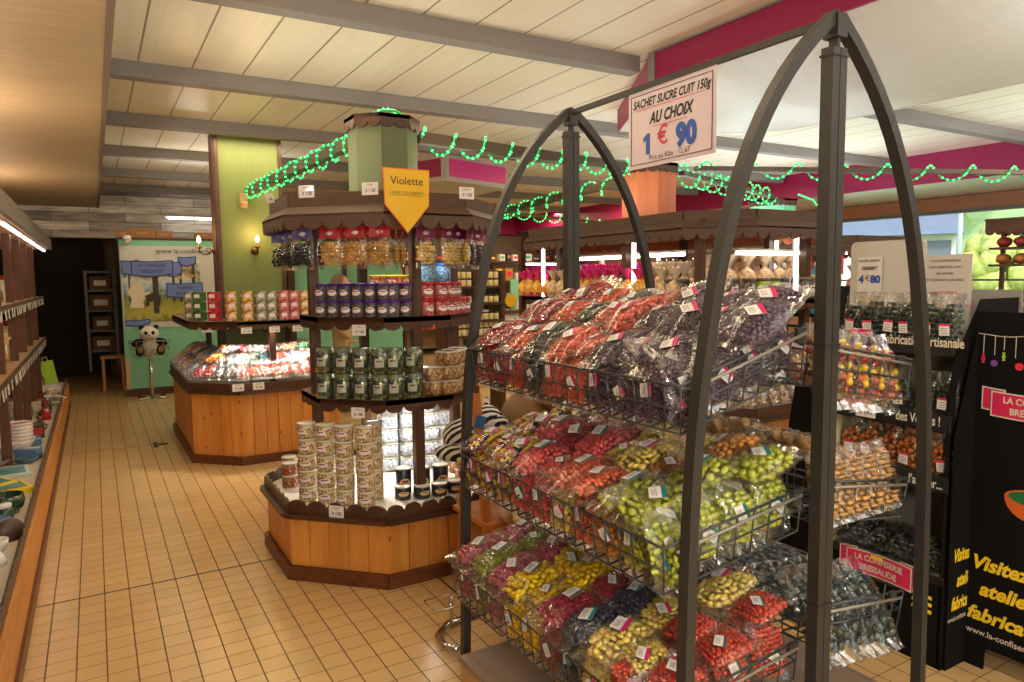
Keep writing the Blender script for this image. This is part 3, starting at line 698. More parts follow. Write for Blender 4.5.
# nougat tubs in four tall stacks on the tray
nt_ = tub('nougat_tub', '', 'tub', .047, .083, NOU, CLID, lidh=.010, label_mat=STK, mark='oval', seg=20)
for i, (x, y) in enumerate(((.925, 3.715), (1.0, 3.63), (1.075, 3.545), (1.155, 3.455))):
    for k in range(5):
        place_row(nt_, [(x+R0.uniform(-.002, .002), y, .356+k*.0845)], ['tub of nougat, %s stack from the left, %s' % (ORD[i], ('at the bottom', 'second from the bottom', 'in the middle', 'second from the top', 'on top')[k])], 'stacked nougat tubs', -.7)
place_row(nt_, [(x+.08, y+.1, .356+k*.0845) for k in range(5) for x, y in ((1.155, 3.455),)], ['tub of nougat behind the fourth stack, %s' % w for w in ('lowest', 'second up', 'third up', 'fourth up', 'topmost')], 'stacked nougat tubs', -.7)
FRUIT = mixcandy('cup_fruit_sweets', [(150, 60, 50), (200, 120, 50), (90, 110, 60), (210, 180, 120), (120, 40, 60)], .3, False, 90)
cp = tub('sweet_cup', '', 'cup', .043, .07, FRUIT, CLID, lidh=.008)
for i, (x, y) in enumerate(((.90, 4.02), (.98, 4.08), (.93, 4.16))):
    place_row(cp, [(x, y, .356+k*.072) for k in range(2)], ['clear cup of coloured sweets left of the nougat stacks, pile %s, %s' % (ORD[i], w) for w in ('lower', 'upper')], 'cups at the left of the tray')
pcp = tub('printed_cup', '', 'cup', .043, .072, FRUIT, CLID, lidh=.008, label_mat=mat('sticker_pink', (220, 150, 150), .5), mark='oval')
for i, (x, y) in enumerate(((1.78, 3.60), (1.87, 3.68), (1.83, 3.78), (1.93, 3.80))):
    place_row(pcp, [(x, y, .356+k*.074) for k in range(3 if i > 1 else 2)], ['cup of red and brown sweets at the right of the tray, pile %s, %s' % (ORD[i], w) for w in ('lowest', 'middle', 'top')[:3 if i > 1 else 2]], 'cups at the right of the tray')
bk = tub('black_cup', '', 'cup', .042, .072, BLKC, CLID, lidh=.008, label_mat=STKY, mark='oval')
place_row(bk, [(1.36, 3.47, .356), (1.455, 3.43, .356), (1.55, 3.42, .356), (1.645, 3.42, .356)], ['black cup with yellow oval label, front row, %s from the left' % ORD[i] for i in range(4)], 'black cups on the tray')
bk2 = tub('black_cup', '', 'cup', .042, .145, BLKC, CLID, lidh=.008, label_mat=STKY, mark='oval')
place_row(bk2, [(1.40, 3.555, .356), (1.495, 3.52, .356), (1.60, 3.51, .356)], ['tall black cup with yellow oval label, back row, %s from the left' % ORD[i] for i in range(3)], 'black cups on the tray')
WTUB = mixcandy('white_blue_sweets', [(186, 196, 206), (214, 220, 226), (150, 164, 178), (232, 234, 236)], .3, False, 90)
wt = clearbox('white_sweet_box', .11, .11, .085, WTUB)
for i, (x, y) in enumerate(((1.50, 4.05), (1.62, 4.02), (1.74, 3.98), (1.56, 4.18), (1.84, 3.98))):
    place_row(wt, [(x, y, .356+k*.087) for k in range(5 if i != 4 else 4)], ['clear tub of white sweets, pile %s from the left, level %s from the tray' % (ORD[i], ORD[k]) for k in range(5 if i != 4 else 4)], 'white tubs at the back of the tray')

# bags hanging under the awning
def pouch_mesh(mb, L, W, Tk, seed, nx=12, ny=8, tail=.02, amp=.004):
    """pillow of film: along x, sealed ends, wrinkled"""
    rn = random.Random(seed); vs = []
    for side in (1, -1):
        for i in range(nx+1):
            u = i/nx*2-1
            for j in range(ny+1):
                v = j/ny*2-1
                prof = max(0, 1-abs(u)**2.6)**.6*max(0, 1-abs(v)**2.4)**.5
                edge = abs(u) > .999 or abs(v) > .999
                xx = u*(L/2+tail*(1 if abs(u) > .8 else 0)*0)+math.copysign(max(0, abs(u)-.84)/.16*tail, u)
                z = side*prof*Tk/2+(0 if edge else rn.uniform(-amp, amp)*(.4+.6*prof))
                if abs(u) > .99: z = math.sin(v*9+seed)*.004
                yy = v*W/2*(1-.06*abs(u)**3)+(rn.uniform(-.003, .003) if edge else 0)
                vs.append((xx, yy, z))
    N = (nx+1)*(ny+1); fs = []
    for i in range(nx):
        for j in range(ny):
            a = i*(ny+1)+j; b_ = a+ny+1
            fs.append((a, b_, b_+1, a+1)); fs.append((N+a, N+a+1, N+b_+1, N+b_))
    mb.add(vs, fs); return mb
def candies_mesh(mb, L, W, Tk, r, seed, kind='round', sub=1):
    rn = random.Random(seed); st = r*1.65
    nx, ny = max(2, int(L*.96/st)), max(2, int(W*.92/st))
    for side in (1, -1):
        for i in range(nx):
            for j in range(ny):
                u = (i+.5)/nx*2-1; v = (j+.5+(.5 if i % 2 else 0)*.7)/ny*2-1
                if abs(v) > 1: continue
                if abs(u)**3+abs(v)**3 > 1.15: continue
                prof = max(0, 1-abs(u)**2.6)**.6*max(0, 1-abs(v)**2.4)**.5
                z = side*max(0, prof*Tk/2-r*.8)+rn.uniform(-.3, .4)*r
                x = u*L/2*.97+rn.uniform(-.3, .3)*r; y = v*W/2*.95+rn.uniform(-.3, .3)*r
                if kind == 'round': sc = (r*rn.uniform(.85, 1.1),)*3
                elif kind == 'disc': sc = (r*1.25*rn.uniform(.9, 1.1), r*1.1, r*.6)
                elif kind == 'drop': sc = (r*1.3, r*.95, r*.8)
                elif kind == 'stick': sc = (r*2.6, r*.7, r*.7)
                else: sc = (r*rn.uniform(.6, 1.4), r*rn.uniform(.6, 1.3), r*rn.uniform(.5, 1))
                mb.ball((x, y, z), sc, sub, rot=(rn.uniform(-.6, .6), rn.uniform(-.6, .6), rn.uniform(0, 6)), noise=.12 if kind in ('shard',) else .05, rnd=rn)
    return mb
FILM = film()
HB = {}
def hang_bag(key, card, fill, kind, r):
    t = thing('hanging_sweet_bag', '', 'bag of sweets', (0, 0, 0))
    # local frame: x right, z up, hook at origin; card .11 wide
    hc_ = MB().box((0, 0, -.03), (.105, .004, .055)).build('header_card', card, t)
    mb = MB().m(0, True); candies_mesh(mb, .115, .10, .035, r, hash(key) % 97, kind); 
    M3 = Euler((PI/2, 0, 0)).to_matrix() @ Euler((0, 0, PI/2)).to_matrix()
    mb.v = [tuple(M3 @ Vector(v)+Vector((0, 0, -.135))) for v in mb.v]; mb.build('sweets', fill, t)
    fm = MB().m(0, True); pouch_mesh(fm, .15, .12, .045, len(key), tail=.012); fm.v = [tuple(M3 @ Vector(v)+Vector((0, 0, -.125))) for v in fm.v]; fm.build('clear_pouch', FILM, t)
    em = MB().m(0, True).ball((0, -.003, -.033), (.022, .002, .012), 1); em.build('oval_emblem', STK, hc_)
    return t
GOLD = mat('barley_sugar', (216, 164, 84), .3, island=.2, coat=.3); PGOLD = mat('pale_barley_sugar', (228, 196, 120), .3, island=.15, coat=.3)
LIQ = mat('liquorice', (46, 42, 48), .35, island=.3); 
CR, CB, CP = mat('card_red', (190, 26, 40), .4), mat('card_blue', (84, 80, 150), .4), mat('card_plum', (140, 28, 92), .4)
hb = {'gold': hang_bag('gold', CR, GOLD, 'shard', .009), 'liq': hang_bag('liq', CB, LIQ, 'shard', .010), 'pale': hang_bag('pale', CP, PGOLD, 'round', .009), 'dark': hang_bag('dark', CP, mat('plum_sweets', (70, 44, 58), .35, island=.3), 'round', .009)}
cnt = {k: 0 for k in hb}
names = {'gold': 'golden sweets in red-carded bag hanging under the kiosk awning', 'liq': 'black sweets in blue-carded bag hanging under the kiosk awning', 'pale': 'pale yellow sweets in plum-carded bag hanging under the kiosk awning', 'dark': 'dark sweets in plum-carded bag hanging under the kiosk awning'}
hang = [('left', .54, -.18, 'liq', 1.2), ('left', .54, -.08, 'liq', 1.1), ('left', .54, .05, 'liq', .5), ('left', .54, .15, 'liq', .2), ('diag', .55, -.20, 'liq', 0), ('diag', .51, -.12, 'liq', -.9),
        ('diag', .55, -.05, 'gold', 0), ('diag', .50, .02, 'gold', .9), ('diag', .55, .09, 'gold', .0), ('diag', .50, .145, 'gold', .9), ('diag', .55, .22, 'gold', .1), ('front', .52, -.21, 'gold', 1.0), ('front', .50, -.17, 'gold', 1.1), ('front', .50, -.13, 'gold', 1.2), ('front', .48, -.09, 'gold', 1.2),
        ('front', .55, .01, 'pale', 0), ('front', .50, .06, 'dark', .9), ('front', .55, .14, 'pale', .3), ('front', .53, .20, 'pale', .5), ('right', .55, -.22, 'pale', .6), ('right', .55, -.1, 'dark', .2), ('right', .55, 0, 'dark', -.4), ('right', .55, .12, 'dark', 0), ('right', .50, .2, 'dark', 0)]
base_ang = {'left': -PI/2, 'diag': -PI/4, 'front': 0, 'right': PI/4}
for face, r, s, k, da in hang:
    P, d = on_face(face, r, s, 1.785)
    o = hb[k] if cnt[k] == 0 else copy_tree(hb[k])
    o.location = P; o.rotation_euler = (0, 0, base_ang[face]+da)
    reg(o, names[k], 'from the left'); o['group'] = 'bags hanging under the kiosk awning'; cnt[k] += 1
rl = MB().m(0, True); pp = octo(1.45, 3.87, .54, .54, .316); rl.tube([(x, y, 1.79) for x, y in pp], .004, 6, closed=True)
for x, y in pp: rl.bar((x, y, 1.79), (x, y, 1.86), .006, .006)
rl.build('hanging_rail', BRONZE, K1)

def shelf_lamp(loc, label, e, group):
    t = thing('spot_lamp', label, 'lamp', loc, group=group); x, y, z = loc
    MB().m(0, True).lathe([(0, 0), (.03, 0), (.03, -.012), (.024, -.016)], (x, y, z), 12).build('housing', PAPER, t); MB().m(0, True).lathe([(0, -.020), (.024, -.017)], (x, y, z), 12).build('lens', emis('spot_lens', (255, 246, 226), 25), t)
    l = bpy.data.lights.new('shelf_light', 'SPOT'); l.energy = e; l.spot_size = 2.7; l.spot_blend = .8; l.color = (1, .93, .84); l.shadow_soft_size = .05
    o = bpy.data.objects.new('shelf_light', l); C.objects.link(o); o.location = (x, y, z-.025)
for k, (x, y, z, e, w_) in enumerate(((1.30, 3.75, .871, 9, 'under the middle kiosk shelf, left'), (1.62, 3.80, .871, 9, 'under the middle kiosk shelf, right'), (1.45, 4.1, .871, 7, 'under the middle kiosk shelf, back'), (1.32, 3.80, 1.299, 6, 'under the top kiosk shelf, left'), (1.60, 3.82, 1.299, 6, 'under the top kiosk shelf, right'), (1.28, 3.62, 1.849, 8, 'under the kiosk awning, left'), (1.62, 3.60, 1.849, 8, 'under the kiosk awning, right'))):
    shelf_lamp((x, y, z), 'small bright lamp '+w_, e, 'lamps inside the octagonal kiosk')
# ------------------------------------------------------------------ the wire rack in front
STEEL = mat('rack_steel', (60, 58, 56), .5, metal=.35, var=.08, scale=(90, 90, 90), bump=.25)
WIRE = mat('basket_wire', (74, 78, 82), .38, metal=.5)
YN, YFAR, XM = 1.214, 2.407, 1.71
rack = thing('arched_display_rack', 'grey steel rack of pointed arches holding wire baskets of sweet bags, nearest the camera', 'display rack', (XM, 1.8, 0))
LEG = [(-.520, 0), (-.513, .35), (-.507, .7), (-.497, 1.0), (-.477, 1.22), (-.445, 1.40), (-.41, 1.57), (-.36, 1.73), (-.29, 1.88), (-.21, 2.0), (-.115, 2.105), (-.012, 2.19)]
LEG = [(x, z) for x, z in LEG]
for Y in (YN, YFAR):
    for sx in (1, -1):
        pts = [Vector((XM+x*sx, Y, z)) for x, z in LEG]
        # smooth the arch
        for _ in range(1):
            q = [pts[0]]
            for a, b_ in zip(pts, pts[1:]): q += [a*.75+b_*.25, a*.25+b_*.75]
            q.append(pts[-1]); pts = q
        m = MB().m(0)
        m.sweep(pts, [(-.015, -.016), (.015, -.016), (.015, .016), (-.015, .016)], up=(0, 1, 0))
        m.build('arch_leg', STEEL, rack)
    p = MB()
    for dx in (-.0155, .0155): p.box((XM+dx, Y, 1.055), (.028, .036, 2.11))
    p.box((XM, Y, 1.07), (.012, .026, 2.14))
    p.build('centre_post', STEEL, rack)
    for z in (1.1, 1.25, 1.5, 1.6, 1.72):
        pass
    MB().m(0, True).lathe([(.003, 0), (.003, .003)], (XM-.0155, Y-.0185, 1.62), 8, rot=(PI/2, 0, 0)).build('hole', INKK, rack) if False else None
    h = MB()
    for z in (.62, .9, 1.0, 1.12, 1.45, 1.53, 1.58):
        for dx in (-.0155, .0155): h.lathe([(0, 0), (.0035, 0), (.0035, .0006), (0, .0006)], (XM+dx, Y-.0182, z), 8, rot=(PI/2, 0, 0))
    h.build('screw_holes', INKK, rack)
    for z in (1.33, .60, 2.09): MB().box((XM, Y, z), (.066, .042, .006)).build('strap', INKK, rack)
    MB().box((XM, Y, 2.165), (.04, .045, .06)).lathe([(.012, 2.195), (.012, 2.205), (0, 2.21)], (XM, Y, 0), 10).build('apex_block', STEEL, rack)
MB().bar((XM, YN, 2.185), (XM, YFAR, 2.185), .014, .02).build('top_bar', STEEL, rack)
LAM = wood('laminate_grey', (152, 130, 112), (128, 106, 90), 1, 4, .45)
LAMS = wood('laminate_side', (196, 156, 110), (170, 130, 86), 1, 4, .5)
pl = thing('low_platform', 'low grey-brown laminate platform on the floor under the baskets', 'platform', (1.7, 1.5, 0))
MB().box((1.68, 1.765, .105), (1.16, 1.03, .022)).build('top_board', LAM, pl)
for c_, d_ in (((1.115, 1.765, .047), (.018, 1.01, .094)), ((2.245, 1.765, .047), (.018, 1.01, .094)), ((1.68, 2.26, .047), (1.11, .018, .094)), ((1.68, 1.27, .047), (1.11, .018, .094))): MB().box(c_, d_).build('side_board', LAMS, pl)

# price sign hung from the bar
O = Vector((1.708, 1.832, 2.04)); R_, U_ = Vector((0, -1, 0)), Vector((0, 0, 1)); N_ = Vector((-1, 0, 0))
R_, U_ = Vector((-.01, -1, .0)).normalized(), Vector((0.0, 0, 1))
SGN = mat('sign_paper_mauve', (212, 196, 204), .35)
t = thing('hanging_price_sign', 'white framed sign hanging from the rack bar, reading SACHET SUCRE CUIT 1€90', 'sign', O)
MB().plate([(-.212, -.135), (.212, -.135), (.212, .135), (-.212, .135)], O, R_, U_, .003).build('sheet', SGN, t)
b = MB()
for (x0, y0), (x1, y1) in (((-.197, -.12), (.197, -.12)), ((.197, -.12), (.197, .12)), ((.197, .12), (-.197, .12)), ((-.197, .12), (-.197, -.12))):
    b.bar(O+R_*x0+U_*y0+N_*.001, O+R_*x1+U_*y1+N_*.001, .002, .002)
b.build('border_line', INKK, t)
text('SACHET SUCRE CUIT 150g', .040, O+U_*.088, R_, U_, INKK, t, shear=.25, bold=.03, sx=.80)
text('AU CHOIX', .054, O+U_*.028+R_*.005, R_, U_, INKK, t, shear=.25, bold=.035, sx=.78)
MB().plate([(-.008, -.036), (.012, -.036), (.012, .036), (-.002, .036), (-.022, .022), (-.022, .008), (-.008, .014)], O-U_*.055-R_*.108+N_*.002, R_, U_, .001).build('price_figures', INKB, t)
text('€', .088, O-U_*.040-R_*.03, R_, U_, INKR, t, bold=.01, name='euro_sign')
text('90', .100, O-U_*.055+R_*.082, R_, U_, INKB, t, bold=.065, sx=.92, name='price_figures')
text('Prix au Kilo : 12,67', .026, O-U_*.105+R_*.0, R_, U_, INKK, t)
for y, w_, x in ((.068, .34, 0), (.0, .17, .005)): MB().box(O+U_*y+R_*x+N_*.0015, (.001, w_, .0018)).build('red_underline', INKR, t)
hk = MB()
for x in (-.17, .17): hk.m(0, True).tube([O+R_*x+U_*.125, O+R_*x+U_*.16], .0015, 5)
hk.build('hanging_thread', CLIP, t)

# ------------------------------------------------------------------ wire baskets
def basket(side, zr, xo, slope, y0, y1, label):
    """side -1: hangs out to the left of the centre posts, +1: to the right. rim height zr at the outer edge, xo outer distance from the centre line"""
    s_ = 1 if side < 0 else -1
    xi, xa = XM+side*.045, XM+side*xo
    t = thing('wire_basket', label, 'basket', (XM+side*xo/2, (y0+y1)/2, zr), group='wire baskets of the arched rack')
    H = .125; g = MB().m(0, True)
    def pz(x, dz): return zr+slope*(abs(x-xa))+dz
    r_ = .0031
    for dz, r2 in ((0, .0042), (-.062, r_), (-H, r_)):
        ins = -dz*.10
        a, b_ = xa-side*ins, xi
        pts = [(b_, y0+ins, pz(b_, dz)), (a, y0+ins, pz(a, dz)), (a, y1-ins, pz(a, dz)), (b_, y1-ins, pz(b_, dz))]
        g.tube(pts, r2, 5, closed=True)
    n = max(4, round((y1-y0)/.0585))
    for i in range(n+1):
        y = y0+(y1-y0)*i/n; yy = y0+.0125+(y1-y0-.025)*i/n
        g.tube([(xa, y, pz(xa, 0)), (xa-side*.0125, yy, pz(xa-side*.0125, -H)), (xi, yy, pz(xi, -H)), (xi, y, pz(xi, 0))], r_, 5)
    k = 8
    for i in range(1, k):
        x = xa+(xi-xa)*i/k
        g.tube([(x, y0, pz(x, 0)), (x, y0+.0125, pz(x, -H)), (x, y1-.0125, pz(x, -H)), (x, y1, pz(x, 0))], r_, 5)
    g.build('wire_grid', WIRE, t)
    for y in (y0,):
        for x in (XM+side*.075, XM+side*(xo-.07)): MB().box((x, y-.004, pz(x, -.012)), (.034, .012, .036)).build('hook_bracket', STEEL, t)
    MB().m(0, True).tube([(XM+side*.06, y0-.012, pz(XM+side*.06, -.012)), (xa-side*.03, y0-.012, pz(xa-side*.03, -.016))], .0045, 6).build('support_rod', mat('rod_white', (146, 140, 132), .4, metal=.3), t)
    return t
tiersL = [(1.255, .505, .27, 'top'), (.862, .555, .13, 'middle'), (.438, .60, .09, 'bottom')]
tiersR = [(1.262, .44, -0.0, 'top'), (.885, .44, 0, 'middle'), (.52, .44, 0, 'bottom')]
ysp = [(2.345, 1.985), (1.965, 1.615), (1.595, 1.245)]
for zr, xo, sl, nm in tiersL:
    for (yb, ya), w_ in zip(ysp, ('farthest', 'middle', 'nearest')):
        basket(-1, zr, xo, sl, ya, yb, '%s wire basket of the %s tier on the left side of the rack' % (w_, nm))
for (zr, xo, sl, nm), s2_ in zip(tiersR, (.17, .13, .12)):
    for (yb, ya), w_ in zip(((2.345, 1.80), (1.78, 1.245)), ('farther', 'nearer')):
        basket(1, zr-.01, .47, s2_, ya, yb, '%s wire basket of the %s tier on the right side of the rack' % (w_, nm))

# ------------------------------------------------------------------ bags of boiled sweets
LBW = mat('label_white', (232, 228, 228), .45); TEAL = mat('band_teal', (16, 120, 128), .4); MGT = mat('band_magenta', (206, 30, 110), .4); GRB = mat('band_grey', (96, 88, 84), .4); GRT = mat('label_print', (150, 146, 150), .5)
bands = {'m': MGT, 't': TEAL, 'g': GRB}
kinds = {   # name: (colour, shape, piece radius, band, words)
    'red': ((180, 48, 62), 'shard', .0062, 'g', 'raspberry red sweets'),
    'orange': ((222, 84, 44), 'drop', .0062, 't', 'bright orange sweets'),
    'grey': ((84, 86, 78), 'shard', .0075, 'g', 'grey-green sweets'),
    'salmon': ((226, 106, 88), 'drop', .0068, 'm', 'salmon orange sweets'),
    'purple': ((92, 68, 94), 'shard', .0065, 'm', 'dark purple sweets'),
    'mixed': (None, 'disc', .0102, 'm', 'mixed coloured sweets'),
    'pink': ((228, 92, 94), 'round', .0075, 't', 'pink-red sweets'),
    'pale': ((240, 214, 116), 'disc', .0090, 'm', 'pale yellow sweets'),
    'coral': ((226, 112, 78), 'drop', .0072, 'g', 'orange coral sweets'),
    'amber': ((202, 134, 56), 'drop', .0090, 'g', 'amber honey sweets'),
    'lime': ((184, 190, 66), 'disc', .0105, 't', 'lime green sweets'),
    'mauve': ((196, 92, 110), 'round', .0070, 'g', 'mauve pink sweets'),
    'olive': ((150, 152, 56), 'round', .0075, 'g', 'olive green sweets'),
    'yellow': ((246, 206, 8), 'disc', .0095, 'g', 'bright yellow sweets'),
    'crimson': ((170, 44, 68), 'round', .0062, 'g', 'crimson sweets'),
    'navy': ((60, 66, 84), 'round', .0085, 't', 'dark navy blue sweets'),
    'scarlet': ((210, 78, 60), 'round', .0075, 'g', 'scarlet orange sweets'),
}
protos = {}
def sweet_bag(kind, var=0, L=.20, W=.132, Tk=.070):
    key = (kind, var)
    if key in protos: return protos[key]
    col, shape, r, band, words = kinds[kind]; r *= 1.22
    mt = mixcandy('sweets_mixed', [(240, 208, 40), (206, 70, 78), (70, 58, 72), (232, 196, 50), (186, 76, 88), (206, 150, 120)], .3) if col is None else mat('sweets_'+kind, col, .32, island=.22, coat=.35)
    t = thing('bag_of_sweets', '', 'bag of sweets')
    m = MB().m(0, True); candies_mesh(m, L, W, Tk, r, var*31+len(kind), shape); m.build('sweets', mt, t)
    f = MB().m(0, True); pouch_mesh(f, L+.02, W+.014, Tk+.012, var*17+5, nx=16, ny=10, tail=.034, amp=.0045); fo_ = f.build('clear_film', FILM, t)
    # price label on the film
    lm = MB().m(0); N = 4; vs = []
    a = .25+.5*var; ca, sa = math.cos(a), math.sin(a); cx0, cy0 = (.018, .008) if var == 0 else (-.012, -.010)
    def P(u, v, dz=0):
        x, y = cx0+u*ca-v*sa, cy0+u*sa+v*ca
        return (x, y, Tk/2*(max(0, 1-abs(2*y/W)**2.4)**.5*.6+.4)+.0085+dz)
    w2, h2 = .028, .023
    for i in range(N+1):
        for v in (-h2, h2): vs.append(P(-w2+2*w2*i/N, v))
    lm.add(vs, [(2*i, 2*i+2, 2*i+3, 2*i+1) for i in range(N)])
    vs = []
    for i in range(N+1):
        for v in (-h2, -h2*.45): vs.append(P(-w2+2*w2*i/N, v, .0006))
    lm.m(1).add(vs, [(2*i, 2*i+2, 2*i+3, 2*i+1) for i in range(N)])
    for q in (.1, .35, .6):
        lm.m(2).add([P(-w2*.7, h2*q, .0006), P(w2*.5, h2*q, .0006), P(w2*.5, h2*(q+.09), .0006), P(-w2*.7, h2*(q+.09), .0006)], [(0, 1, 2, 3)])
    lb = lm.build('price_label', [LBW, bands[band], GRT], fo_)
    protos[key] = t
    return t
usedp = set(); counts = {}
def put(kind, loc, rot, where, group, var=0, proto=None, words=None, scale=None):
    key = proto.name if proto is not None else (kind, var)
    p = proto if proto is not None else sweet_bag(kind, var)
    if key in usedp: o = copy_tree(p)
    else: o = p; usedp.add(key)
    o.location = loc; o.rotation_euler = rot
    if scale: o.scale = scale
    w_ = words or kinds[kind][4]
    reg(o, 'bag of %s, %s' % (w_, where), 'from the left' if 'right' in where else 'from far end')
    o['group'] = group
    return o
rb = random.Random(11)
def rotm(slope, yaw, roll):
    """long axis runs away from the aisle (+x) and climbs by slope"""
    return (Matrix.Rotation(yaw, 3, 'Z') @ Matrix.Rotation(-slope, 3, 'Y') @ Matrix.Rotation(roll, 3, 'X')).to_euler()
seqs = [['red', 'red', 'orange', 'grey', 'salmon', 'salmon', 'purple', 'purple', 'purple', 'purple'],
        ['mixed', 'mixed', 'mixed', 'pink', 'pink', 'pale', 'coral', 'amber', 'lime', 'lime'],
        ['mauve', 'olive', 'mauve', 'yellow', 'yellow', 'crimson', 'navy', 'pale', 'scarlet', 'scarlet']]
mids = [['red', 'red', 'orange', 'grey', 'salmon', 'salmon', 'purple', 'purple', 'purple', 'purple'],
        ['mixed', 'mixed', 'mixed', 'pink', 'pink', 'coral', 'coral', 'lime', 'lime', None],
        ['mauve', 'olive', 'mauve', 'yellow', 'yellow', 'crimson', 'navy', 'pale', 'pale', 'scarlet']]
back = [['red', 'red', 'orange', 'grey', 'salmon', 'salmon', 'purple', 'purple', 'purple', 'purple'],
        ['mixed', 'mixed', 'pink', 'red', 'pink', 'pale', 'pale', 'amber', 'lime', None],
        ['mauve', 'olive', 'mauve', 'yellow', 'yellow', 'crimson', 'navy', 'pale', 'scarlet', 'scarlet']]
pile = [.36, .20, .20]
for ti, (zr, xo, sl, nm) in enumerate(tiersL):
    xa = XM-xo; n = 10; y0, y1 = 2.31, 1.285
    G = 'bags of sweets in the left baskets'
    for i in range(n):
        y = y0+(y1-y0)*i/(n-1); v = i % 2
        ps = pile[ti]
        lf = {'where': None}
        # standing bag seen through the front wires
        put(seqs[ti][i], (xa+.050, y+rb.uniform(-.005, .005), zr-.048), rotm(1.36, rb.uniform(-.1, .1), rb.uniform(-.1, .1)), 'upright in %s left basket' % nm, G, v, scale=(.66, .88, .62))
        # the flat bags under the pile
        k = mids[ti][i]
        if k: put(k, (xa+.125, y+rb.uniform(-.012, .012), zr+.045+.03*ps), rotm(ps*.9+rb.uniform(-.05, .12), rb.uniform(-.28, .22), rb.uniform(-.12, .12)), 'front row of %s left pile' % nm, G, 1-v)
        k = back[ti][i]
        if k:
            put(k, (xa+.27, y+rb.uniform(-.015, .015)-.02, zr+.058+.24*ps), rotm(ps+rb.uniform(0, .15), rb.uniform(-.3, .25), rb.uniform(-.15, .15)), 'second row of %s left pile' % nm, G, v)
    for i in range(8):
        y = y0+(y1-y0)*(i+.3)/7.5
        k = back[ti][min(9, int(i*1.25))] or 'lime'
        put(k, (XM-.12 if ti == 0 else XM-.13, y, zr+.05+(xo-.13)*ps*(1.0)), rotm(ps*.8+rb.uniform(0, .3), rb.uniform(-.5, .5), rb.uniform(-.25, .25)), 'rear of %s left pile' % nm, G, i % 2)
for ti, (k, zz) in enumerate((('purple', 0), ('lime', 0), ('scarlet', 0))):      # bags standing along the near end wires
    zr, xo, sl, nm = tiersL[ti]
    for i in range(4):
        x = XM-xo+.06+i*(xo-.14)/3.2
        put(k, (x, 1.30+rb.uniform(-.004, .006), zr-.035+sl*(x-XM+xo)), (Matrix.Rotation(PI/2+rb.uniform(-.12, .12), 3, 'Z') @ Matrix.Rotation(-1.32, 3, 'Y')).to_euler(), 'upright, near end, %s left basket' % nm, 'bags of sweets in the left baskets', i % 2, scale=(.70, .92, .62))
        put(k, (x+.02, 1.375+rb.uniform(-.006, .006), zr+.01+sl*(x-XM+xo)), (Matrix.Rotation(PI/2+rb.uniform(-.3, .3), 3, 'Z') @ Matrix.Rotation(-.5, 3, 'Y')).to_euler(), 'leaning, near end, %s left basket' % nm, 'bags of sweets in the left baskets', (i+1) % 2)
# right side: assorted fruit drops, long caramel bags, dark foil bags
def long_bag(name, L, W, Tk, mt, shape, r, fm=None, seed=0):
    t = thing(name, '', 'bag of sweets')
    m = MB().m(0, True); candies_mesh(m, L, W, Tk, r, 7+seed, shape); m.build('sweets', mt, t)
    f = MB().m(0, True); pouch_mesh(f, L+.02, W+.012, Tk+.010, 9+seed, nx=22, ny=8, tail=.03, amp=.006); f.build('clear_film', fm or FILM, t)
    return t
CMX = mixcandy('sweets_fruit', [(214, 150, 60), (190, 70, 60), (226, 190, 60), (150, 60, 56), (200, 110, 80), (120, 60, 60)], .3)
CAR = mat('sweets_caramel', (206, 158, 98), .35, island=.18, coat=.3)
DRK = mixcandy('sweets_foil', [(60, 78, 84), (92, 106, 112), (44, 60, 62), (120, 130, 134), (70, 90, 76), (36, 44, 50)], .3)
pa = long_bag('bag_of_sweets', .17, .085, .06, CMX, 'round', .013)
pb = long_bag('bag_of_sweets', .36, .085, .06, CAR, 'shard', .017, seed=2)
pc = long_bag('bag_of_sweets', .22, .085, .055, DRK, 'shard', .012, seed=3)
G = 'bags of sweets in the right baskets'
for row, y in enumerate((1.285, 1.42, 1.58, 1.75, 1.92, 2.1)):
    for i in range(5):
        x = XM+.08+i*.078
        if row < 3:
            put('', (x, y, 1.235-.17*(x-XM)+.04), Euler((rb.uniform(1.1, 1.45) if row == 0 else .5, rb.uniform(-.1, .2), rb.uniform(-.15, .15))) .to_matrix().to_euler() if False else (Matrix.Rotation(rb.uniform(-.2, .2), 3, 'Z') @ Matrix.Rotation(PI/2, 3, 'Z') @ Matrix.Rotation(-(1.35 if row == 0 else .5), 3, 'Y')).to_euler(), 'top right basket, %s row from camera' % ORD[row], G, proto=pa, words='assorted fruit sweets')
    if row < 5:
        for i in range(2):
            put('', (XM+.17+.03*i, y+.06+i*.075, .90+.075+i*.012), (Matrix.Rotation(rb.uniform(-.15, .15), 3, 'Z') @ Matrix.Rotation(.36+rb.uniform(-.05, .05), 3, 'Y')).to_euler(), 'middle right basket, %s row from camera' % ORD[row], G, proto=pb, words='long caramel sweets')
    for i in range(5):
        x = XM+.08+i*.078
        if row < 4:
            put('', (x, y+.02, .490-.12*(x-XM)+.02+row*.018), (Matrix.Rotation(PI/2+rb.uniform(-.2, .2), 3, 'Z') @ Matrix.Rotation(-(.95 if row == 0 else .25), 3, 'Y')).to_euler(), 'bottom right basket, %s row from camera' % ORD[row], G, proto=pc, words='dark foil-wrapped sweets')
for i in range(5):    # caramel bags standing behind the end wires
    x = XM+.09+i*.075
    put('', (x, 1.275, .895), (Matrix.Rotation(PI/2, 3, 'Z') @ Matrix.Rotation(-1.25, 3, 'Y')).to_euler(), 'upright, near end, middle right basket', G, proto=pb, words='golden caramel sweets', scale=(.5, .95, .8))
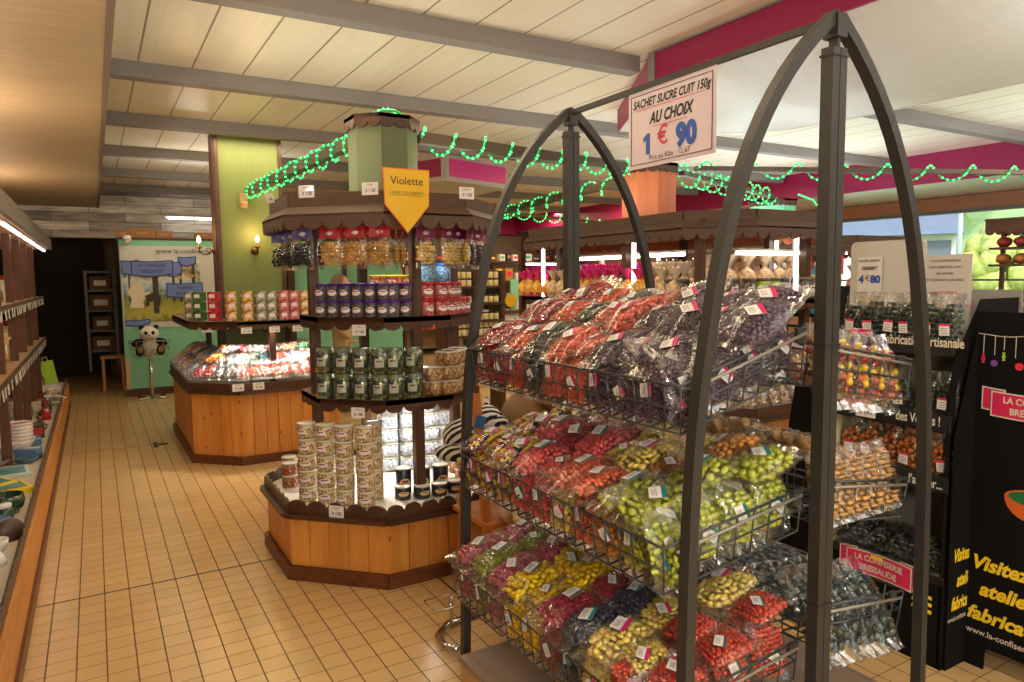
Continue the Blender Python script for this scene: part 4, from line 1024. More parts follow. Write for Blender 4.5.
# ------------------------------------------------------------------ black cardboard display and sign boards on the right
BLK = mat('black_cardboard', (15, 13, 14), .8, var=.1, scale=(8, 8, 8), spec=.15); CREAM = mat('cream_card', (206, 190, 150), .6); LIPB = mat('lip_black', (28, 26, 30), .5)
TXC = mat('lettering_cream', (214, 204, 190), .5); YTX = mat('lettering_yellow', (238, 204, 40), .5); RIB = mat('ribbon_pink', (208, 38, 92), .45); RIBD = mat('ribbon_dark', (70, 50, 54), .5)
RG, UP = Vector((0, -1, 0)), Vector((0, 0, 1))
D = thing('cardboard_display', 'black cardboard shelf display with La Confiserie Bressaude ribbon, right of the wire rack', 'display stand', (2.9, 1.64, 0))
Y0, Y1, XD = 1.40, 1.885, 2.715
MB().box((XD+.25, (Y0+Y1)/2, .17), (.5, Y1-Y0, .34)).build('base', BLK, D)
for y, m_, nm in ((Y0+.006, BLK, 'side_panel'), (Y1-.006, CREAM, 'side_panel')):
    pr = [(XD, 0), (XD+.5, 0), (XD+.5, 1.42), (XD+.20, 1.42), (XD+.02, 1.18), (XD, .9)]
    m = MB().plate(pr, (0, y+.003, 0), (1, 0, 0), UP, .006); m.build(nm, m_, D)
MB().box((XD+.49, (Y0+Y1)/2, .8), (.01, Y1-Y0, 1.3)).build('back_panel', mat('card_grey', (150, 146, 140), .6), D)
for z in (.36, .735, .97, 1.255):
    s_ = MB().m(0).box((XD+.245, (Y0+Y1)/2, z-.006), (.48, Y1-Y0-.02, .012)); s_.build('shelf', mat('shelf_grey', (120, 114, 112), .5), D)
    MB().box((XD, (Y0+Y1)/2, z-.022+(.01)), (.012, Y1-Y0, .062 if z > .5 else .03)).build('shelf_lip', LIPB, D)
F = XD-.0068
text('Fabrication artisanale', .052, (F, 1.672, 1.262), RG, UP, TXC, D, align='LEFT', bold=.02, sx=.70)
text('des Vosges !', .052, (F, 1.605, .962), RG, UP, TXC, D, align='LEFT', bold=.02, sx=.66)
text("l'atelier...", .05, (F, 1.545, .722), RG, UP, TXC, D, align='LEFT', bold=.02, sx=.72)
text('LE', .04, (F, 1.487, .416), RG, UP, TXC, D, align='CENTER', sx=.8) if False else text('LE', .034, (XD-.002, 1.472, .40-.09), RG, UP, TXC, D)
b = MB()
for k in range(3): b.bar((XD-.002, 1.515, .275-.028*k), (XD-.002, 1.440, .270-.028*k), .003, .013)
b.build('yellow_stripes', YTX, D)
def ribbon(O, R, U, w, h, parent, bend, fold=True, name='ribbon_emblem'):
    O, R, U = Vector(O), Vector(R), Vector(U); N = R.cross(U)
    def strip(x0, x1, y0, y1, lift, mi, mb, n=10):
        vs = []
        for i in range(n+1):
            x = x0+(x1-x0)*i/n
            for y in (y0, y1): vs.append(O+R*x+U*(y-bend*(x*x))+N*lift)
        mb.m(mi).add(vs, [(2*i, 2*i+2, 2*i+3, 2*i+1) for i in range(n)])
    mb = MB()
    e = h*.06
    strip(-w*.62-e, -w*.36+e, -h*.28-e, h*.62+e, .0008, 2, mb, 3); strip(-w*.62, -w*.36, -h*.28, h*.62, .0012, 0, mb, 3)
    strip(-w*.53, -w*.42, -h*.4, h*.58, .0015, 1, mb, 2)
    strip(w*.36-e, w*.62+e, -h*.28-e, h*.62+e, .0008, 2, mb, 3); strip(w*.36, w*.62, -h*.28, h*.62, .0012, 0, mb, 3); strip(w*.42, w*.53, -h*.4, h*.58, .0015, 1, mb, 2)
    strip(-w*.5-e, w*.5+e, -h*.5-e, h*.5+e, .0018, 2, mb); strip(-w*.5, w*.5, -h*.5, h*.5, .0022, 0, mb)
    mb.build(name, [RIB, RIBD, TXC], parent)
    if parent is not None and h > .04:
        text('LA CONFISERIE', h*.40, O+U*h*.22+N*.002, R, U, TXC, parent, bold=.03, sx=.86, bend=-bend)
        text('BRESSAUDE', h*.40, O-U*h*.24+N*.002, R, U, TXC, parent, bold=.03, sx=.86, bend=-bend)
ribbon((XD-.008, 1.655, .325), RG, UP, .27, .088, D, .5)
MB().box((XD-.012, 1.66, .358), (.001, .05, .016)).build('yellow_sticker', YTX, D)
ribbon((XD-.0065, 1.765, 1.283), RG, UP, .075, .026, D, 2)
ribbon((XD-.0065, 1.78, .988), RG, UP, .10, .03, D, 2)
GREEN = mixcandy('sweets_fir_green', [(34, 58, 40), (52, 78, 52), (24, 40, 30), (70, 92, 60), (40, 50, 44)], .3)
HON = mat('sweets_honey_orange', (206, 116, 36), .3, island=.25, coat=.4); BLKS = mixcandy('sweets_black', [(40, 42, 44), (70, 74, 76), (26, 28, 28), (96, 100, 100)], .25)
def stand_bag(words, mt, r=.011, W=.082, H=.15, shape='shard', label=True, seed=0):
    """upright bag: width along local y, front towards -x"""
    t = thing('bag_of_sweets', words, 'bag of sweets')
    Rm = Matrix.Rotation(-PI/2, 3, 'Y')       # x -> z
    m = MB().m(0, True); candies_mesh(m, H*.86, W, .05, r, 3+seed, shape); m.v = [tuple(Rm @ Vector(v)+Vector((0, 0, H*.46))) for v in m.v]; m.build('sweets', mt, t)
    f = MB().m(0, True); pouch_mesh(f, H, W+.01, .056, 5+seed, tail=.02); f.v = [tuple(Rm @ Vector(v)+Vector((0, 0, H*.5))) for v in f.v]; f.build('clear_film', FILM, t)
    if label:
        lb = MB().m(0).box((-.032, -.002, H*.33), (.001, .036, .045)).m(1).box((-.0327, -.002, H*.33+.018), (.001, .036, .009)).m(2)
        for q in range(3): lb.box((-.0327, -.002, H*.33+.004-q*.009), (.0008, .026, .003))
        lb.build('price_label', [LBW, RIB, GRT], t)
    return t
def row(proto, pts, words, group, rz=0):
    for i, p in enumerate(pts):
        o = proto if i == 0 else copy_tree(proto)
        o.location = p; o.rotation_euler = (R0.uniform(-.08, .08), R0.uniform(-.1, .05), rz+R0.uniform(-.15, .15)); o['label'] = '%s, %s from left' % (words, ORD[i]); o['group'] = group
g = stand_bag('', GREEN)
row(g, [(XD+.05, y, 1.262) for y in (1.835, 1.755, 1.675, 1.60, 1.525, 1.45)], 'dark green sweet bag, top shelf of black display', 'green sweet bags on the display')
g2 = copy_tree(g); row(g2, [(XD+.13, y, 1.275) for y in (1.80, 1.72, 1.64, 1.56, 1.48)], 'dark green sweet bag, back row, top shelf of black display', 'green sweet bags on the display')
g2 = copy_tree(g); row(g2, [(XD+.06, y, .977) for y in (1.80, 1.71, 1.62, 1.53, 1.45)], 'dark green sweet bag, second shelf of black display', 'green sweet bags on the display')
h = stand_bag('', HON, .012, seed=2)
row(h, [(XD+.055, y, .742) for y in (1.83, 1.75, 1.67, 1.59, 1.51, 1.44)], 'orange sweet bag, third shelf of black display, front row', 'orange sweet bags on the display')
h2 = copy_tree(h); row(h2, [(XD+.16, y, .75) for y in (1.80, 1.71, 1.62, 1.53, 1.46)], 'orange sweet bag, third shelf of black display, back row', 'orange sweet bags on the display')
bl = long_bag('bag_of_sweets', .16, .08, .045, BLKS, 'shard', .011, seed=4)
n_ = 0
for i, y in enumerate((1.83, 1.75, 1.67, 1.59, 1.52, 1.455)):
    for k in range(2):
        o = bl if n_ == 0 else copy_tree(bl); n_ += 1
        o.location = (XD+.10, y+k*.02, .395+k*.04); o.rotation_euler = (R0.uniform(-.2, .2), -.12-.1*k, R0.uniform(-.3, .3))
        o['label'] = 'black sweet bag in lowest tray of black display, %s from left, %s' % (ORD[i], 'lower' if k == 0 else 'upper'); o['group'] = 'black sweet bags in the display tray'
price_card((XD-.012, 1.73, .962), RG, UP, .085, .055, 'price card clipped to the second shelf edge of the black display', 'BONBONS', ('3', '90'))
# sheets standing on the display
SHT = mat('sheet_grey_white', (196, 190, 186), .5)
t = thing('poster_card', 'rounded white card standing on the black display, with a 4€80 price sheet', 'sign', (3.0, 1.83, 1.26))
pol = []
for cx_, cy_, a0 in ((.145, .39, 0), (-.145, .39, 90)):
    for a in (0, 30, 60, 90): pol.append((cx_+.025*math.cos(math.radians(a0+a)), cy_+.025*math.sin(math.radians(a0+a))))
pol += [(-.17, 0), (.17, 0)]
MB().plate(pol, (3.0, 1.845, 1.25), RG, UP, .006).build('card', SHT, t)
MB().plate([(-.055, 0), (.06, 0), (.06, .155), (-.055, .155)], (2.992, 1.92, 1.44), RG, UP, .002).build('price_sheet', mat('sheet_pale', (222, 214, 214), .4), t)
text('SACHET ASSORTI', .013, (2.991, 1.918, 1.578), RG, UP, INKK, t, bold=.02); text('DESSERT', .019, (2.991, 1.918, 1.545), RG, UP, INKK, t, shear=.3, bold=.03)
text('4', .046, (2.991, 1.955, 1.495), RG, UP, INKB, t, bold=.05, name='price_figures'); text('€', .036, (2.991, 1.925, 1.50), RG, UP, INKR, t, name='euro_sign'); text('80', .046, (2.991, 1.888, 1.495), RG, UP, INKB, t, bold=.05, name='price_figures')
t = thing('notice_sheet', 'white notice sheet with black and red lines of text standing on the black display', 'sign', (2.98, 1.58, 1.27))
MB().plate([(-.105, 0), (.10, 0), (.10, .345), (-.105, .345)], (2.985, 1.585, 1.25), RG, UP, .004).build('sheet', SHT, t)
for k, (s_, m_) in enumerate((('TOUS NOS BONBONS', INKK), ('SONT FABRIQUES AVEC', INKK), ('DES AROMES', INKK), ('ET COLORANTS NATURELS', INKK), ('', INKK), ('LA CONFISERIE', INKR), ('', INKR), ('VOUS SOUHAITE LA BIENVENUE', INKR), ('A LA VISITE', INKK), ('DE LA FABRIQUE', INKK))):
    if s_: text(s_, .0135 if m_ is INKK else .017, (2.984, 1.587, 1.57-k*.026), RG, UP, m_, t, sx=.9)
# big standing board
XB = 2.862
B = thing('folding_sign_board', 'tall black sign board reading Visitez atelier fabrication, at the right edge', 'sign board', (XB, 1.1, 0))
pol = [(0, 0), (.095, 0), (.098, .075), (.11, .088), (.46, .088), (.472, .075), (.475, 0), (.57, 0), (.57, 1.376), (.008, 1.376)]
MB().plate(pol, (XB, 1.414, 0), RG, UP, .008).build('front_panel', BLK, B)
MB().bar((XB+.01, 1.2, 1.2), (XB+.3, 1.2, .01), .4, .008, up=(0, 0, 1)).build('back_strut', BLK, B)
ribbon((XB-.001, 1.195, 1.03), RG, UP, .27, .085, B, -.3)
fx = XB-.0005
b = MB()
b.tube([(fx, 1.392-.03*i, 1.289+.004*math.cos(i)) for i in range(17)], .0014, 5)
for y, z0 in ((1.369, 1.22), (1.331, 1.215), (1.300, 1.235), (1.262, 1.21), (1.22, 1.22), (1.18, 1.21)): b.tube([(fx, y, 1.289), (fx, y, z0)], .0011, 4)
b.build('painted_string', TXC, B)
LOLM = [RIB, mat('paint_violet', (128, 70, 150), .5), mat('paint_green', (160, 200, 60), .5), mat('paint_red', (220, 40, 70), .5)]
for k, (y, z, r_) in enumerate(((1.369, 1.200, .009), (1.331, 1.185, .012), (1.300, 1.212, .008), (1.248, 1.180, .014), (1.22, 1.20, .009), (1.18, 1.19, .012))):
    lol = MB(); pp = [(r_*math.cos(a)*(.75 if k % 2 == 0 else 1), r_*math.sin(a)*(1.2 if k % 2 == 0 else 1)) for a in np.linspace(0, 2*PI, 13)[:-1]]
    if k % 2 == 0: pp = pp[:3]+[(.006, r_*1.9), (-.006, r_*1.9)]+pp[4:9]+[(-.006, -r_*1.9), (.006, -r_*1.9)]+pp[10:]
    lol.plate(pp, (fx-.001, y, z), RG, UP, .001); lol.build('painted_sweet', LOLM[k % 4], B)
cb_ = MB().m(0); e1 = [(.10*math.cos(a), .035*math.sin(a)) for a in np.linspace(0, 2*PI, 25)[:-1]]
cb_.plate([(.10*math.cos(a), .035*math.sin(a) if math.sin(a) > 0 else .085*math.sin(a)) for a in np.linspace(0, 2*PI, 25)[:-1]], (fx-.0008, 1.175, .70), RG, UP, .0008)
cb_.m(1).plate([(x*.86, y*.75) for x, y in e1], (fx-.0016, 1.175, .703), RG, UP, .0008)
cb_.build('painted_copper_pan', [mat('paint_copper', (206, 96, 40), .5), mat('paint_darkgreen', (30, 110, 60), .5)], B)
for s_, y, z, sz in (('Visitez', 1.378, .415, .074), ("atelier", 1.345, .315, .074), ('fabrication', 1.385, .213, .074)):
    text(s_, sz, (fx, y, z), RG, UP, YTX, B, align='LEFT', shear=.28, bold=.035, sx=.98)
text('www.la-confiserie-bressaude', .034, (fx, 1.384, .143), RG, UP, TXC, B, align='LEFT', sx=.92, bold=.01)
# its twin panel facing the camera beside the display
B2 = thing('side_sign_board', 'narrow black sign board with slanted yellow writing between display and large board', 'sign board', (2.9, 1.39, 0))
MB().plate([(0, 0), (.33, 0), (.33, 1.30), (.13, 1.30), (.0, .9)], (2.728, 1.388, .0), FX, UP, .006).build('panel', BLK, B2)
for s_, x, z in (('Visitez', 2.752, .445), ('ateliers', 2.782, .345), ('fabrication', 2.75, .255)):
    text(s_, .070, (x, 1.3875, z), FX, UP, YTX, B2, align='LEFT', shear=.28, bold=.035, sx=.62)
text('www.la-confiserie', .028, (2.73, 1.3875, .198), FX, UP, TXC, B2, align='LEFT', sx=.62, bold=.01)
# black triangular board behind the rack
t = thing('black_board', 'plain black slanting board behind the near post of the wire rack', 'board', (3.1, 2.3, 0))
MB().plate([(-.20, 0), (.22, 0), (.10, .98), (-.04, .98)], (3.1, 2.33, 0), RG, UP, .02).build('panel', BLK, t)
MB().bar((3.14, 2.3, .9), (3.34, 2.3, .02), .16, .012).build('strut', BLK, t)

# ------------------------------------------------------------------ the long shelf unit on the left
GRYW = mat('canopy_grey', (112, 104, 98), .6, var=.12, scale=(30, 3, 90))
LS = thing('shelf_unit', 'long wall shelf unit with pine plinth and lit canopy along the left side', 'shelf', (-.8, 5, 0))
y0, y1 = -1.5, 10.25
m = MB(); n = 94
for i in range(1): m.box((-.338, (y0+y1)/2, .17), (.018, y1-y0, .235))
m.build('pine_plinth', wood('pine_long', (216, 150, 72), (192, 120, 50), 1, 6, .4), LS)
MB().box((-.326, (y0+y1)/2, .035), (.02, y1-y0, .07)).build('skirting', SKIRT, LS)
MB().box((-.85, (y0+y1)/2, .155), (1.0, y1-y0, .27)).box((-.352, (y0+y1)/2, .30), (.012, y1-y0, .045)).build('carcass', mat('carcass_brown', (96, 70, 52), .6), LS)
MB().box((-.86, (y0+y1)/2, .297), (.98, y1-y0, .014)).build('tray', mat('tray_lining', (198, 186, 166), .5), LS)
fence = MB()
for i in range(int((y1-2)/.045)):
    fence.box((-.347, 2+i*.045, .325), (.006, .034, .05+.012*((i*7) % 3)))
fence.build('tray_edge_fence', mat('fence_brown', (104, 84, 70), .5), LS)
for z, x in ((1.36, -.50), (.905, -.50)):
    MB().box(((x-1.39)/2, (y0+y1)/2-.4, z), (x+1.39, y1-y0-.8, .03)).build('shelf', mat('shelf_beige', (186, 156, 122), .5, var=.05), LS)
    MB().box((x+.006, (y0+y1)/2-.4, z), (.012, y1-y0-.8, .045)).build('shelf_edge', DKW, LS)
m = MB(); PST = wood('post_brown', (112, 68, 40), (82, 48, 28), 2, 5, .5)
for y in (3.0, 3.9, 4.8, 5.75, 6.7, 7.5, 8.25, 9.05): 
    MB().box((-.56, y, 1.10), (.055, .055, 1.60)).build('post', PST, LS)
for y in (4.5, 6.3, 8.0, 9.4): MB().box((-1.33, y, 1.10), (.06, .05, 1.60)).build('post', PST, LS)
MB().box((-1.385, (y0+y1)/2, 1.1), (.02, y1-y0, 1.7)).build('back_panel', mat('back_panel_dark', (84, 62, 48), .7), LS)
MB().box((-.425, (y0+y1)/2, 1.985), (.03, y1-y0, .125)).build('canopy_fascia', GRYW, LS)
MB().box((-.92, (y0+y1)/2, 1.94), (.95, y1-y0, .03)).build('canopy', mat('canopy_peach', (214, 168, 132), .6), LS)
for k, (a, b_) in enumerate(((2.2, 3.7), (3.9, 5.35), (5.5, 6.95), (7.1, 8.55), (8.7, 10.1))):
    t = thing('tube_light', 'white tube lamp under the left canopy, %s from the near end' % ORD[k], 'lamp', (-.48, (a+b_)/2, 1.912), group='tubes under the left canopy')
    MB().box((-.48, (a+b_)/2, 1.918), (.03, b_-a, .012)).build('housing', PAPER, t); MB().m(0, True).tube([(-.48, a+.02, 1.903), (-.48, b_-.02, 1.903)], .011, 8).build('tube', TUBE, t)
# price tickets hanging on the shelf edges
TCK = mat('ticket_white', (206, 206, 202), .5)
for z, nm in ((1.335, 'upper'), (.88, 'lower')):
    i = 0; y = 3.1
    while y < 9.3:
        o = MB().plate([(-.03, -.045), (.03, -.045), (.03, .02), (-.03, .02)], (-.485, y, z), (0, 1, 0), (R0.uniform(-.1, .1), R0.uniform(-.1, .1), 1), .002).build('price_ticket', TCK)
        tag(o, 'white price ticket, %s shelf edge of left unit, %s from near end' % (nm, ORD[i] if i < len(ORD) else 'about %dth' % (i+1)), 'price sign', 'price tickets on the left shelf edges'); i += 1; y += .115+R0.uniform(-.02, .13)
# goods in the tray
WBW = mat('china_white', (226, 222, 216), .25, coat=.5); 
t = thing('stack_of_bowls', '', 'bowl')
def bowl(lab, loc):
    o = MB().m(0, True).lathe([(.03, 0), (.035, .004), (.062, .03), (.082, .062), (.088, .085), (.085, .085), (.078, .062), (.058, .034), (.0, .012)], (0, 0, 0), 22).m(1, True).lathe([(.083, .068), (.0865, .075), (.083, .0755)], (0, 0, 0), 22).build('bowl', [WBW, mat('bowl_pattern', (190, 120, 120), .4)])
    o.location = loc; tag(o, lab, 'bowl', 'stacked white bowls'); return o
bpy.data.objects.remove(t)
for k in range(6): bowl('white patterned bowl in the stack in the left tray, %s from the bottom' % ORD[k], (-.52, 6.15, .306+k*.026))
for k in range(4): bowl('white bowl in the stack at the left picture edge, %s from the bottom' % ORD[k], (-.66, 6.0, .306+k*.026))
GG = mat('dark_green_glaze', (40, 62, 44), .15, var=.25, scale=(25, 25, 25), coat=.6)
o = MB().m(0, True).lathe([(0, 0), (.055, 0), (.085, .03), (.095, .07), (.088, .10), (.08, .10), (.08, .08), (0, .07)], (0, 0, 0), 24).build('ceramic_pot', GG); o.location = (-.47, 4.52, .305); tag(o, 'dark green glazed pot in the left tray', 'pot')
o = MB().m(0, True).lathe([(0, 0), (.035, 0), (.05, .03), (.052, .05), (.046, .05), (0, .02)], (0, 0, 0), 20).build('china_cup', WBW); o.location = (-.45, 3.90, .305); tag(o, 'small white china cup at the near end of the left tray', 'cup')
o = MB().m(0, True).lathe([(0, 0), (.03, 0), (.035, .02), (.02, .045), (.01, .06), (.016, .07), (0, .08)], (0, 0, 0), 16).build('china_figure', WBW); o.location = (-.42, 3.70, .305); tag(o, 'little white china figure at the near end of the left tray', 'ornament')
o = MB().m(0, True).lathe([(0, -.006), (.055, -.006), (.058, 0), (.055, .006), (0, .006)], (0, 0, 0), 22, rot=(PI/2-.25, 0, .5)).build('wood_disc', mat('dark_disc', (70, 48, 34), .4, var=.2)); o.location = (-.40, 4.02, .355); tag(o, 'dark brown round disc leaning at the edge of the left tray', 'ornament')
for k, (x, y, c_, w_) in enumerate(((-.52, 5.45, (196, 206, 206), 'pale picture book'), (-.50, 5.0, (236, 200, 20), 'yellow-edged cloth'), (-.60, 5.1, (240, 210, 60), 'yellow printed box'))):
    o = MB().m(0).rbox((0, 0, .012+.006*k), (.20, .26, .024+.012*k), .006).m(1).box((0, 0, .026+.012*k), (.15, .19, .002)).build(('picture_book', 'folded_cloth', 'printed_box')[k], [mat('tray_good_%d' % k, c_, .4), mat('tray_print_%d' % k, (90, 140, 150), .4, var=.4, scale=(20, 20, 20))]); o.location = (x, y, .304+(.0 if k != 2 else 0)); o.rotation_euler = (0, 0, .15+k*.2); tag(o, w_+' lying in the left tray', ('book', 'cloth', 'box')[k])
# small santa, cat, dishes, gift boxes
RED = mat('felt_red', (176, 20, 36), .7); 
def santa(loc, lab):
    t = thing('santa_figure', lab, 'ornament', loc); V_ = Vector(loc)
    MB().m(0, True).lathe([(0, 0), (.04, 0), (.042, .03), (.03, .07), (.015, .085), (0, .086)], V_, 14).build('coat', RED, t)
    MB().m(0, True).ball(V_+Vector((0, 0, .095)), .02, 2).build('head', mat('skin_china', (226, 180, 150), .4), t)
    MB().m(0, True).lathe([(.022, .10), (.018, .115), (.006, .145), (0, .15)], V_, 12).build('hat', RED, t)
    MB().m(0, True).ball(V_+Vector((.012, -.016, .082)), (.016, .012, .018), 1).build('beard', WBW, t)
santa((-.43, 7.5, .305), 'small red Santa figure in the left tray'); santa((-.72, 7.3, .305), 'second small red Santa figure deeper in the left tray')
NV = mat('giftbox_brown', (190, 150, 100), .5)
goods = [('gift_box', (-.56, 8.3, .12, .16, .07), (206, 160, 104), 'tan box in the left tray behind the Santa figures'), ('gift_box', (-.5, 8.0, .12, .1, .09), (214, 196, 170), 'cream box standing by the Santa figures'),
         ('gift_box', (-.72, 8.9, .14, .2, .09), (120, 84, 56), 'brown box far back in the left tray'), ('gift_box', (-.50, 9.5, .22, .2, .06), (226, 216, 206), 'white and red box near the far end of the left tray'),
         ('gift_box', (-.54, 8.9, .14, .16, .05), (60, 56, 54), 'flat dark box in the left tray'), ('gift_box', (-.7, 6.8, .14, .2, .10), (196, 180, 160), 'beige box behind the bowls'),
         ('gift_box', (-.45, 6.65, .09, .1, .11), (44, 60, 48), 'dark green box beside the stack of bowls'), ('gift_box', (-.62, 10.0, .12, .2, .1), (150, 90, 60), 'reddish brown box at the far end of the left tray')]
for k, (nm, (x, y, a, b_, h_), c_, lab) in enumerate(goods):
    o = MB().m(0).rbox((0, 0, h_/2), (a, b_, h_), .006).m(1).box((0, 0, h_+.0005), (.016, b_*.99, .002)).box((0, -b_/2-.0008, h_/2), (a*.7, .001, h_*.5)).build(nm, [mat('giftbox_%d' % k, c_, .5), mat('giftbox_trim_%d' % (k % 2), ((180, 40, 44), (230, 220, 206))[k % 2], .5)]); o.location = (x, y, .305); o.rotation_euler = (0, 0, R0.uniform(-.3, .3)); tag(o, lab, 'box')
gb = thing('gift_bag', 'bright green striped gift bag at the far end of the left tray', 'bag', (-.5, 10.05, .305), rot=(-.18, -.12, .3))
m = MB().m(0).box((0, 0, .15), (.14, .07, .28)); m.build('bag', mat('lime_paper', (150, 190, 30), .5, var=.25, scale=(90, 90, 2)), gb, world=False)
MB().m(0, True).tube([(-.03, 0, .28), (-.02, 0, .34), (.02, 0, .34), (.03, 0, .28)], .004, 6).build('handle', PAPER, gb, world=False)
for k, (x, y) in enumerate(((-.38, 8.6), (-.42, 9.0), (-.40, 8.15))):
    f = MB().m(0, True); pouch_mesh(f, .14, .12, .06, k+30); candies = MB().m(0, True); 
    t = thing('wrapped_bag', 'crinkled clear bag at the edge of the left tray, %s from the near end' % ORD[k], 'bag', (x, y, .35), rot=(0, .2, k)); f.build('clear_film', FILM, t, world=False); candies_mesh(candies, .11, .1, .045, .012, k); candies.build('sweets', BISP, t, world=False)
# wooden stars and boxes on the shelves
def star(loc, r, lab):
    pol = [((r if i % 2 == 0 else r*.42)*math.cos(PI/2+i*PI/5), (r if i % 2 == 0 else r*.42)*math.sin(PI/2+i*PI/5)) for i in range(10)]
    o = MB().plate(pol, (0, 0, 0), (.5, .87, 0), (0, 0, 1), .025).build('wooden_star', mat('star_wood', (206, 150, 84), .5, var=.15, scale=(10, 10, 40))); o.location = loc; tag(o, lab, 'ornament')
star((-.62, 6.35, 1.075), .15, 'golden wooden star on the lower shelf, nearer one'); star((-.66, 6.05, 1.085), .12, 'smaller wooden star beside the first on the lower shelf')
SC = [(186, 24, 34), (232, 226, 214), (226, 196, 120), (214, 206, 190), (120, 84, 54), (240, 220, 160)]
k = 0
for z in (1.376, .921):
    for y in (5.3, 5.65, 6.1, 6.45, 7.05, 7.35, 7.8, 8.05, 8.5, 8.85, 9.2):
        if z < 1 and 5.8 < y < 6.6: continue
        c_ = SC[k % 6] if not (z > 1 and abs(y-6.45) < .01) else SC[0]; h_ = .12+.05*((k*5) % 4)
        if z > 1 and abs(y-6.45) < .01: h_ = .27
        if k % 3 == 1:
            o = MB().m(0, True).lathe([(0, 0), (.04, 0), (.045, .02), (.045, h_*.7), (.025, h_*.85), (.022, h_), (0, h_)], seg=14).build('shelf_bottle', mat('shelfgood_%d' % (k % 6), c_, .35)); cat_ = 'bottle'
        else:
            o = MB().m(0).box((0, 0, h_/2), (.14, .12, h_)).m(1).box((.0705, 0, h_*.62), (.001, .09, h_*.4)).box((0, -.0605, h_*.62), (.1, .001, h_*.4)).build('shelf_box', [mat('shelfgood_%d' % (k % 6), c_, .4), LBW]); cat_ = 'box'
        o.location = (-.68, y, z); w_ = {0: 'red', 1: 'white', 2: 'straw-coloured', 3: 'grey-white', 4: 'brown', 5: 'cream'}[SC.index(c_)]
        tag(o, '%s %s on the %s shelf of the left unit, %.1f metres down the aisle' % (w_, cat_, 'upper' if z > 1 else 'lower', y), cat_, 'goods on the left shelves'); k += 1
# ------------------------------------------------------------------ second counter: boxes and heaps of wrapped sweets
def small_bag(key, mt, L=.18, W=.088, Tk=.058, r=.015, shape='round', sub=1):
    t = thing('sweet_packet', '', 'bag of sweets')
    m = MB().m(0, True); candies_mesh(m, L*.8, W, Tk, r, key, shape, sub); m.build('sweets', mt, t)
    f = MB().m(0, True); pouch_mesh(f, L, W+.01, Tk+.012, key+3, nx=10, ny=6, tail=.035, amp=.006); f.build('clear_film', FILMW, t)
    return t
FILMW = film('milky_film', (255, 255, 255), base=.10, gain=.6, bump=1)
cols = {'crimson': (196, 40, 62), 'grey': (110, 112, 118), 'coral': (236, 106, 86), 'rose': (206, 90, 100), 'blue': (110, 176, 206), 'green': (70, 130, 96), 'gold': (236, 178, 60), 'peach': (240, 160, 130), 'white': (230, 226, 216), 'hotpink': (240, 80, 100)}
sp = {k: small_bag(i, mat('packet_'+k, c, .35, island=.2)) for i, (k, c) in enumerate(cols.items())}
seen = set(); cn = {}
def packet(k, loc, rot, where, group):
    o = sp[k] if k not in seen else copy_tree(sp[k]); seen.add(k)
    o.location = loc; o.rotation_euler = rot; kk = (k, where); 
    reg(o, 'packet of %s sweets, %s' % ({'hotpink': 'hot pink', 'grey': 'dark grey', 'choc': 'chocolate'}.get(k, k), where), 'from left'); o['group'] = group
G = 'wrapped packets heaped on the second counter'
front = ['crimson', 'crimson', 'crimson', 'grey', 'grey', 'grey']
P2 = octo(1.29, 7.2, .635, 1.12, .335)
def along(i, k, n, inn, z):
    z += .045
    z += .02
    p, q = Vector((*P2[i], 0)), Vector((*P2[(i+1) % 8], 0)); d = (q-p).normalized(); nr = Vector((d.y, -d.x, 0))
    a = p+(q-p)*((k+.5)/n)-nr*inn; a.z = z; return a, math.atan2(-nr.y, -nr.x)
rg = random.Random(5)
for ed, names_, wh in ((7, ['white', 'gold', 'peach', 'blue', 'white', 'hotpink', 'gold', 'white', 'peach', 'blue', 'white', 'blue'], 'pillar counter left side'), (0, ['crimson', 'crimson', 'grey', 'grey', 'grey'], 'pillar counter left corner'), (1, ['coral']*7, 'pillar counter front'), (2, ['rose']*6, 'pillar counter right corner')):
    n = len(names_)
    for k, c_ in enumerate(names_):
        a, th = along(ed, k, n, .075, .705); packet(c_, a, (Matrix.Rotation(th+rg.uniform(-.2, .2), 3, 'Z') @ Matrix.Rotation(-.55, 3, 'Y')).to_euler(), wh+', front row', G)
    for k in range(n):
        a, th = along(ed, k+.3, n, .20, .80); c_ = (names_[k] if rg.random() < .35 else rg.choice(['white', 'blue', 'white', 'green', 'gold', 'peach', 'hotpink', 'white']))
        packet(c_, a, (Matrix.Rotation(th+rg.uniform(-.5, .5), 3, 'Z') @ Matrix.Rotation(-.35, 3, 'Y')).to_euler(), wh+', second row', G)
    for k in range(n-1):
        a, th = along(ed, k+.5, n-1, .33, .87); c_ = rg.choice(['white', 'gold', 'white', 'peach', 'hotpink', 'green', 'gold'])
        if abs(a.x-1.27) < .36 and a.y > 6.83: continue
        packet(c_, a, (Matrix.Rotation(th+rg.uniform(-.7, .7), 3, 'Z') @ Matrix.Rotation(-.2, 3, 'Y')).to_euler(), wh+', top row', G)
BX = {'green': (66, 110, 66), 'red': (190, 52, 62), 'amber': (206, 160, 96), 'clear': (150, 152, 136), 'pink': (196, 110, 116), 'grey': (150, 138, 120), 'dark green': (50, 80, 50)}
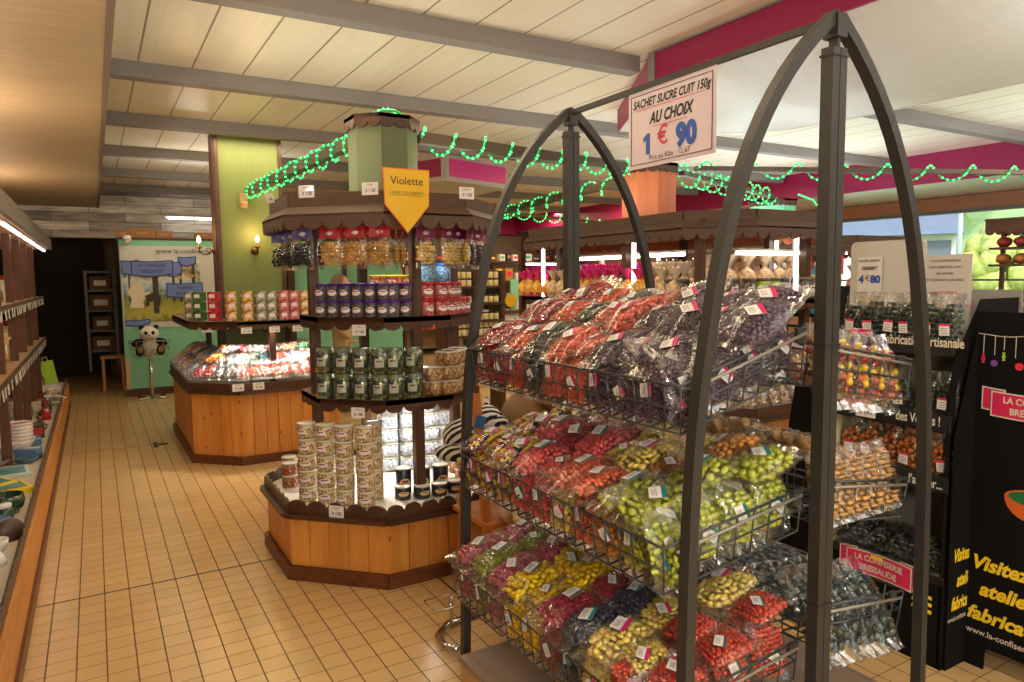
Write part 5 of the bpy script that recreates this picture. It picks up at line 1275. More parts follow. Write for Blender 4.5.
for z_i in range(3):
    y_ = 6.17
    for k, (x, c_) in enumerate(((.71, 'grey'), (.76, 'green'), (.86, 'red'), (.97, 'amber'), (1.085, 'amber'), (1.19, 'clear'), (1.275, 'clear'), (1.375, 'pink'), (1.46, 'pink'), (1.56, 'amber'), (1.64, 'dark green'), (1.74, 'dark green'))):
        yy = {0: 6.60, 1: 6.45, 2: 6.33, 3: 6.22}.get(k, 6.155); yy = {9: 6.20, 10: 6.26, 11: 6.36}.get(k, yy)
        o = MB().m(0).rbox((0, 0, .041), (.078, .10, .078), .006).m(1).box((0, -.0508, .045), (.045, .001, .03)).box((-.0395, 0, .045), (.001, .05, .03)).build('sweet_box', [mixcandy('box_'+c_, [BX[c_], [v*.7 for v in BX[c_]], [min(255, v*1.15) for v in BX[c_]]], .15, False, 60), STK])
        o.location = (x, yy, 1.19+z_i*.082); o.rotation_euler = (0, 0, -.5 if k < 3 else 0)
        tag(o, 'clear box of %s sweets on the shelf above the green-pillar counter, %s column, %s' % (c_, ORD[k], ('bottom', 'middle', 'top')[z_i]), 'box', 'sweet boxes on the shelf of the second counter')
for k, (x, y) in enumerate(((1.80, 6.9), (1.8, 7.0))):
    pass
# small spots under that shelf and its price cards
for k, (x, y) in enumerate(((.90, 6.35), (1.10, 6.2), (1.30, 6.2), (1.48, 6.2), (1.66, 6.3))):
    t = thing('spot_lamp', 'small bright spot under the box shelf of the second counter, %s from the left' % ORD[k], 'lamp', (x, y, 1.14), group='spots under the box shelf')
    MB().m(0, True).lathe([(0, 0), (.03, 0), (.03, -.012), (.024, -.016)], (x, y, 1.158), 12).build('housing', PAPER, t); MB().m(0, True).lathe([(0, -.020), (.024, -.017)], (x, y, 1.158), 12).build('lens', emis('spot_lens', (255, 246, 226), 25), t)
    l = bpy.data.lights.new('counter_spot', 'SPOT'); l.energy = 11; l.spot_size = 2.2; l.spot_blend = .8; l.color = (1, .9, .74); l.shadow_soft_size = .03
    o = bpy.data.objects.new('counter_spot', l); C.objects.link(o); o.location = (x, y, 1.13); o.rotation_euler = (.1, 0, 0)
for k, x in enumerate((.80, 1.05, 1.27, 1.46, 1.60)):
    price_card((x, (6.40, 6.045, 6.045, 6.045, 6.09)[k]-.03, 1.12), FX, Z, .085, .05, 'price card under the box shelf of the second counter, %s from the left' % ORD[k], 'BONBONS', ('4', '10'), group='price cards under the box shelf')
for k, x in enumerate((.97, 1.13)):
    price_card((x, 6.04, .655), FX, Z, .09, .06, ('left', 'right')[k]+' price card on the front rim of the green-pillar counter', 'SACHET', ('3', '90'))

# ------------------------------------------------------------------ mint partition panel with poster
pn = thing('partition_panel', 'mint green partition panel with a large web address poster beyond the counter', 'partition', (.9, 10.68, 0))
MB().box((1.12, 10.68, 1.08), (1.62, .09, 2.0)).build('panel', MINT, pn)
MB().box((1.12, 10.68, 2.095), (1.66, .11, .03)).box((1.12, 10.68, .05), (1.63, .11, .10)).build('frame', mat('dark_wood2', (80, 48, 32), .5), pn)
MB().box((.335, 10.63, .30), (.05, .01, .42)).build('beige_patch', mat('beige_patch', (206, 176, 136), .6), pn)
ps = thing('poster', 'white poster reading www.la-confiserie with a cow and forest picture', 'poster', (.95, 10.6, 1.4))
MB().box((1.0, 10.628, 1.455), (1.36, .01, 1.09)).build('sheet', mat('poster_white', (206, 206, 200), .35), ps)
def picture_mat():
    m, nt, b = nodes('poster_picture'); L = nt.links.new
    tc = nt.nodes.new('ShaderNodeTexCoord'); sp_ = nt.nodes.new('ShaderNodeSeparateXYZ'); L(tc.outputs['Object'], sp_.inputs[0])
    nz = nt.nodes.new('ShaderNodeTexNoise'); nz.inputs['Scale'].default_value = 9; nz.inputs['Detail'].default_value = 6; nz.inputs['Distortion'].default_value = 1; L(tc.outputs['Object'], nz.inputs['Vector'])
    ad = nt.nodes.new('ShaderNodeMath'); ad.operation = 'MULTIPLY_ADD'; ad.inputs[1].default_value = .45; L(nz.outputs['Fac'], ad.inputs[0]); L(sp_.outputs[2], ad.inputs[2])
    mr = nt.nodes.new('ShaderNodeMapRange'); mr.inputs['From Min'].default_value = -.25; mr.inputs['From Max'].default_value = .65; L(ad.outputs[0], mr.inputs[0])
    cr = nt.nodes.new('ShaderNodeValToRGB'); e = cr.color_ramp.elements
    for c_, p_ in (((70, 84, 40), 0), ((186, 176, 60), .18), ((150, 150, 52), .34), ((96, 110, 60), .48), ((160, 190, 214), .58), ((214, 214, 196), .68), ((96, 110, 66), .80), ((226, 226, 214), .95)):
        if p_ == 0: e[0].color = lin(c_); e[0].position = 0
        elif p_ == .95: e[-1].color = lin(c_); e[-1].position = .95
        else: x = e.new(p_); x.color = lin(c_)
    L(mr.outputs[0], cr.inputs[0]); L(cr.outputs[0], b.inputs['Base Color']); b.inputs['Roughness'].default_value = .35
    return m
me = MB().box((0, 0, 0), (.94, .004, .82)); pic = me.build('picture', picture_mat(), ps, world=False); pic.location = (.805-.95, 10.62-10.6, 1.40-1.4)
tr_ = MB().m(0)
for x, w_ in ((.72, .075), (.94, .03), (1.03, .035), (1.19, .045), (.41, .02)): tr_.plate([(-w_/2, -.30 if w_ > .05 else -.15), (w_/2*.8, -.30 if w_ > .05 else -.15), (w_/2*.9, .40), (-w_/2, .40)], (x, 10.617, 1.40), FX, Z, .001)
cow = [(.00, 0), (.03, .12), (-.02, .2), (.03, .30), (.10, .34), (.16, .30), (.19, .20), (.25, .22), (.24, .16), (.16, .10), (.17, 0)]
tr_.m(1).plate([(x, y) for x, y in cow], (.40, 10.616, 1.18), FX, Z, .001)
c2_ = [(0, 0), (.02, .08), (0, .14), (.12, .18), (.2, .13), (.18, 0), (.14, 0), (.13, .06), (.06, .06), (.05, 0)]
tr_.m(2).plate(c2_, (.58, 10.615, 1.20), FX, Z, .001)
tr_.m(3)
for x, z in ((1.05, 1.7), (1.10, 1.62), (1.15, 1.72), (1.17, 1.60), (1.02, 1.58)): tr_.plate([(.035*math.cos(a), .022*math.sin(a)) for a in (0, 1, 2, 3, 4, 5)], (x, 10.614, z), FX, Z, .001)
tr_.build('painted_trees_and_cows', [mat('paint_trunk', (66, 54, 44), .5), mat('paint_cow', (226, 214, 190), .5), mat('paint_darkcow', (60, 44, 36), .5), mat('paint_orange', (214, 150, 60), .5)], ps)
BLB = mat('banner_blue', (110, 130, 196), .45); NAV = mat('banner_navy', (48, 66, 140), .45)
def banner(x0, x1, zc, h, s1, s2_=None, y=10.611):
    for k, (g_, m_) in enumerate(((.014, NAV), (0, BLB))):
        pol = [(x0-g_, -h/2-g_), ((x0+x1)/2, -h/2-.02-g_), (x1+g_, -h/2+.02-g_), (x1+.0+g_, h/2+.01+g_), ((x0+x1)/2, h/2-.005+g_), (x0-g_, h/2+g_)]
        MB().plate(pol, (0, y-.002*k, zc), FX, Z, .001).build('banner', m_, ps)
    cx_ = (x0+x1)/2
    text(s1, .068, (cx_, y-.003, zc+(.035 if s2_ else 0)), FX, Z, NAV, ps, bold=.01, sx=.75)
    if s2_: text(s2_, .068, (cx_, y-.003, zc-.04), FX, Z, NAV, ps, bold=.01, sx=.75)
banner(.34, .52, 1.72, .15, ''); banner(.86, 1.04, 1.70, .16, ''); banner(.45, .93, 1.705, .17, 'LA CONFISERIE', 'BRESSAUDE', y=10.606)
banner(.86, 1.29, 1.41, .16, 'Fraicheur', 'des Vosges'); banner(1.02, 1.22, 1.80, .09, ''); banner(.35, .62, .985, .05, '')
text('www.la-confiserie', .085, (.74, 10.6, 1.935), FX, Z, INKK, ps, align='LEFT', sx=1.08)
boxes = [(.37, .16, .10), (.60, .28, .12), (.86, .2, .09), (1.35, .22, .08)]
for k, (x, w_, h_) in enumerate(boxes):
    o = MB().m(0).box((0, 0, h_/2), (w_, .1, h_)).m(1).box((0, 0, h_+.0006), (.03, .098, .001)).box((0, -.0506, h_/2), (w_*.5, .001, .02)).build('cardboard_box', [mat('cardboard', (150, 104, 70), .8), mat('parcel_tape', (170, 130, 90), .4)]); o.location = (x, 10.69, 2.112); tag(o, 'brown cardboard box lying on top of the mint panel, %s from the left' % ORD[k], 'box', 'boxes on top of the mint panel')
t = thing('security_camera', 'small white dome camera at the top left corner of the mint panel', 'camera', (.41, 10.55, 2.08))
MB().m(0, True).lathe([(0, .05), (.05, .05), (.055, .0), (.05, -.01)], (.41, 10.55, 2.08), 16).build('housing', WBW, t); MB().m(0, True).lathe([(.045, -.01), (.038, -.04), (.018, -.055), (0, -.06)], (.41, 10.55, 2.08), 16).build('dome', CLID, t)
# panda in a wire basket on a chrome stand
CHR = mat('chrome', (200, 200, 204), .12, metal=1)
PX, PY = .59, 10.32
st = thing('basket_stand', 'chrome pole stand with wire basket in front of the mint panel', 'stand', (PX, PY, 0))
MB().m(0, True).tube([(PX, PY, .01), (PX, PY, .56)], .022, 12).build('pole', CHR, st)
MB().m(0, True).tube([(PX-.16, PY-.14, .012), (PX+.16, PY+.14, .012)], .014, 8).tube([(PX-.16, PY+.14, .012), (PX+.16, PY-.14, .012)], .014, 8).build('foot', CHR, st)
m = MB().m(0, True)
for z, h_ in ((.56, .19), (.66, .22), (.76, .24)): m.tube([(PX-h_, PY-.13, z), (PX+h_, PY-.13, z), (PX+h_, PY+.13, z), (PX-h_, PY+.13, z)], .005, 6, closed=True)
for k in range(7):
    x = -1+2*k/6; m.tube([(PX+x*.24, PY-.13, .76), (PX+x*.19, PY-.13, .56), (PX+x*.19, PY+.13, .56), (PX+x*.24, PY+.13, .76)], .003, 5)
m.build('wire_basket', CHR, st)
BFU = mat('plush_black', (26, 24, 26), .9, bump=.8, scale=(200, 200, 200)); WFU = mat('plush_white', (226, 220, 210), .9, bump=.8, scale=(200, 200, 200)); BRN = mat('plush_brown', (140, 108, 74), .9, var=.15, bump=.9, scale=(120, 120, 120)); BEI = mat('plush_beige', (206, 178, 150), .9, var=.08, bump=.9, scale=(120, 120, 120))
pd = thing('plush_panda', 'black and white plush panda sitting in a wire basket', 'plush toy', (PX, PY, .58))
q = Vector((PX, PY, .58))
MB().m(0, True).ball(q+Vector((0, .02, .10)), (.10, .09, .12), 3).build('body', WFU, pd)
MB().m(0, True).ball(q+Vector((0, -.02, .27)), (.115, .095, .095), 3).m(0).ball(q+Vector((0, -.11, .25)), (.035, .03, .025), 2).build('head', WFU, pd)
for s_ in (-1, 1):
    MB().m(0, True).ball(q+Vector((s_*.085, 0, .355)), (.034, .02, .034), 2).build('ear', BFU, pd)
    MB().m(0, True).ball(q+Vector((s_*.04, -.105, .285)), (.022, .012, .028), 2, rot=(0, s_*.5, 0)).build('eye_patch', BFU, pd)
    MB().m(0, True).ball(q+Vector((s_*.14, -.03, .16)), (.08, .05, .05), 2, rot=(0, s_*.4, 0)).build('arm', BFU, pd)
    MB().m(0, True).ball(q+Vector((s_*.12, -.10, .06)), (.055, .055, .075), 2).build('leg', BFU, pd)
    MB().m(0, True).ball(q+Vector((s_*.12, -.155, .07)), (.035, .008, .045), 2).build('paw_pad', BRN, pd)
MB().m(0, True).ball(q+Vector((0, -.14, .258)), (.014, .008, .01), 1).build('nose', BFU, pd)

# dark storeroom rack, stool, boxes; tube on the back wall
GS = mat('grey_shelf_metal', (120, 122, 120), .5)
sr = thing('storeroom_rack', 'grey metal rack standing in the dark opening', 'shelf', (.08, 12.4, 0))
for x in (-.10, .27):
    for y in (12.2, 12.6): MB().box((x, y, .95), (.035, .035, 1.5)).build('upright', GS, sr)
for z in (.5, .8, 1.1, 1.4, 1.68): MB().box((.085, 12.4, z), (.36, .42, .025)).build('shelf', GS, sr)
for k, (z, w_, h_) in enumerate(((.515, .28, .2), (.815, .24, .2), (1.115, .3, .22), (1.415, .26, .2))):
    o = MB().m(0).box((0, 0, h_/2), (w_, .3, h_)).m(1).box((0, -.1506, h_/2), (w_*.6, .001, h_*.4)).build('storage_box', [mat('storage_brown', (120, 82, 52), .7), LBW]); o.location = (.085, 12.4, z); tag(o, 'brown storage box on the dark rack, %s from the bottom' % ORD[k], 'box', 'boxes on the storeroom rack')
stl = thing('wooden_stool', 'small wooden stool in the dark opening beside the mint panel', 'stool', (.18, 11.5, 0))
MB().box((.18, 11.5, .47), (.30, .30, .03)).build('seat', PLANK, stl)
for x in (.06, .30):
    for y in (11.38, 11.62): MB().box((x, y, .228), (.035, .035, .455)).build('leg', PLANK, stl)
t = thing('tube_light', 'white tube lamp on the grey boarded back wall', 'lamp', (1.5, 11.5, 2.45))
MB().box((1.52, 11.55, 2.46), (1.15, .10, .03)).build('housing', PAPER, t); MB().m(0, True).tube([(.98, 11.49, 2.45), (2.06, 11.49, 2.45)], .016, 8).build('tube', TUBE, t)

# ------------------------------------------------------------------ goods of the third kiosk (bags with tulle, jars), lamps
for k, (p, q_) in enumerate((((3.36, 4.65, 1.665), (3.36, 3.45, 1.665)), ((3.55, 3.18, 1.665), (4.15, 3.18, 1.665)))):
    t = thing('tube_light', ('long tube lamp under the left edge of the long kiosk awning', 'tube lamp under the front of the long kiosk awning')[k], 'lamp', p)
    MB().bar((p[0], p[1], p[2]+.02), (q_[0], q_[1], q_[2]+.02), .035, .015).build('housing', PAPER, t); MB().m(0, True).tube([p, q_], .013, 8).build('tube', TUBE, t)
for k, (x, y) in enumerate(((3.25, 4.98), (3.28, 3.86), (3.95, 3.04), (4.45, 3.60))):
    t = thing('upright_tube_light', 'upright white tube lamp on a post of the long kiosk, %s from the left' % ORD[k], 'lamp', (x, y, 1.5), group='upright tubes on the kiosks')
    z0, z1 = (1.02, 1.78) if k == 0 else (1.36, 1.78)
    MB().box((x+.012, y+.02, (z0+z1)/2), (.03, .02, z1-z0)).build('housing', PAPER, t); MB().m(0, True).tube([(x, y, z0), (x, y, z1)], .013, 8).build('tube', TUBE, t)
TUL = {'pink': film('tulle_pink', (255, 90, 190), base=.55, gain=.5, bump=1, scale=30), 'white': film('tulle_white', (250, 240, 240), base=.5, gain=.5, bump=1, scale=30)}
PKS = mat('tulle_pink_solid', (226, 54, 150), .6, island=.3); WHS = mat('tulle_white_solid', (224, 204, 180), .6, island=.25)
def gift(col):
    t = thing('gift_sachet', '', 'bag of sweets')
    body = mixcandy('gift_gold', [(240, 180, 70), (226, 140, 50), (250, 210, 110)], .3, False, 60) if col != 'white' else mixcandy('gift_cream', [(226, 196, 150), (206, 160, 110), (236, 214, 180)], .3, False, 60)
    MB().m(0, True).lathe([(0, 0), (.05, 0), (.055, .01)], seg=14).build('base', PKS if col != 'white' else WHS, t)
    MB().m(0, True).lathe([(.05, .01), (.062, .05), (.055, .10), (.02, .135), (.015, .14), (0, .14)], seg=14).build('sachet', body, t)
    m = MB().m(0, True); rr_ = random.Random(3)
    S_ = 22; rings = []
    for r_, z in ((.010, .132), (.022, .155), (.040, .185), (.052, .21)):
        for i in range(S_): f_ = 1+(.28 if i % 2 else -.2)*(r_/.05)+rr_.uniform(-.08, .08); rings.append((r_*f_*math.cos(2*PI*i/S_), r_*f_*math.sin(2*PI*i/S_), z+(.012 if i % 2 else 0)+rr_.uniform(-.006, .006)))
    m.add(rings, [(k*S_+i, k*S_+(i+1) % S_, (k+1)*S_+(i+1) % S_, (k+1)*S_+i) for k in range(3) for i in range(S_)])
    for i in range(5): m.ball((rr_.uniform(-.03, .03), rr_.uniform(-.025, .025), .185+rr_.uniform(-.01, .02)), (.018, .014, .020), 1, noise=.3, rnd=rr_)
    m.build('tulle_bow', PKS if col != 'white' else WHS, t)
    return t
gp, gw = gift('pink'), gift('white')
u1 = u2 = True; kp = kw = 0
for row_ in range(2):
    y = 5.35
    while y > 3.35:
        pink = (4.95 < y < 5.40) or (3.72 < y < 4.55)
        if pink:
            o = gp if u1 else copy_tree(gp); u1 = False; kp += 1; lab = 'pink-bowed golden sachet on the long kiosk shelf, %s row, %s from left' % (('front', 'back')[row_], ORD[kp-1] if kp <= len(ORD) else 'far right')
        else:
            o = gw if u2 else copy_tree(gw); u2 = False; kw += 1; lab = 'cream sachet with white bow on the long kiosk shelf, %s row, %s from the left' % (('front', 'back')[row_], ORD[kw-1] if kw <= len(ORD) else 'far right')
        o.location = (3.29+row_*.13, y+row_*.05, 1.363); o.rotation_euler = (0, 0, y*9); o['label'] = lab; o['group'] = 'sachets with tulle on the long kiosk'
        if row_: o.scale = (1, 1, 1.18)
        y -= .118
    kp = kw = 0
dj = tub('glass_jar', '', 'jar', .043, .14, mixcandy('dark_jar_sweets', [(120, 106, 92), (80, 70, 62), (170, 160, 146), (60, 54, 50)], .15, False, 80), mat('jar_lid_grey', (96, 88, 82), .3), lidh=.02, label_mat=STK)
lj = tub('glass_jar', '', 'jar', .043, .14, mat('lime_jar_sweets', (170, 196, 30), .2, var=.2, scale=(60, 60, 60)), mat('jar_lid_grey', (96, 88, 82), .3), lidh=.02, label_mat=STK)
jp = [(3.29, 3.50), (3.30, 3.40), (3.36, 3.30), (3.43, 3.23), (3.50, 3.16), (3.58, 3.10), (3.68, 3.08), (3.78, 3.08), (3.88, 3.08), (3.98, 3.08), (4.08, 3.08), (4.18, 3.10), (4.27, 3.17), (4.35, 3.25)]
for k, (x, y) in enumerate(jp):
    src_ = lj if k in (6, 7) else dj
    o = src_ if k in (0, 6) else copy_tree(src_)
    o.location = (x, y, 1.363); o.rotation_euler = (0, 0, -.5); o['label'] = '%s glass jar on the front shelf of the long kiosk, %s from the left' % ('lime green' if k in (6, 7) else 'dark', ORD[k]); o['group'] = 'glass jars on the long kiosk'
for k, (x, y) in enumerate(((3.50, 3.38), (3.62, 3.32), (3.74, 3.26), (3.90, 3.25), (4.04, 3.25), (4.18, 3.27), (3.6, 3.5), (3.8, 3.45), (4.0, 3.45))):
    o = copy_tree(gw); o.location = (x, y, 1.363+.06); o.scale = (1, 1, 1.1); o['label'] = 'cream sachet with white bow behind the jars of the long kiosk, %s' % ORD[k]; o['group'] = 'white-bowed sachets behind the jars'
for k, (y, c_) in enumerate(((5.3, 'gold'), (5.1, 'gold'), (4.85, 'peach'), (4.6, 'white'), (4.3, 'gold'), (4.1, 'gold'), (3.9, 'white'), (3.7, 'white'), (3.5, 'white'))):
    packet(c_, (3.30, y, .99), (Matrix.Rotation(.3*k, 3, 'Z') @ Matrix.Rotation(-.3, 3, 'Y')).to_euler(), 'lower shelf of long kiosk', 'packets on the lower shelf of the long kiosk')
for k, y in enumerate((5.2, 4.9, 4.6, 4.3, 4.0, 3.7)):
    t = thing('spot_lamp', 'small spot under the main shelf of the long kiosk, %s from the far end' % ORD[k], 'lamp', (3.25, y, 1.31), group='spots under the long kiosk shelf')
    MB().m(0, True).lathe([(0, 0), (.03, 0), (.03, -.012), (.024, -.016)], (3.26, y, 1.325), 12).build('housing', PAPER, t); MB().m(0, True).lathe([(0, -.022), (.024, -.017)], (3.26, y, 1.325), 12).build('lens', emis('spot_lens', (255, 246, 226), 25), t)
# chocolate heaps on its tray
sp['choc'] = small_bag(20, mat('packet_choc', (92, 50, 36), .4, island=.3)); sp['beige'] = small_bag(21, mat('packet_beige', (206, 160, 116), .4, island=.2)); sp['orangebox'] = None
for row_, (c_, inn, z) in enumerate((('beige', .10, .75), ('beige', .17, .80), ('choc', .24, .87), ('choc', .31, .90))):
    P3 = octo(3.86, 4.25, .70, 1.30, .32)
    for ed, n in ((7, 14), (0, 4), (1, 7), (2, 4)):
        p, q_ = Vector((*P3[ed], 0)), Vector((*P3[(ed+1) % 8], 0)); d = (q_-p).normalized(); nr = Vector((d.y, -d.x, 0))
        for k in range(n):
            if ed == 7 and k < 5: continue
            a = p+(q_-p)*((k+.5)/n)-nr*inn; a.z = z
            packet(c_, a, (Matrix.Rotation(math.atan2(-nr.y, -nr.x)+rg.uniform(-.2, .2), 3, 'Z') @ Matrix.Rotation(-1.0, 3, 'Y')).to_euler(), 'long kiosk tray, %s row, %s' % (ORD[row_], {7: 'left side', 0: 'left corner', 1: 'front', 2: 'right corner'}[ed]), 'packets on the tray of the long kiosk')
OB = mat('orange_pack', (240, 150, 20), .4)
for k, x in enumerate((3.62, 3.74, 3.90, 4.02)):
    o = MB().m(0).box((0, 0, .09), (.10, .06, .18)).m(1).box((0, -.0306, .10), (.07, .001, .07)).build('sweet_carton', [OB, LBW]); o.location = (x, 3.42, .955); tag(o, 'orange carton on the lower shelf of the long kiosk, %s from the left' % ORD[k], 'box', 'orange cartons')
# fourth kiosk: bottles, jars, tubes, red sign
t = thing('tube_light', 'tube lamp under the awning of the rightmost kiosk', 'lamp', (5.7, 4.1, 1.72))
MB().bar((5.62, 4.35, 1.74), (5.62, 6.2, 1.74), .03, .012).build('housing', PAPER, t); MB().m(0, True).tube([(5.62, 4.35, 1.72), (5.62, 6.2, 1.72)], .017, 8).tube([(5.78, 4.02, 1.72), (6.7, 4.02, 1.72)], .017, 8).build('tube', TUBE, t)
RS = mat('red_sign', (206, 60, 66), .5)
t = thing('red_sign', 'red sign reading DRAGEES under the rightmost kiosk awning', 'sign', (5.75, 4.5, 1.62))
MB().plate([(-.27, -.08), (.27, -.08), (.27, .09), (-.27, .09)], (5.9, 4.35, 1.60), (.75, -.66, 0), Z, .01).build('panel', RS, t); text('DRAGEES', .06, (5.9, 4.35, 1.63), (.75, -.66, 0), Z, TXC, t, sx=1.1)
SQ = [(40, 160, 200), (40, 90, 180), (50, 170, 210), (220, 60, 80), (240, 200, 40), (80, 180, 60), (226, 60, 60), (90, 190, 220), (240, 150, 40)]
shelfunit = thing('bottle_shelf', 'small black two-tier shelf of coloured bottles beside the rightmost kiosk', 'shelf', (4.9, 3.72, 0))
for z in (1.43, 1.21): MB().box((4.98, 3.72, z-.012), (.28, .75, .022)).build('shelf', BLK, shelfunit)
for y in (3.36, 4.08): MB().box((4.98, y, .84), (.26, .02, 1.68-.0)).build('side', BLK, shelfunit) if y > 4 else MB().box((4.98, y, .71), (.26, .02, 1.42)).build('side', BLK, shelfunit)
for z, ys in ((1.433, (4.0, 3.9, 3.80, 3.70, 3.60, 3.50, 3.42)), (1.213, (3.98, 3.88, 3.78, 3.69, 3.60, 3.50))):
    for k, y in enumerate(ys):
        c_ = SQ[(k+int(z*10)) % len(SQ)]
        t = thing('plastic_bottle', 'coloured plastic bottle on the %s tier of the black bottle shelf, %s from the left' % ('upper' if z > 1.3 else 'lower', ORD[k]), 'bottle', (4.92, y, z), group='coloured bottles')
        MB().m(0, True).lathe([(0, 0), (.034, 0), (.036, .02), (.036, .11), (.018, .14), (.016, .15), (0, .15)], (4.92, y, z), 14).build('body', mat('bottle_%d%d%d' % c_, c_, .25, coat=.5), t)
        MB().m(0, True).lathe([(.018, .148), (.020, .152), (.016, .185), (0, .187)], (4.92, y, z), 12).build('cap', mat('cap_%d' % (k % 3), ((226, 60, 50), (240, 240, 230), (240, 200, 40))[k % 3], .3), t)
        MB().m(0, True).lathe([(.0365, .04), (.0365, .09)], (4.92, y, z), 14).build('sticker', STKY, t)
for k, (x, y) in enumerate(((5.62, 6.0), (5.62, 5.7), (5.62, 5.4), (5.62, 5.1), (5.62, 4.8), (5.7, 4.45), (5.9, 4.15), (6.1, 4.05), (6.3, 4.05), (6.5, 4.05), (6.7, 4.15))):
    o = copy_tree(dj); o.location = (x, y, 1.325); o['label'] = 'dark glass jar on the rightmost kiosk shelf, %s from the left' % ORD[k]; o['group'] = 'jars on the rightmost kiosk'
    o = copy_tree(gw); o.location = (x+.14, y+.1, 1.325); o.scale = (1.2, 1.2, 1.3); o['label'] = 'white-bowed sachet on the rightmost kiosk, %s from the left' % ORD[k]; o['group'] = 'sachets on the rightmost kiosk'

# ------------------------------------------------------------------ behind: honey shelf, counters, card carousel
hs = thing('honey_shelf', 'brown shelf of small pale jars behind the octagonal kiosk', 'shelf', (3.4, 6.5, 0))
for x in (3.08, 3.40, 3.72): MB().box((x, 6.62, .80), (.05, .26, 1.6)).build('upright', DKV, hs)
HZ = (.70, .93, 1.09, 1.27, 1.44)
for z in HZ: MB().box((3.40, 6.60, z-.012), (.64, .26, .022)).build('shelf', DKW, hs)
hj = MB().m(0, True).lathe([(0, 0), (.026, 0), (.028, .006), (.028, .06), (.024, .066)], seg=10).m(1, True).lathe([(.026, .066), (.027, .082), (0, .083)], seg=10).build('honey_jar', [mat('honey_jar_pale', (226, 208, 150), .3), mat('honey_lid', (54, 44, 34), .4)])
n_ = 0
for zi, z in enumerate(HZ):
    for k, x in enumerate((3.14, 3.205, 3.27, 3.335, 3.46, 3.525, 3.59, 3.655)):
        for j in range(2 if zi in (1, 4) else 1):
            o = hj if n_ == 0 else copy_tree(hj); n_ += 1; o.location = (x, 6.52, z+j*.084)
            tag(o, 'honey jar on %s shelf of brown rack, %s from left%s' % (ORD[zi], ORD[k], ', upper tier' if j else ''), 'jar', 'honey jars')
BK = thing('back_shelving', 'dark brown shelving with a lit top along the far wall', 'shelf', (7, 12.9, 0))
for x in np.arange(4.2, 9.5, 1.0): MB().box((float(x), 13.1, .9), (.05, .4, 1.8)).build('upright', DKV, BK)
for z in (.5, 1.0, 1.45, 1.86): MB().box((6.8, 13.1, z), (5.4, .42, .04)).build('shelf', DKW, BK)
MB().box((6.8, 13.35, 1.0), (5.4, .02, 1.8)).build('back_panel', mat('beige_back', (176, 150, 120), .7), BK)
for k, (x0, x1) in enumerate(((4.5, 5.05), (7.9, 9.0))):
    t = thing('tube_light', ('left', 'right')[k]+' white tube lamp under the far shelving', 'lamp', (x0, 12.86, 1.82)); MB().box(((x0+x1)/2, 12.89, 1.83), (x1-x0, .03, .02)).build('housing', PAPER, t); MB().m(0, True).tube([(x0, 12.86, 1.81), (x1, 12.86, 1.81)], .02, 8).build('tube', TUBE, t)
rx = random.Random(21)
PC = [(214, 60, 60), (60, 110, 190), (230, 220, 200), (240, 200, 60), (90, 70, 60), (200, 120, 160), (110, 170, 150), (240, 240, 236), (50, 60, 90), (190, 140, 90)]
k = 0
for z in (.52, 1.02, 1.47, 1.88):
    x = 4.35
    while x < 9.3:
        w_, h_ = rx.uniform(.09, .22), rx.uniform(.12, .30); c_ = PC[rx.randrange(10)]
        if z > 1.8: h_ *= .6; c_ = PC[rx.choice((2, 4, 8, 7))]
        o = MB().m(0).box((0, 0, h_/2), (w_, .12, h_)).m(1).box((0, -.0606, h_*.55), (w_*.7, .001, h_*.4)).build('packaged_goods', [mat('pack_%d' % PC.index(c_), c_, .4), mat('packlabel_%d' % (k % 4), PC[(k*3) % 10], .4)]); o.location = (x, 12.98, z); x += w_+rx.uniform(.02, .12); k += 1
        tag(o, 'box of goods on the %s far shelf, %.1f metres along from the mint wall' % ({.52: 'lowest', 1.02: 'second', 1.47: 'third', 1.88: 'top'}[z], x-3), 'box', 'boxes on the far shelving')
cn_ = thing('sales_counter', 'pale counter with a mint advertising panel behind the octagonal kiosk', 'counter', (6.0, 9.3, 0))
MB().box((5.6, 9.3, .5), (1.5, .5, 1.0)).build('body', mat('counter_white', (206, 202, 192), .5), cn_); MB().box((5.6, 9.3, 1.02), (1.6, .6, .04)).build('worktop', DKW, cn_)
t = thing('mint_panel_sign', 'mint green advertising panel with pale arc and yellow ball on the counter', 'sign', (5.75, 9.2, 1.04)); MB().box((5.75, 9.25, 1.27), (.62, .03, .46)).build('panel', mat('mint_light', (150, 220, 190), .5), t)
MB().plate([(-.25, 0), (.28, 0), (.2, .14), (.05, .22), (-.12, .20), (-.22, .1)], (5.77, 9.23, 1.05), FX, Z, .004).build('pale_arc', PAPER, t)
MB().plate([(.10*math.cos(a), .10*math.sin(a)) for a in np.linspace(0, 2*PI, 21)[:-1]], (5.42, 9.2, 1.18), FX, Z, .02).build('yellow_ball', YEL, t)
ca = thing('card_carousel', 'tall rotating rack of dark violet cards behind the wire rack', 'card rack', (5.4, 7.9, 0))
MB().m(0, True).tube([(5.4, 7.9, 0), (5.4, 7.9, 1.75)], .02, 8).build('pole', CHR, ca); MB().m(0, True).lathe([(0, 0), (.22, 0), (.22, .02), (0, .03)], (5.4, 7.9, 0), 20).build('foot', GS, ca)
for k in range(8):
    m = MB()
    for j in range(11): m.m((j+k) % 3).box((5.4+.14*math.cos(k*PI/4), 7.9+.14*math.sin(k*PI/4), .45+j*.115), (.08, .02, .10), (0, 0, k*PI/4+PI/2))
    m.build('card_column', [mat('card_violet', (70, 50, 90), .4), mat('card_dark', (40, 38, 50), .4), mat('card_lilac', (150, 130, 170), .4)], ca)
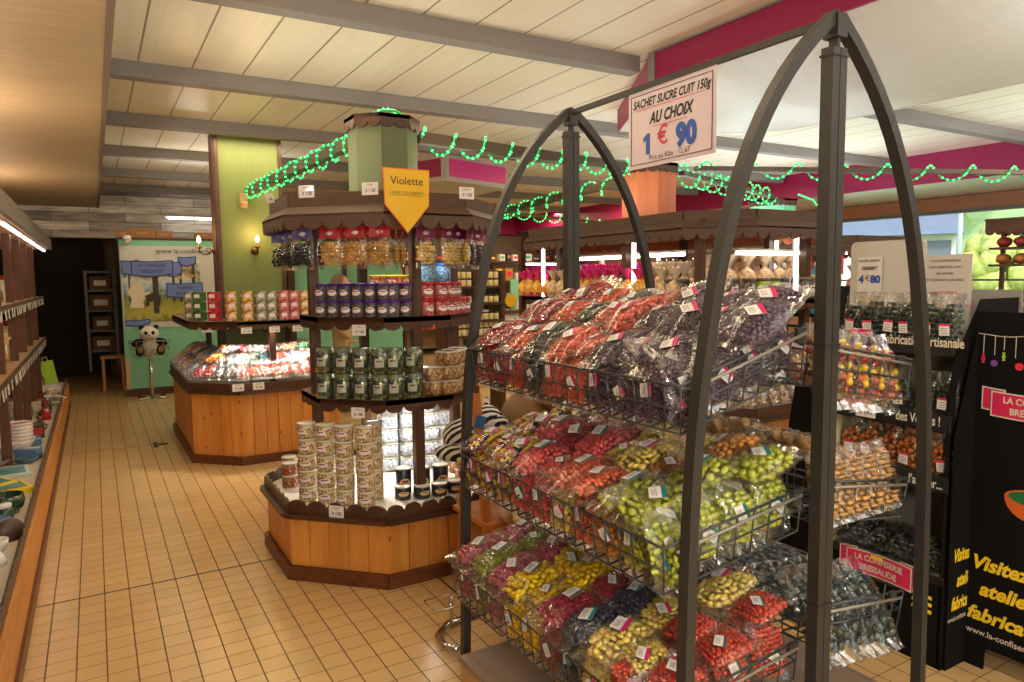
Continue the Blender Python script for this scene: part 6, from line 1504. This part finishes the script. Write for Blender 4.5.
t = thing('clothes_rail_post', 'slim white metal frame beside the card rack', 'rack', (5.9, 7.6, 0)); MB().box((5.9, 7.6, .9), (.05, .05, 1.8)).build('post', PAPER, t); MB().box((5.9, 7.6, .01), (.3, .3, .02)).build('foot', PAPER, t)

# ------------------------------------------------------------------ plush toys and stand between kiosk and rack
tb = thing('wooden_trestle', 'orange wooden trestle carrying plush toys behind the wire rack', 'trestle', (1.9, 3.0, 0))
TW = wood('trestle_wood', (206, 130, 56), (176, 100, 40), 2, 6, .5)
for x in (1.52, 2.20):
    for s_ in (-1, 1): MB().bar((x, 2.95+s_*.18, .0), (x, 2.95+s_*.03, .98), .035, .035, up=(1, 0, 0)).build('leg', TW, tb)
MB().box((1.86, 2.95, .38), (.74, .36, .02)).build('lower_shelf', TW, tb); MB().box((1.86, 2.95, .63), (.74, .28, .02)).build('upper_shelf', TW, tb)
def plush(lab, loc, mtb, s_=1, rz=0, stripes=None, pose='sit'):
    t = thing('plush_animal', lab, 'plush toy', loc, rot=(0, 0, rz)); a = lambda n, c, r, m_=mtb: MB().m(0, True).ball([v*s_ for v in c], [v*s_ for v in r], 3).build(n, m_, t, world=False)
    a('body', (0, 0, .10), (.09, .11, .09)); a('head', (0, -.11, .20), (.065, .075, .06)); a('muzzle', (0, -.18, .185), (.035, .04, .03), stripes or mtb)
    for k in (-1, 1):
        a('ear', (k*.05, -.09, .26), (.018, .01, .028)); a('front_leg', (k*.05, -.12, .05), (.028, .075, .03)); a('hind_leg', (k*.085, .03, .04), (.04, .08, .04)); a('eye', (k*.026, -.176, .215), (.007, .006, .007), BFU)
    return t
def zebra_mat():
    m, nt, b = nodes('zebra_plush'); L = nt.links.new
    tc = nt.nodes.new('ShaderNodeTexCoord'); wv = nt.nodes.new('ShaderNodeTexWave'); wv.inputs['Scale'].default_value = 12; wv.inputs['Distortion'].default_value = 3; wv.bands_direction = 'DIAGONAL'
    cr = nt.nodes.new('ShaderNodeValToRGB'); cr.color_ramp.interpolation = 'CONSTANT'; cr.color_ramp.elements[0].color = lin((28, 26, 28)); cr.color_ramp.elements[1].position = .5; cr.color_ramp.elements[1].color = lin((216, 210, 202))
    L(tc.outputs['Object'], wv.inputs[0]); L(wv.outputs['Fac'], cr.inputs[0]); L(cr.outputs[0], b.inputs['Base Color']); b.inputs['Roughness'].default_value = .9; return m
ZEB = zebra_mat()
plush('striped plush zebra behind the far leg of the wire rack', (1.52, 3.04, .645), ZEB, 1.05, .6)
o_ = plush('white plush animal beside the zebra', (1.50, 2.95, .645), WFU, .55, -.4)
plush('brown plush animal on the trestle behind the rack', (1.86, 2.95, .645), BRN, 1.7, .2, BEI)
plush('beige plush animal on the low trestle shelf', (1.66, 2.74, .392), BEI, .85, -.3)
plush('white and black plush animal behind the rack, right one', (2.16, 2.98, .645), WFU, .8, .4, BFU)
t = thing('swing_tag', 'blue swing tag on the zebra plush', 'tag', (1.50, 2.84, .86), rot=(.2, .3, .5)); MB().box((0, 0, 0), (.08, .003, .06)).build('card', mat('tag_blue', (60, 110, 170), .5), t, world=False)
t = thing('chrome_trolley', 'chrome tube stand on the floor beside the rack foot', 'stand', (1.2, 2.6, 0))
MB().m(0, True).tube([(1.19, 2.47, .03), (1.16, 2.53, .02), (1.17, 2.63, .02), (1.25, 2.70, .02), (1.45, 2.72, .02)], .014, 8).build('base_tube', CHR, t)
MB().m(0, True).tube([(1.25, 2.66, .02), (1.25, 2.66, .16)], .008, 8).build('pole', CHR, t)
MB().m(0, True).tube([(1.15, 2.60, .14), (1.30, 2.60, .14), (1.30, 2.72, .14), (1.15, 2.72, .14)], .003, 5, closed=True).build('wire_holder', CHR, t)
f = thing('hanging_bag_of_sweets', 'clear bag of pink and white sweets hanging low behind the rack leg', 'bag of sweets', (1.30, 2.36, .25), rot=(0, 1.2, .5)); m = MB().m(0, True); pouch_mesh(m, .20, .17, .08, 77, tail=.03, amp=.008); m.build('clear_film', FILM, f, world=False); m = MB().m(0, True); candies_mesh(m, .16, .14, .06, .012, 9, 'shard'); m.build('sweets', mixcandy('pinkwhite', [(226, 200, 206), (206, 90, 150), (240, 236, 230)], .3), f, world=False)

# ------------------------------------------------------------------ person behind the kiosk
def person(x, y):
    t = thing('person', 'grey-haired person in a tan top with mint scarf standing beyond the octagonal kiosk', 'person', (x, y, 0))
    V = [(0, 0, .92), (0, 0, 1.10), (0, .01, 1.28), (0, 0, 1.35), (0, 0, 1.43), (-.10, 0, .88), (-.11, -.01, .48), (-.11, .02, .07), (-.11, -.12, .04), (.10, 0, .88), (.11, -.01, .48), (.11, .02, .07), (.11, -.12, .04),
         (-.18, 0, 1.27), (-.24, .0, 1.02), (-.20, -.15, .88), (.18, 0, 1.27), (.24, 0, 1.02), (.20, -.15, .88)]
    E_ = [(0, 1), (1, 2), (2, 3), (3, 4), (0, 5), (5, 6), (6, 7), (7, 8), (0, 9), (9, 10), (10, 11), (11, 12), (2, 13), (13, 14), (14, 15), (2, 16), (16, 17), (17, 18)]
    Rd = [.14, .13, .13, .06, .055, .10, .065, .045, .035, .10, .065, .045, .035, .06, .045, .035, .06, .045, .035]
    def skin(name, V, E_, Rd, m_):
        me = bpy.data.meshes.new(name); me.from_pydata(V, E_, []); me.materials.append(m_); o = bpy.data.objects.new(name, me); C.objects.link(o); o.parent = t
        md = o.modifiers.new('skin', 'SKIN'); md.use_smooth_shade = True
        for i, r_ in enumerate(Rd): me.skin_vertices[0].data[i].radius = (r_, r_*.8)
        me.skin_vertices[0].data[0].use_root = True
        o.modifiers.new('sub', 'SUBSURF').levels = 1; return o
    skin('body', V, E_, Rd, mat('tan_clothes', (186, 160, 120), .8))
    SK = mat('skin', (214, 160, 130), .5)
    m = MB().m(0, True).ball((0, -.005, 1.50), (.075, .092, .11), 3).ball((0, -.10, 1.49), (.012, .018, .02), 2).ball((-.076, 0, 1.49), (.01, .02, .03), 2).ball((.076, 0, 1.49), (.01, .02, .03), 2); m.build('head', SK, t, world=False)
    m = MB().m(0, True)
    m.ball((0, .022, 1.53), (.088, .095, .095), 3); m.build('hair', mat('grey_hair', (126, 108, 84), .7, var=.2, scale=(90, 90, 20)), t, world=False)
    for k in (-1, 1):
        m = MB().m(0, True).ball((k*.20, -.17, .85), (.035, .045, .02), 2)
        for j in range(4): m.tube([(k*.20+(j-1.5)*.017, -.20, .85), (k*.20+(j-1.5)*.018, -.235, .845), (k*.20+(j-1.5)*.018, -.262+.006*abs(j-1.5), .835)], .008, 6)
        m.tube([(k*.20-k*.032, -.17, .85), (k*.20-k*.05, -.20, .845)], .009, 6); m.build('hand', SK, t, world=False)
        MB().m(0, True).ball((k*.030, -.088, 1.51), (.01, .006, .007), 1).build('eye', WBW, t, world=False)
    MB().m(0, True).ball((0, -.095, 1.45), (.022, .006, .006), 1).build('mouth', mat('lips', (180, 90, 84), .5), t, world=False)
    MB().m(0, True).tube([(.075*math.cos(a), .07*math.sin(a), 1.385+.01*math.sin(a*2)) for a in np.linspace(0, 2*PI, 15)[:-1]], .028, 8, closed=True).build('scarf', mat('scarf_mint', (120, 206, 190), .7), t, world=False)
    t.rotation_euler = (0, 0, 1.0); t.scale = (.98, .98, .98)
person(2.43, 7.95)

# ------------------------------------------------------------------ beams with green rope lights
BW = wood('beam_wood', (92, 74, 58), (70, 54, 42), 0, 4, .6)
GL_ = emis('green_led', (50, 255, 120), 5.0); ROPE = mat('green_rope', (20, 150, 70), .3, emit=.55)
rgn = random.Random(3)
def garland(p, q, turns, rad, label, beam=True, sag=0, loose=False, w_=.09):
    p, q = Vector(p), Vector(q); d = (q-p); Lg = d.length; a, u = frame(d)
    if beam:
        global nb
        nb += 1; b = MB().bar(p, q, .06, w_*.72); tag(b.build('wooden_beam', BW), ('dark wooden beam %s' % label[0]), 'beam')
    N = int(turns*22); pts = []
    for i in range(N+1):
        f_ = i/N; th = f_*turns*2*PI
        r_ = rad*(1+.10*math.sin(f_*31))
        side = math.cos(th); top = math.sin(th)
        pts.append(p+d*f_+a*(side*r_*.75)+u*(top*r_-.005-(.012 if top < 0 and loose else 0)))
    m = MB().m(0, True).tube(pts, .0065, 6)
    acc = 0; m.m(1, True)
    for i in range(N):
        seg = (pts[i+1]-pts[i]).length; acc += seg
        if acc > .028: acc = 0; m.ball(pts[i], .0085, 1)
    o = m.build('rope_light', [ROPE, GL_]); tag(o, 'green glowing rope light %s' % label[1], 'string light')
nb = 0
garland((1.38, 4.05, 2.335), (1.27, 6.88, 2.335), 11, .064, ('running from the octagonal kiosk column to the green pillar', 'wound tightly round the beam to the green pillar'))
garland((1.66, 3.87, 2.335), (3.66, 4.22, 2.335), 9, .062, ('running from the octagonal kiosk column towards the orange wood column', 'looped round the beam between the green and orange columns'), loose=True)
garland((3.88, 4.46, 2.335), (4.45, 8.0, 2.335), 9, .062, ('running back from the orange wood column', 'looped round the beam running back from the orange column'), loose=True)
garland((4.30, 7.7, 2.345), (7.6, 9.05, 2.345), 10, .055, ('crossing the far part of the shop', 'hanging in shallow loops across the far part of the shop'), loose=True, w_=.05)
garland((4.06, 4.22, 2.335), (6.08, 5.0, 2.335), 9, .075, ('between the orange and the mint column', 'in wide loops between the orange and mint columns'), loose=True, w_=.05)
garland((4.05, 4.05, 2.345), (7.6, 2.60, 2.345), 10, .055, ('running towards the window on the right', 'in shallow loops on the beam towards the window'), loose=True, w_=.05)
tl = [Vector((6.45, 4.95, 2.36)), Vector((6.55, 4.85, 2.30)), Vector((6.62, 4.78, 2.15)), Vector((6.60, 4.76, 2.0)), Vector((6.52, 4.78, 1.9))]
m = MB().m(0, True).tube(tl, .008, 6).m(1, True)
for a, b_ in zip(tl, tl[1:]):
    for k in range(6): m.ball(a.lerp(b_, k/6), .0095, 1)
tag(m.build('rope_light', [ROPE, GL_]), 'loose end of green rope light hanging down beside the mint column', 'string light')
m = MB().m(0, True).tube([(1.34, 3.78, 2.40), (1.40, 3.74, 2.435), (1.47, 3.73, 2.44), (1.53, 3.75, 2.42)], .008, 6).m(1, True)
for k in range(9): m.ball((1.34+.024*k, 3.77-.03*math.sin(k/8*PI), 2.405+.04*math.sin(k/8*PI)), .009, 1)
tag(m.build('rope_light', [ROPE, GL_]), 'short arc of green rope light on top of the green kiosk column', 'string light')
o = MB().box((1.22, 6.86, 2.25), (.06, .06, .13)).bar((1.22, 6.83, 2.19), (1.22, 6.80, 2.23), .05, .02).build('beam_bracket', LAMS); tag(o, 'small wooden bracket under the beam end at the green pillar', 'bracket')

# ------------------------------------------------------------------ things near the window on the right
wr = thing('hanging_bread_rack', 'small dark rack of bread in front of the window at the right edge', 'rack', (6.5, 2.95, 1.7))
m = MB()
scallops(m, (6.45, 3.12), (6.45, 2.55), 1.95, 1.86, .03, .07); scallops(m, (6.75, 2.55), (6.75, 3.12), 1.95, 1.86, .03, .07); m.prism([(6.44, 2.55), (6.76, 2.55), (6.76, 3.12), (6.44, 3.12)], 1.945, 1.965)
m.build('scalloped_top', DKW, wr)
for z in (1.72, 1.58, 1.36): MB().box((6.6, 2.83, z), (.28, .52, .018)).build('shelf', DKW, wr)
for y in (2.56, 3.10): MB().box((6.72, y, 1.60), (.03, .03, .70)).build('post', DKV, wr)
rd = random.Random(8)
for z, c_, w_ in ((1.729, (170, 60, 60), 'red packet'), (1.589, (190, 120, 60), 'brown loaf')):
    for k in range(4):
        o = MB().m(0, True).ball((0, 0, .045), (.07, .055, .045), 2, noise=.08, rnd=rd).build('loaf' if z < 1.6 else 'packet', mat('loafcol_%d' % c_[0], c_, .6, var=.2)); o.location = (6.56, 3.02-k*.13, z); tag(o, '%s on the hanging rack by the window, %s from the left' % (w_, ORD[k]), 'bread' if z < 1.6 else 'packet', 'goods on the hanging rack')
wc = thing('window_counter', 'dark low counter in front of the window', 'counter', (6.4, 2.9, 0)); MB().box((6.9, 2.75, .6), (1.0, 1.95, 1.2)).build('body', DKW, wc); MB().box((6.9, 2.75, 1.22), (1.05, 2.0, .04)).build('worktop', mat('worktop_grey', (130, 120, 116), .4), wc)
for k, (x, y, h_, c_) in enumerate(((6.62, 3.62, .14, (216, 206, 190)), (6.45, 3.7, .1, (150, 90, 60)), (6.45, 3.5, .12, (80, 84, 96)), (6.45, 3.28, .16, (226, 220, 214)), (6.5, 3.05, .1, (130, 100, 80)), (6.45, 2.6, .15, (206, 190, 196)), (6.45, 2.4, .12, (220, 200, 180)))):
    o = MB().m(0).rbox((0, 0, h_/2), (.13, .13, h_), .01).m(1).rbox((0, 0, h_+.006), (.135, .135, .014), .01).build('display_box', [mat('windowbox_%d' % k, c_, .4), CLID]); o.location = (x, y, 1.24); tag(o, 'small box on the window counter, %s from the left' % ORD[k], 'box', 'boxes on the window counter')

# ------------------------------------------------------------------ outdoors
GRASS = mat('grass', (150, 176, 122), .9, var=.25, scale=(.8, .8, .8)); LEAF = mat('leaves', (112, 146, 88), .8, var=.3, scale=(6, 6, 6), bump=.8); LEAFY = mat('leaves_yellow', (192, 198, 118), .8, var=.3, scale=(6, 6, 6), bump=.8)
struct(MB().box((40, 5, -.3), (60, 90, .3)), 'ground', mat('lawn', (150, 174, 124), .9, var=.15, scale=(.5, .5, .5)))
struct(MB().box((4, -18, -.3), (60, 30, .3)), 'ground_front', mat('asphalt', (150, 150, 146), .9))
hill = MB().m(0, True); rh = random.Random(2)
nx, ny = 26, 14; vs = []
for i in range(nx+1):
    for j in range(ny+1): vs.append((28+j*3, -40+i*4.4, -.3+(j/ny)**.8*24+rh.uniform(-.5, .5)))
hill.add(vs, [(i*(ny+1)+j, i*(ny+1)+j+1, (i+1)*(ny+1)+j+1, (i+1)*(ny+1)+j) for i in range(nx) for j in range(ny)])
struct(hill, 'hillside', GRASS)
ho = thing('house', 'white house with dark side wall seen through the window', 'house', (21, 10.8, 0), rot=(0, 0, .50))
MB().box((24, 14.4, 1.2), (6, 7.2, 2.9)).build('wall', mat('house_white', (236, 232, 226), .8), ho)
MB().box((20.96, 12.2, 2.2), (.08, 2.4, .5)).build('grey_gable', mat('house_grey', (110, 116, 130), .8), ho)
rf = MB(); rf.add([(20.6, 10.7, 2.62), (27.4, 10.7, 2.62), (27.4, 18.2, 2.62), (20.6, 18.2, 2.62), (24, 10.7, 3.55), (24, 18.2, 3.55)], [(0, 4, 5, 3), (1, 2, 5, 4), (0, 1, 4), (2, 3, 5), (0, 3, 2, 1)]); rf.build('roof', mat('roof_slate', (112, 120, 142), .8, var=.1, scale=(2, 2, 2)), ho)
for y in (17.0, 15.2):
    wdw = MB().box((20.97, y, 1.5), (.06, .8, .9)).build('window', mat('house_window_frame', (206, 140, 100), .6), ho); MB().box((20.93, y, 1.5), (.02, .64, .76)).build('pane', mat('dark_glass', (70, 80, 96), .1), wdw)
ho2 = thing('house', 'small house with brown roof on the green slope, seen through the window', 'house', (34, 10, 2))
MB().box((34.5, 16.2, 2.6), (3, 2.4, 2.2)).build('wall', mat('house_cream', (220, 206, 180), .8), ho2)
rf = MB(); rf.add([(32.6, 14.6, 3.6), (36.4, 14.6, 3.6), (36.4, 17.8, 3.6), (32.6, 17.8, 3.6), (34.5, 14.6, 4.5), (34.5, 17.8, 4.5)], [(0, 4, 5, 3), (1, 2, 5, 4), (0, 1, 4), (2, 3, 5), (0, 3, 2, 1)]); rf.build('roof', mat('roof_tiles', (150, 96, 80), .8), ho2)
for k, (x, y, z, r_, mt_, lab) in enumerate(((26, 12.1, 1.7, 1.3, LEAFY, 'round yellow-green bush outside the window'), (30, 12.0, 2.4, 1.6, LEAF, 'green tree outside the right part of the window'), (31, 18, 4.5, 2.6, LEAF, 'green tree above the white house'), (38, 15.5, 6.5, 3.0, LEAF, 'large tree up the slope'), (42, 19, 9.0, 4, LEAF, 'tree high on the slope'), (29, 9.5, 2.0, 2.0, LEAF, 'green tree at the far right outside'), (42, 22, 10, 4, LEAF, 'tree on the slope behind the house'))):
    t = thing('tree', lab, 'tree', (x, y, 0)); m = MB().m(0, True)
    for j in range(26):
        v = Vector((rh.uniform(-1, 1), rh.uniform(-1, 1), rh.uniform(-.8, 1))); v = v.normalized()*rh.uniform(.4, .85)*r_; m.ball((x+v.x, y+v.y, z+v.z), r_*rh.uniform(.28, .45), 2, noise=.16, rnd=rh)
    m.build('crown', mt_, t); MB().m(0, True).lathe([(.18, -.3), (.12, z)], (x, y, 0), 10).build('trunk', DKV, t)
lp = thing('lamp_post', 'pale street lamp post outside the window', 'street lamp', (17, 8.75, 0)); MB().m(0, True).lathe([(.07, -.1), (.05, 4.0), (.04, 4.0)], (17, 8.75, 0), 10).build('post', mat('post_grey', (170, 176, 180), .5), lp); MB().m(0, True).ball((17, 8.75, 4.1), .18, 2).build('lantern', WBW, lp)

# ------------------------------------------------------------------ lights: ceiling fills added behind the beams, without fixtures
def ceil_fill(x, y, L_, e, col=(1, .80, .52), z=2.80, wy=.14):
    l = bpy.data.lights.new('ceiling_fill', 'AREA'); l.shape = 'RECTANGLE'; l.size = L_; l.size_y = wy; l.energy = e; l.color = col
    o = bpy.data.objects.new('ceiling_fill', l); C.objects.link(o); o.location = (x, y, z); return o
for (x, y, L_, e) in CEIL_FILLS: ceil_fill(x, y, L_, e)
for p, e, col in EXTRA:
    l = bpy.data.lights.new('awning_light', 'AREA'); l.shape = 'RECTANGLE'; l.size = .5; l.size_y = .1; l.energy = e; l.color = col
    o = bpy.data.objects.new('awning_light', l); C.objects.link(o); o.location = p
l = bpy.data.lights.new('sun', 'SUN'); l.energy = SUN; l.angle = .02; l.color = (1, .95, .86)
o = bpy.data.objects.new('sun', l); C.objects.link(o); o.rotation_euler = (0, math.radians(-40), math.radians(10))

for p, e, col, rad_ in FILL_POINTS:
    l = bpy.data.lights.new('offscreen_fill', 'POINT'); l.energy = e; l.color = col; l.shadow_soft_size = rad_  # out-of-frame fill for the ceiling and rack front
    o = bpy.data.objects.new('offscreen_fill', l); C.objects.link(o); o.location = p
o = MB().box((0, 0, .004), (.035, .20, .008)).box((.06, 0, .004), (.09, .03, .008)).build('floor_fitting', INKK); o.location = (.42, 7.30, 0); tag(o, 'small black T-shaped metal fitting on the tiled floor', 'floor fitting')
# more small goods crowding the left tray
ru = random.Random(4); NM = {}
UC = {'white': (226, 220, 210), 'brown': (120, 80, 52), 'dark green': (44, 66, 50), 'cream': (214, 196, 160), 'red': (170, 36, 40), 'grey': (130, 128, 124), 'blue': (90, 120, 150), 'black': (40, 38, 38), 'tan': (190, 150, 104)}
y = 4.15
while y < 10.0:
    for x in (-.45, -.62, -.80, -.98):
        yy = y+ru.uniform(-.05, .05)
        if x > -.7 and (5.95 < yy < 6.3 or 4.35 < yy < 5.6 or 7.25 < yy < 7.65 or (x < -.5 and yy > 7.85)): continue
        if x > -.5 and (yy > 8.7 or 6.5 < yy < 6.8): continue
        k = ru.choice(('mug', 'jar', 'dish', 'box', 'figurine')); c_ = ru.choice(list(UC)); s_ = ru.uniform(.85, 1.2); m_ = mat('tray_ware_'+c_, UC[c_], .3, coat=.3)
        mb = MB().m(0, True)
        if k == 'mug': mb.lathe([(0, 0), (.036, 0), (.04, .01), (.04, .09), (.036, .09), (.035, .02), (0, .015)], seg=16).tube([(.04, 0, .02), (.065, 0, .03), (.068, 0, .06), (.04, 0, .075)], .006, 6)
        elif k == 'jar': mb.lathe([(0, 0), (.035, 0), (.04, .01), (.04, .08), (.03, .09)], seg=16).m(1).lathe([(.033, .09), (.034, .11), (0, .112)], seg=16)
        elif k == 'dish': mb.lathe([(0, .006), (.03, 0), (.035, .004), (.065, .035), (.062, .037), (.03, .01), (0, .01)], seg=18)
        elif k == 'box': mb.m(0).rbox((0, 0, .035), (.09, .12, .07), .005).m(1).box((0, 0, .0705), (.012, .118, .001))
        else: mb.lathe([(0, 0), (.03, 0), (.032, .02), (.02, .05), (.014, .06)], seg=12).ball((0, 0, .078), .022, 2).ball((-.015, 0, .098), .008, 1).ball((.015, 0, .098), .008, 1)
        o = mb.build(k, [m_, PAPER]); o.scale = (s_,)*3; o.location = (x, yy, .305); o.rotation_euler = (0, 0, ru.uniform(0, 6)); C_ = {'mug': 'cup', 'jar': 'jar', 'dish': 'dish', 'box': 'box', 'figurine': 'ornament'}[k]
        tag(o, None, C_, 'small goods in the left tray'); reg(o, 'small %s %s in the left tray' % (c_, k), 'from near end')
    y += .13
for (x, y, z), sx_, sy_, e, col in UP_FILLS:
    l = bpy.data.lights.new('upward_fill', 'AREA'); l.shape = 'RECTANGLE'; l.size = sx_; l.size_y = sy_; l.energy = e; l.color = col  # added fill on kiosk roofs and out of frame, no fixtures
    o = bpy.data.objects.new('upward_fill', l); C.objects.link(o); o.location = (x, y, z); o.rotation_euler = (PI, 0, 0)
finish_labels()
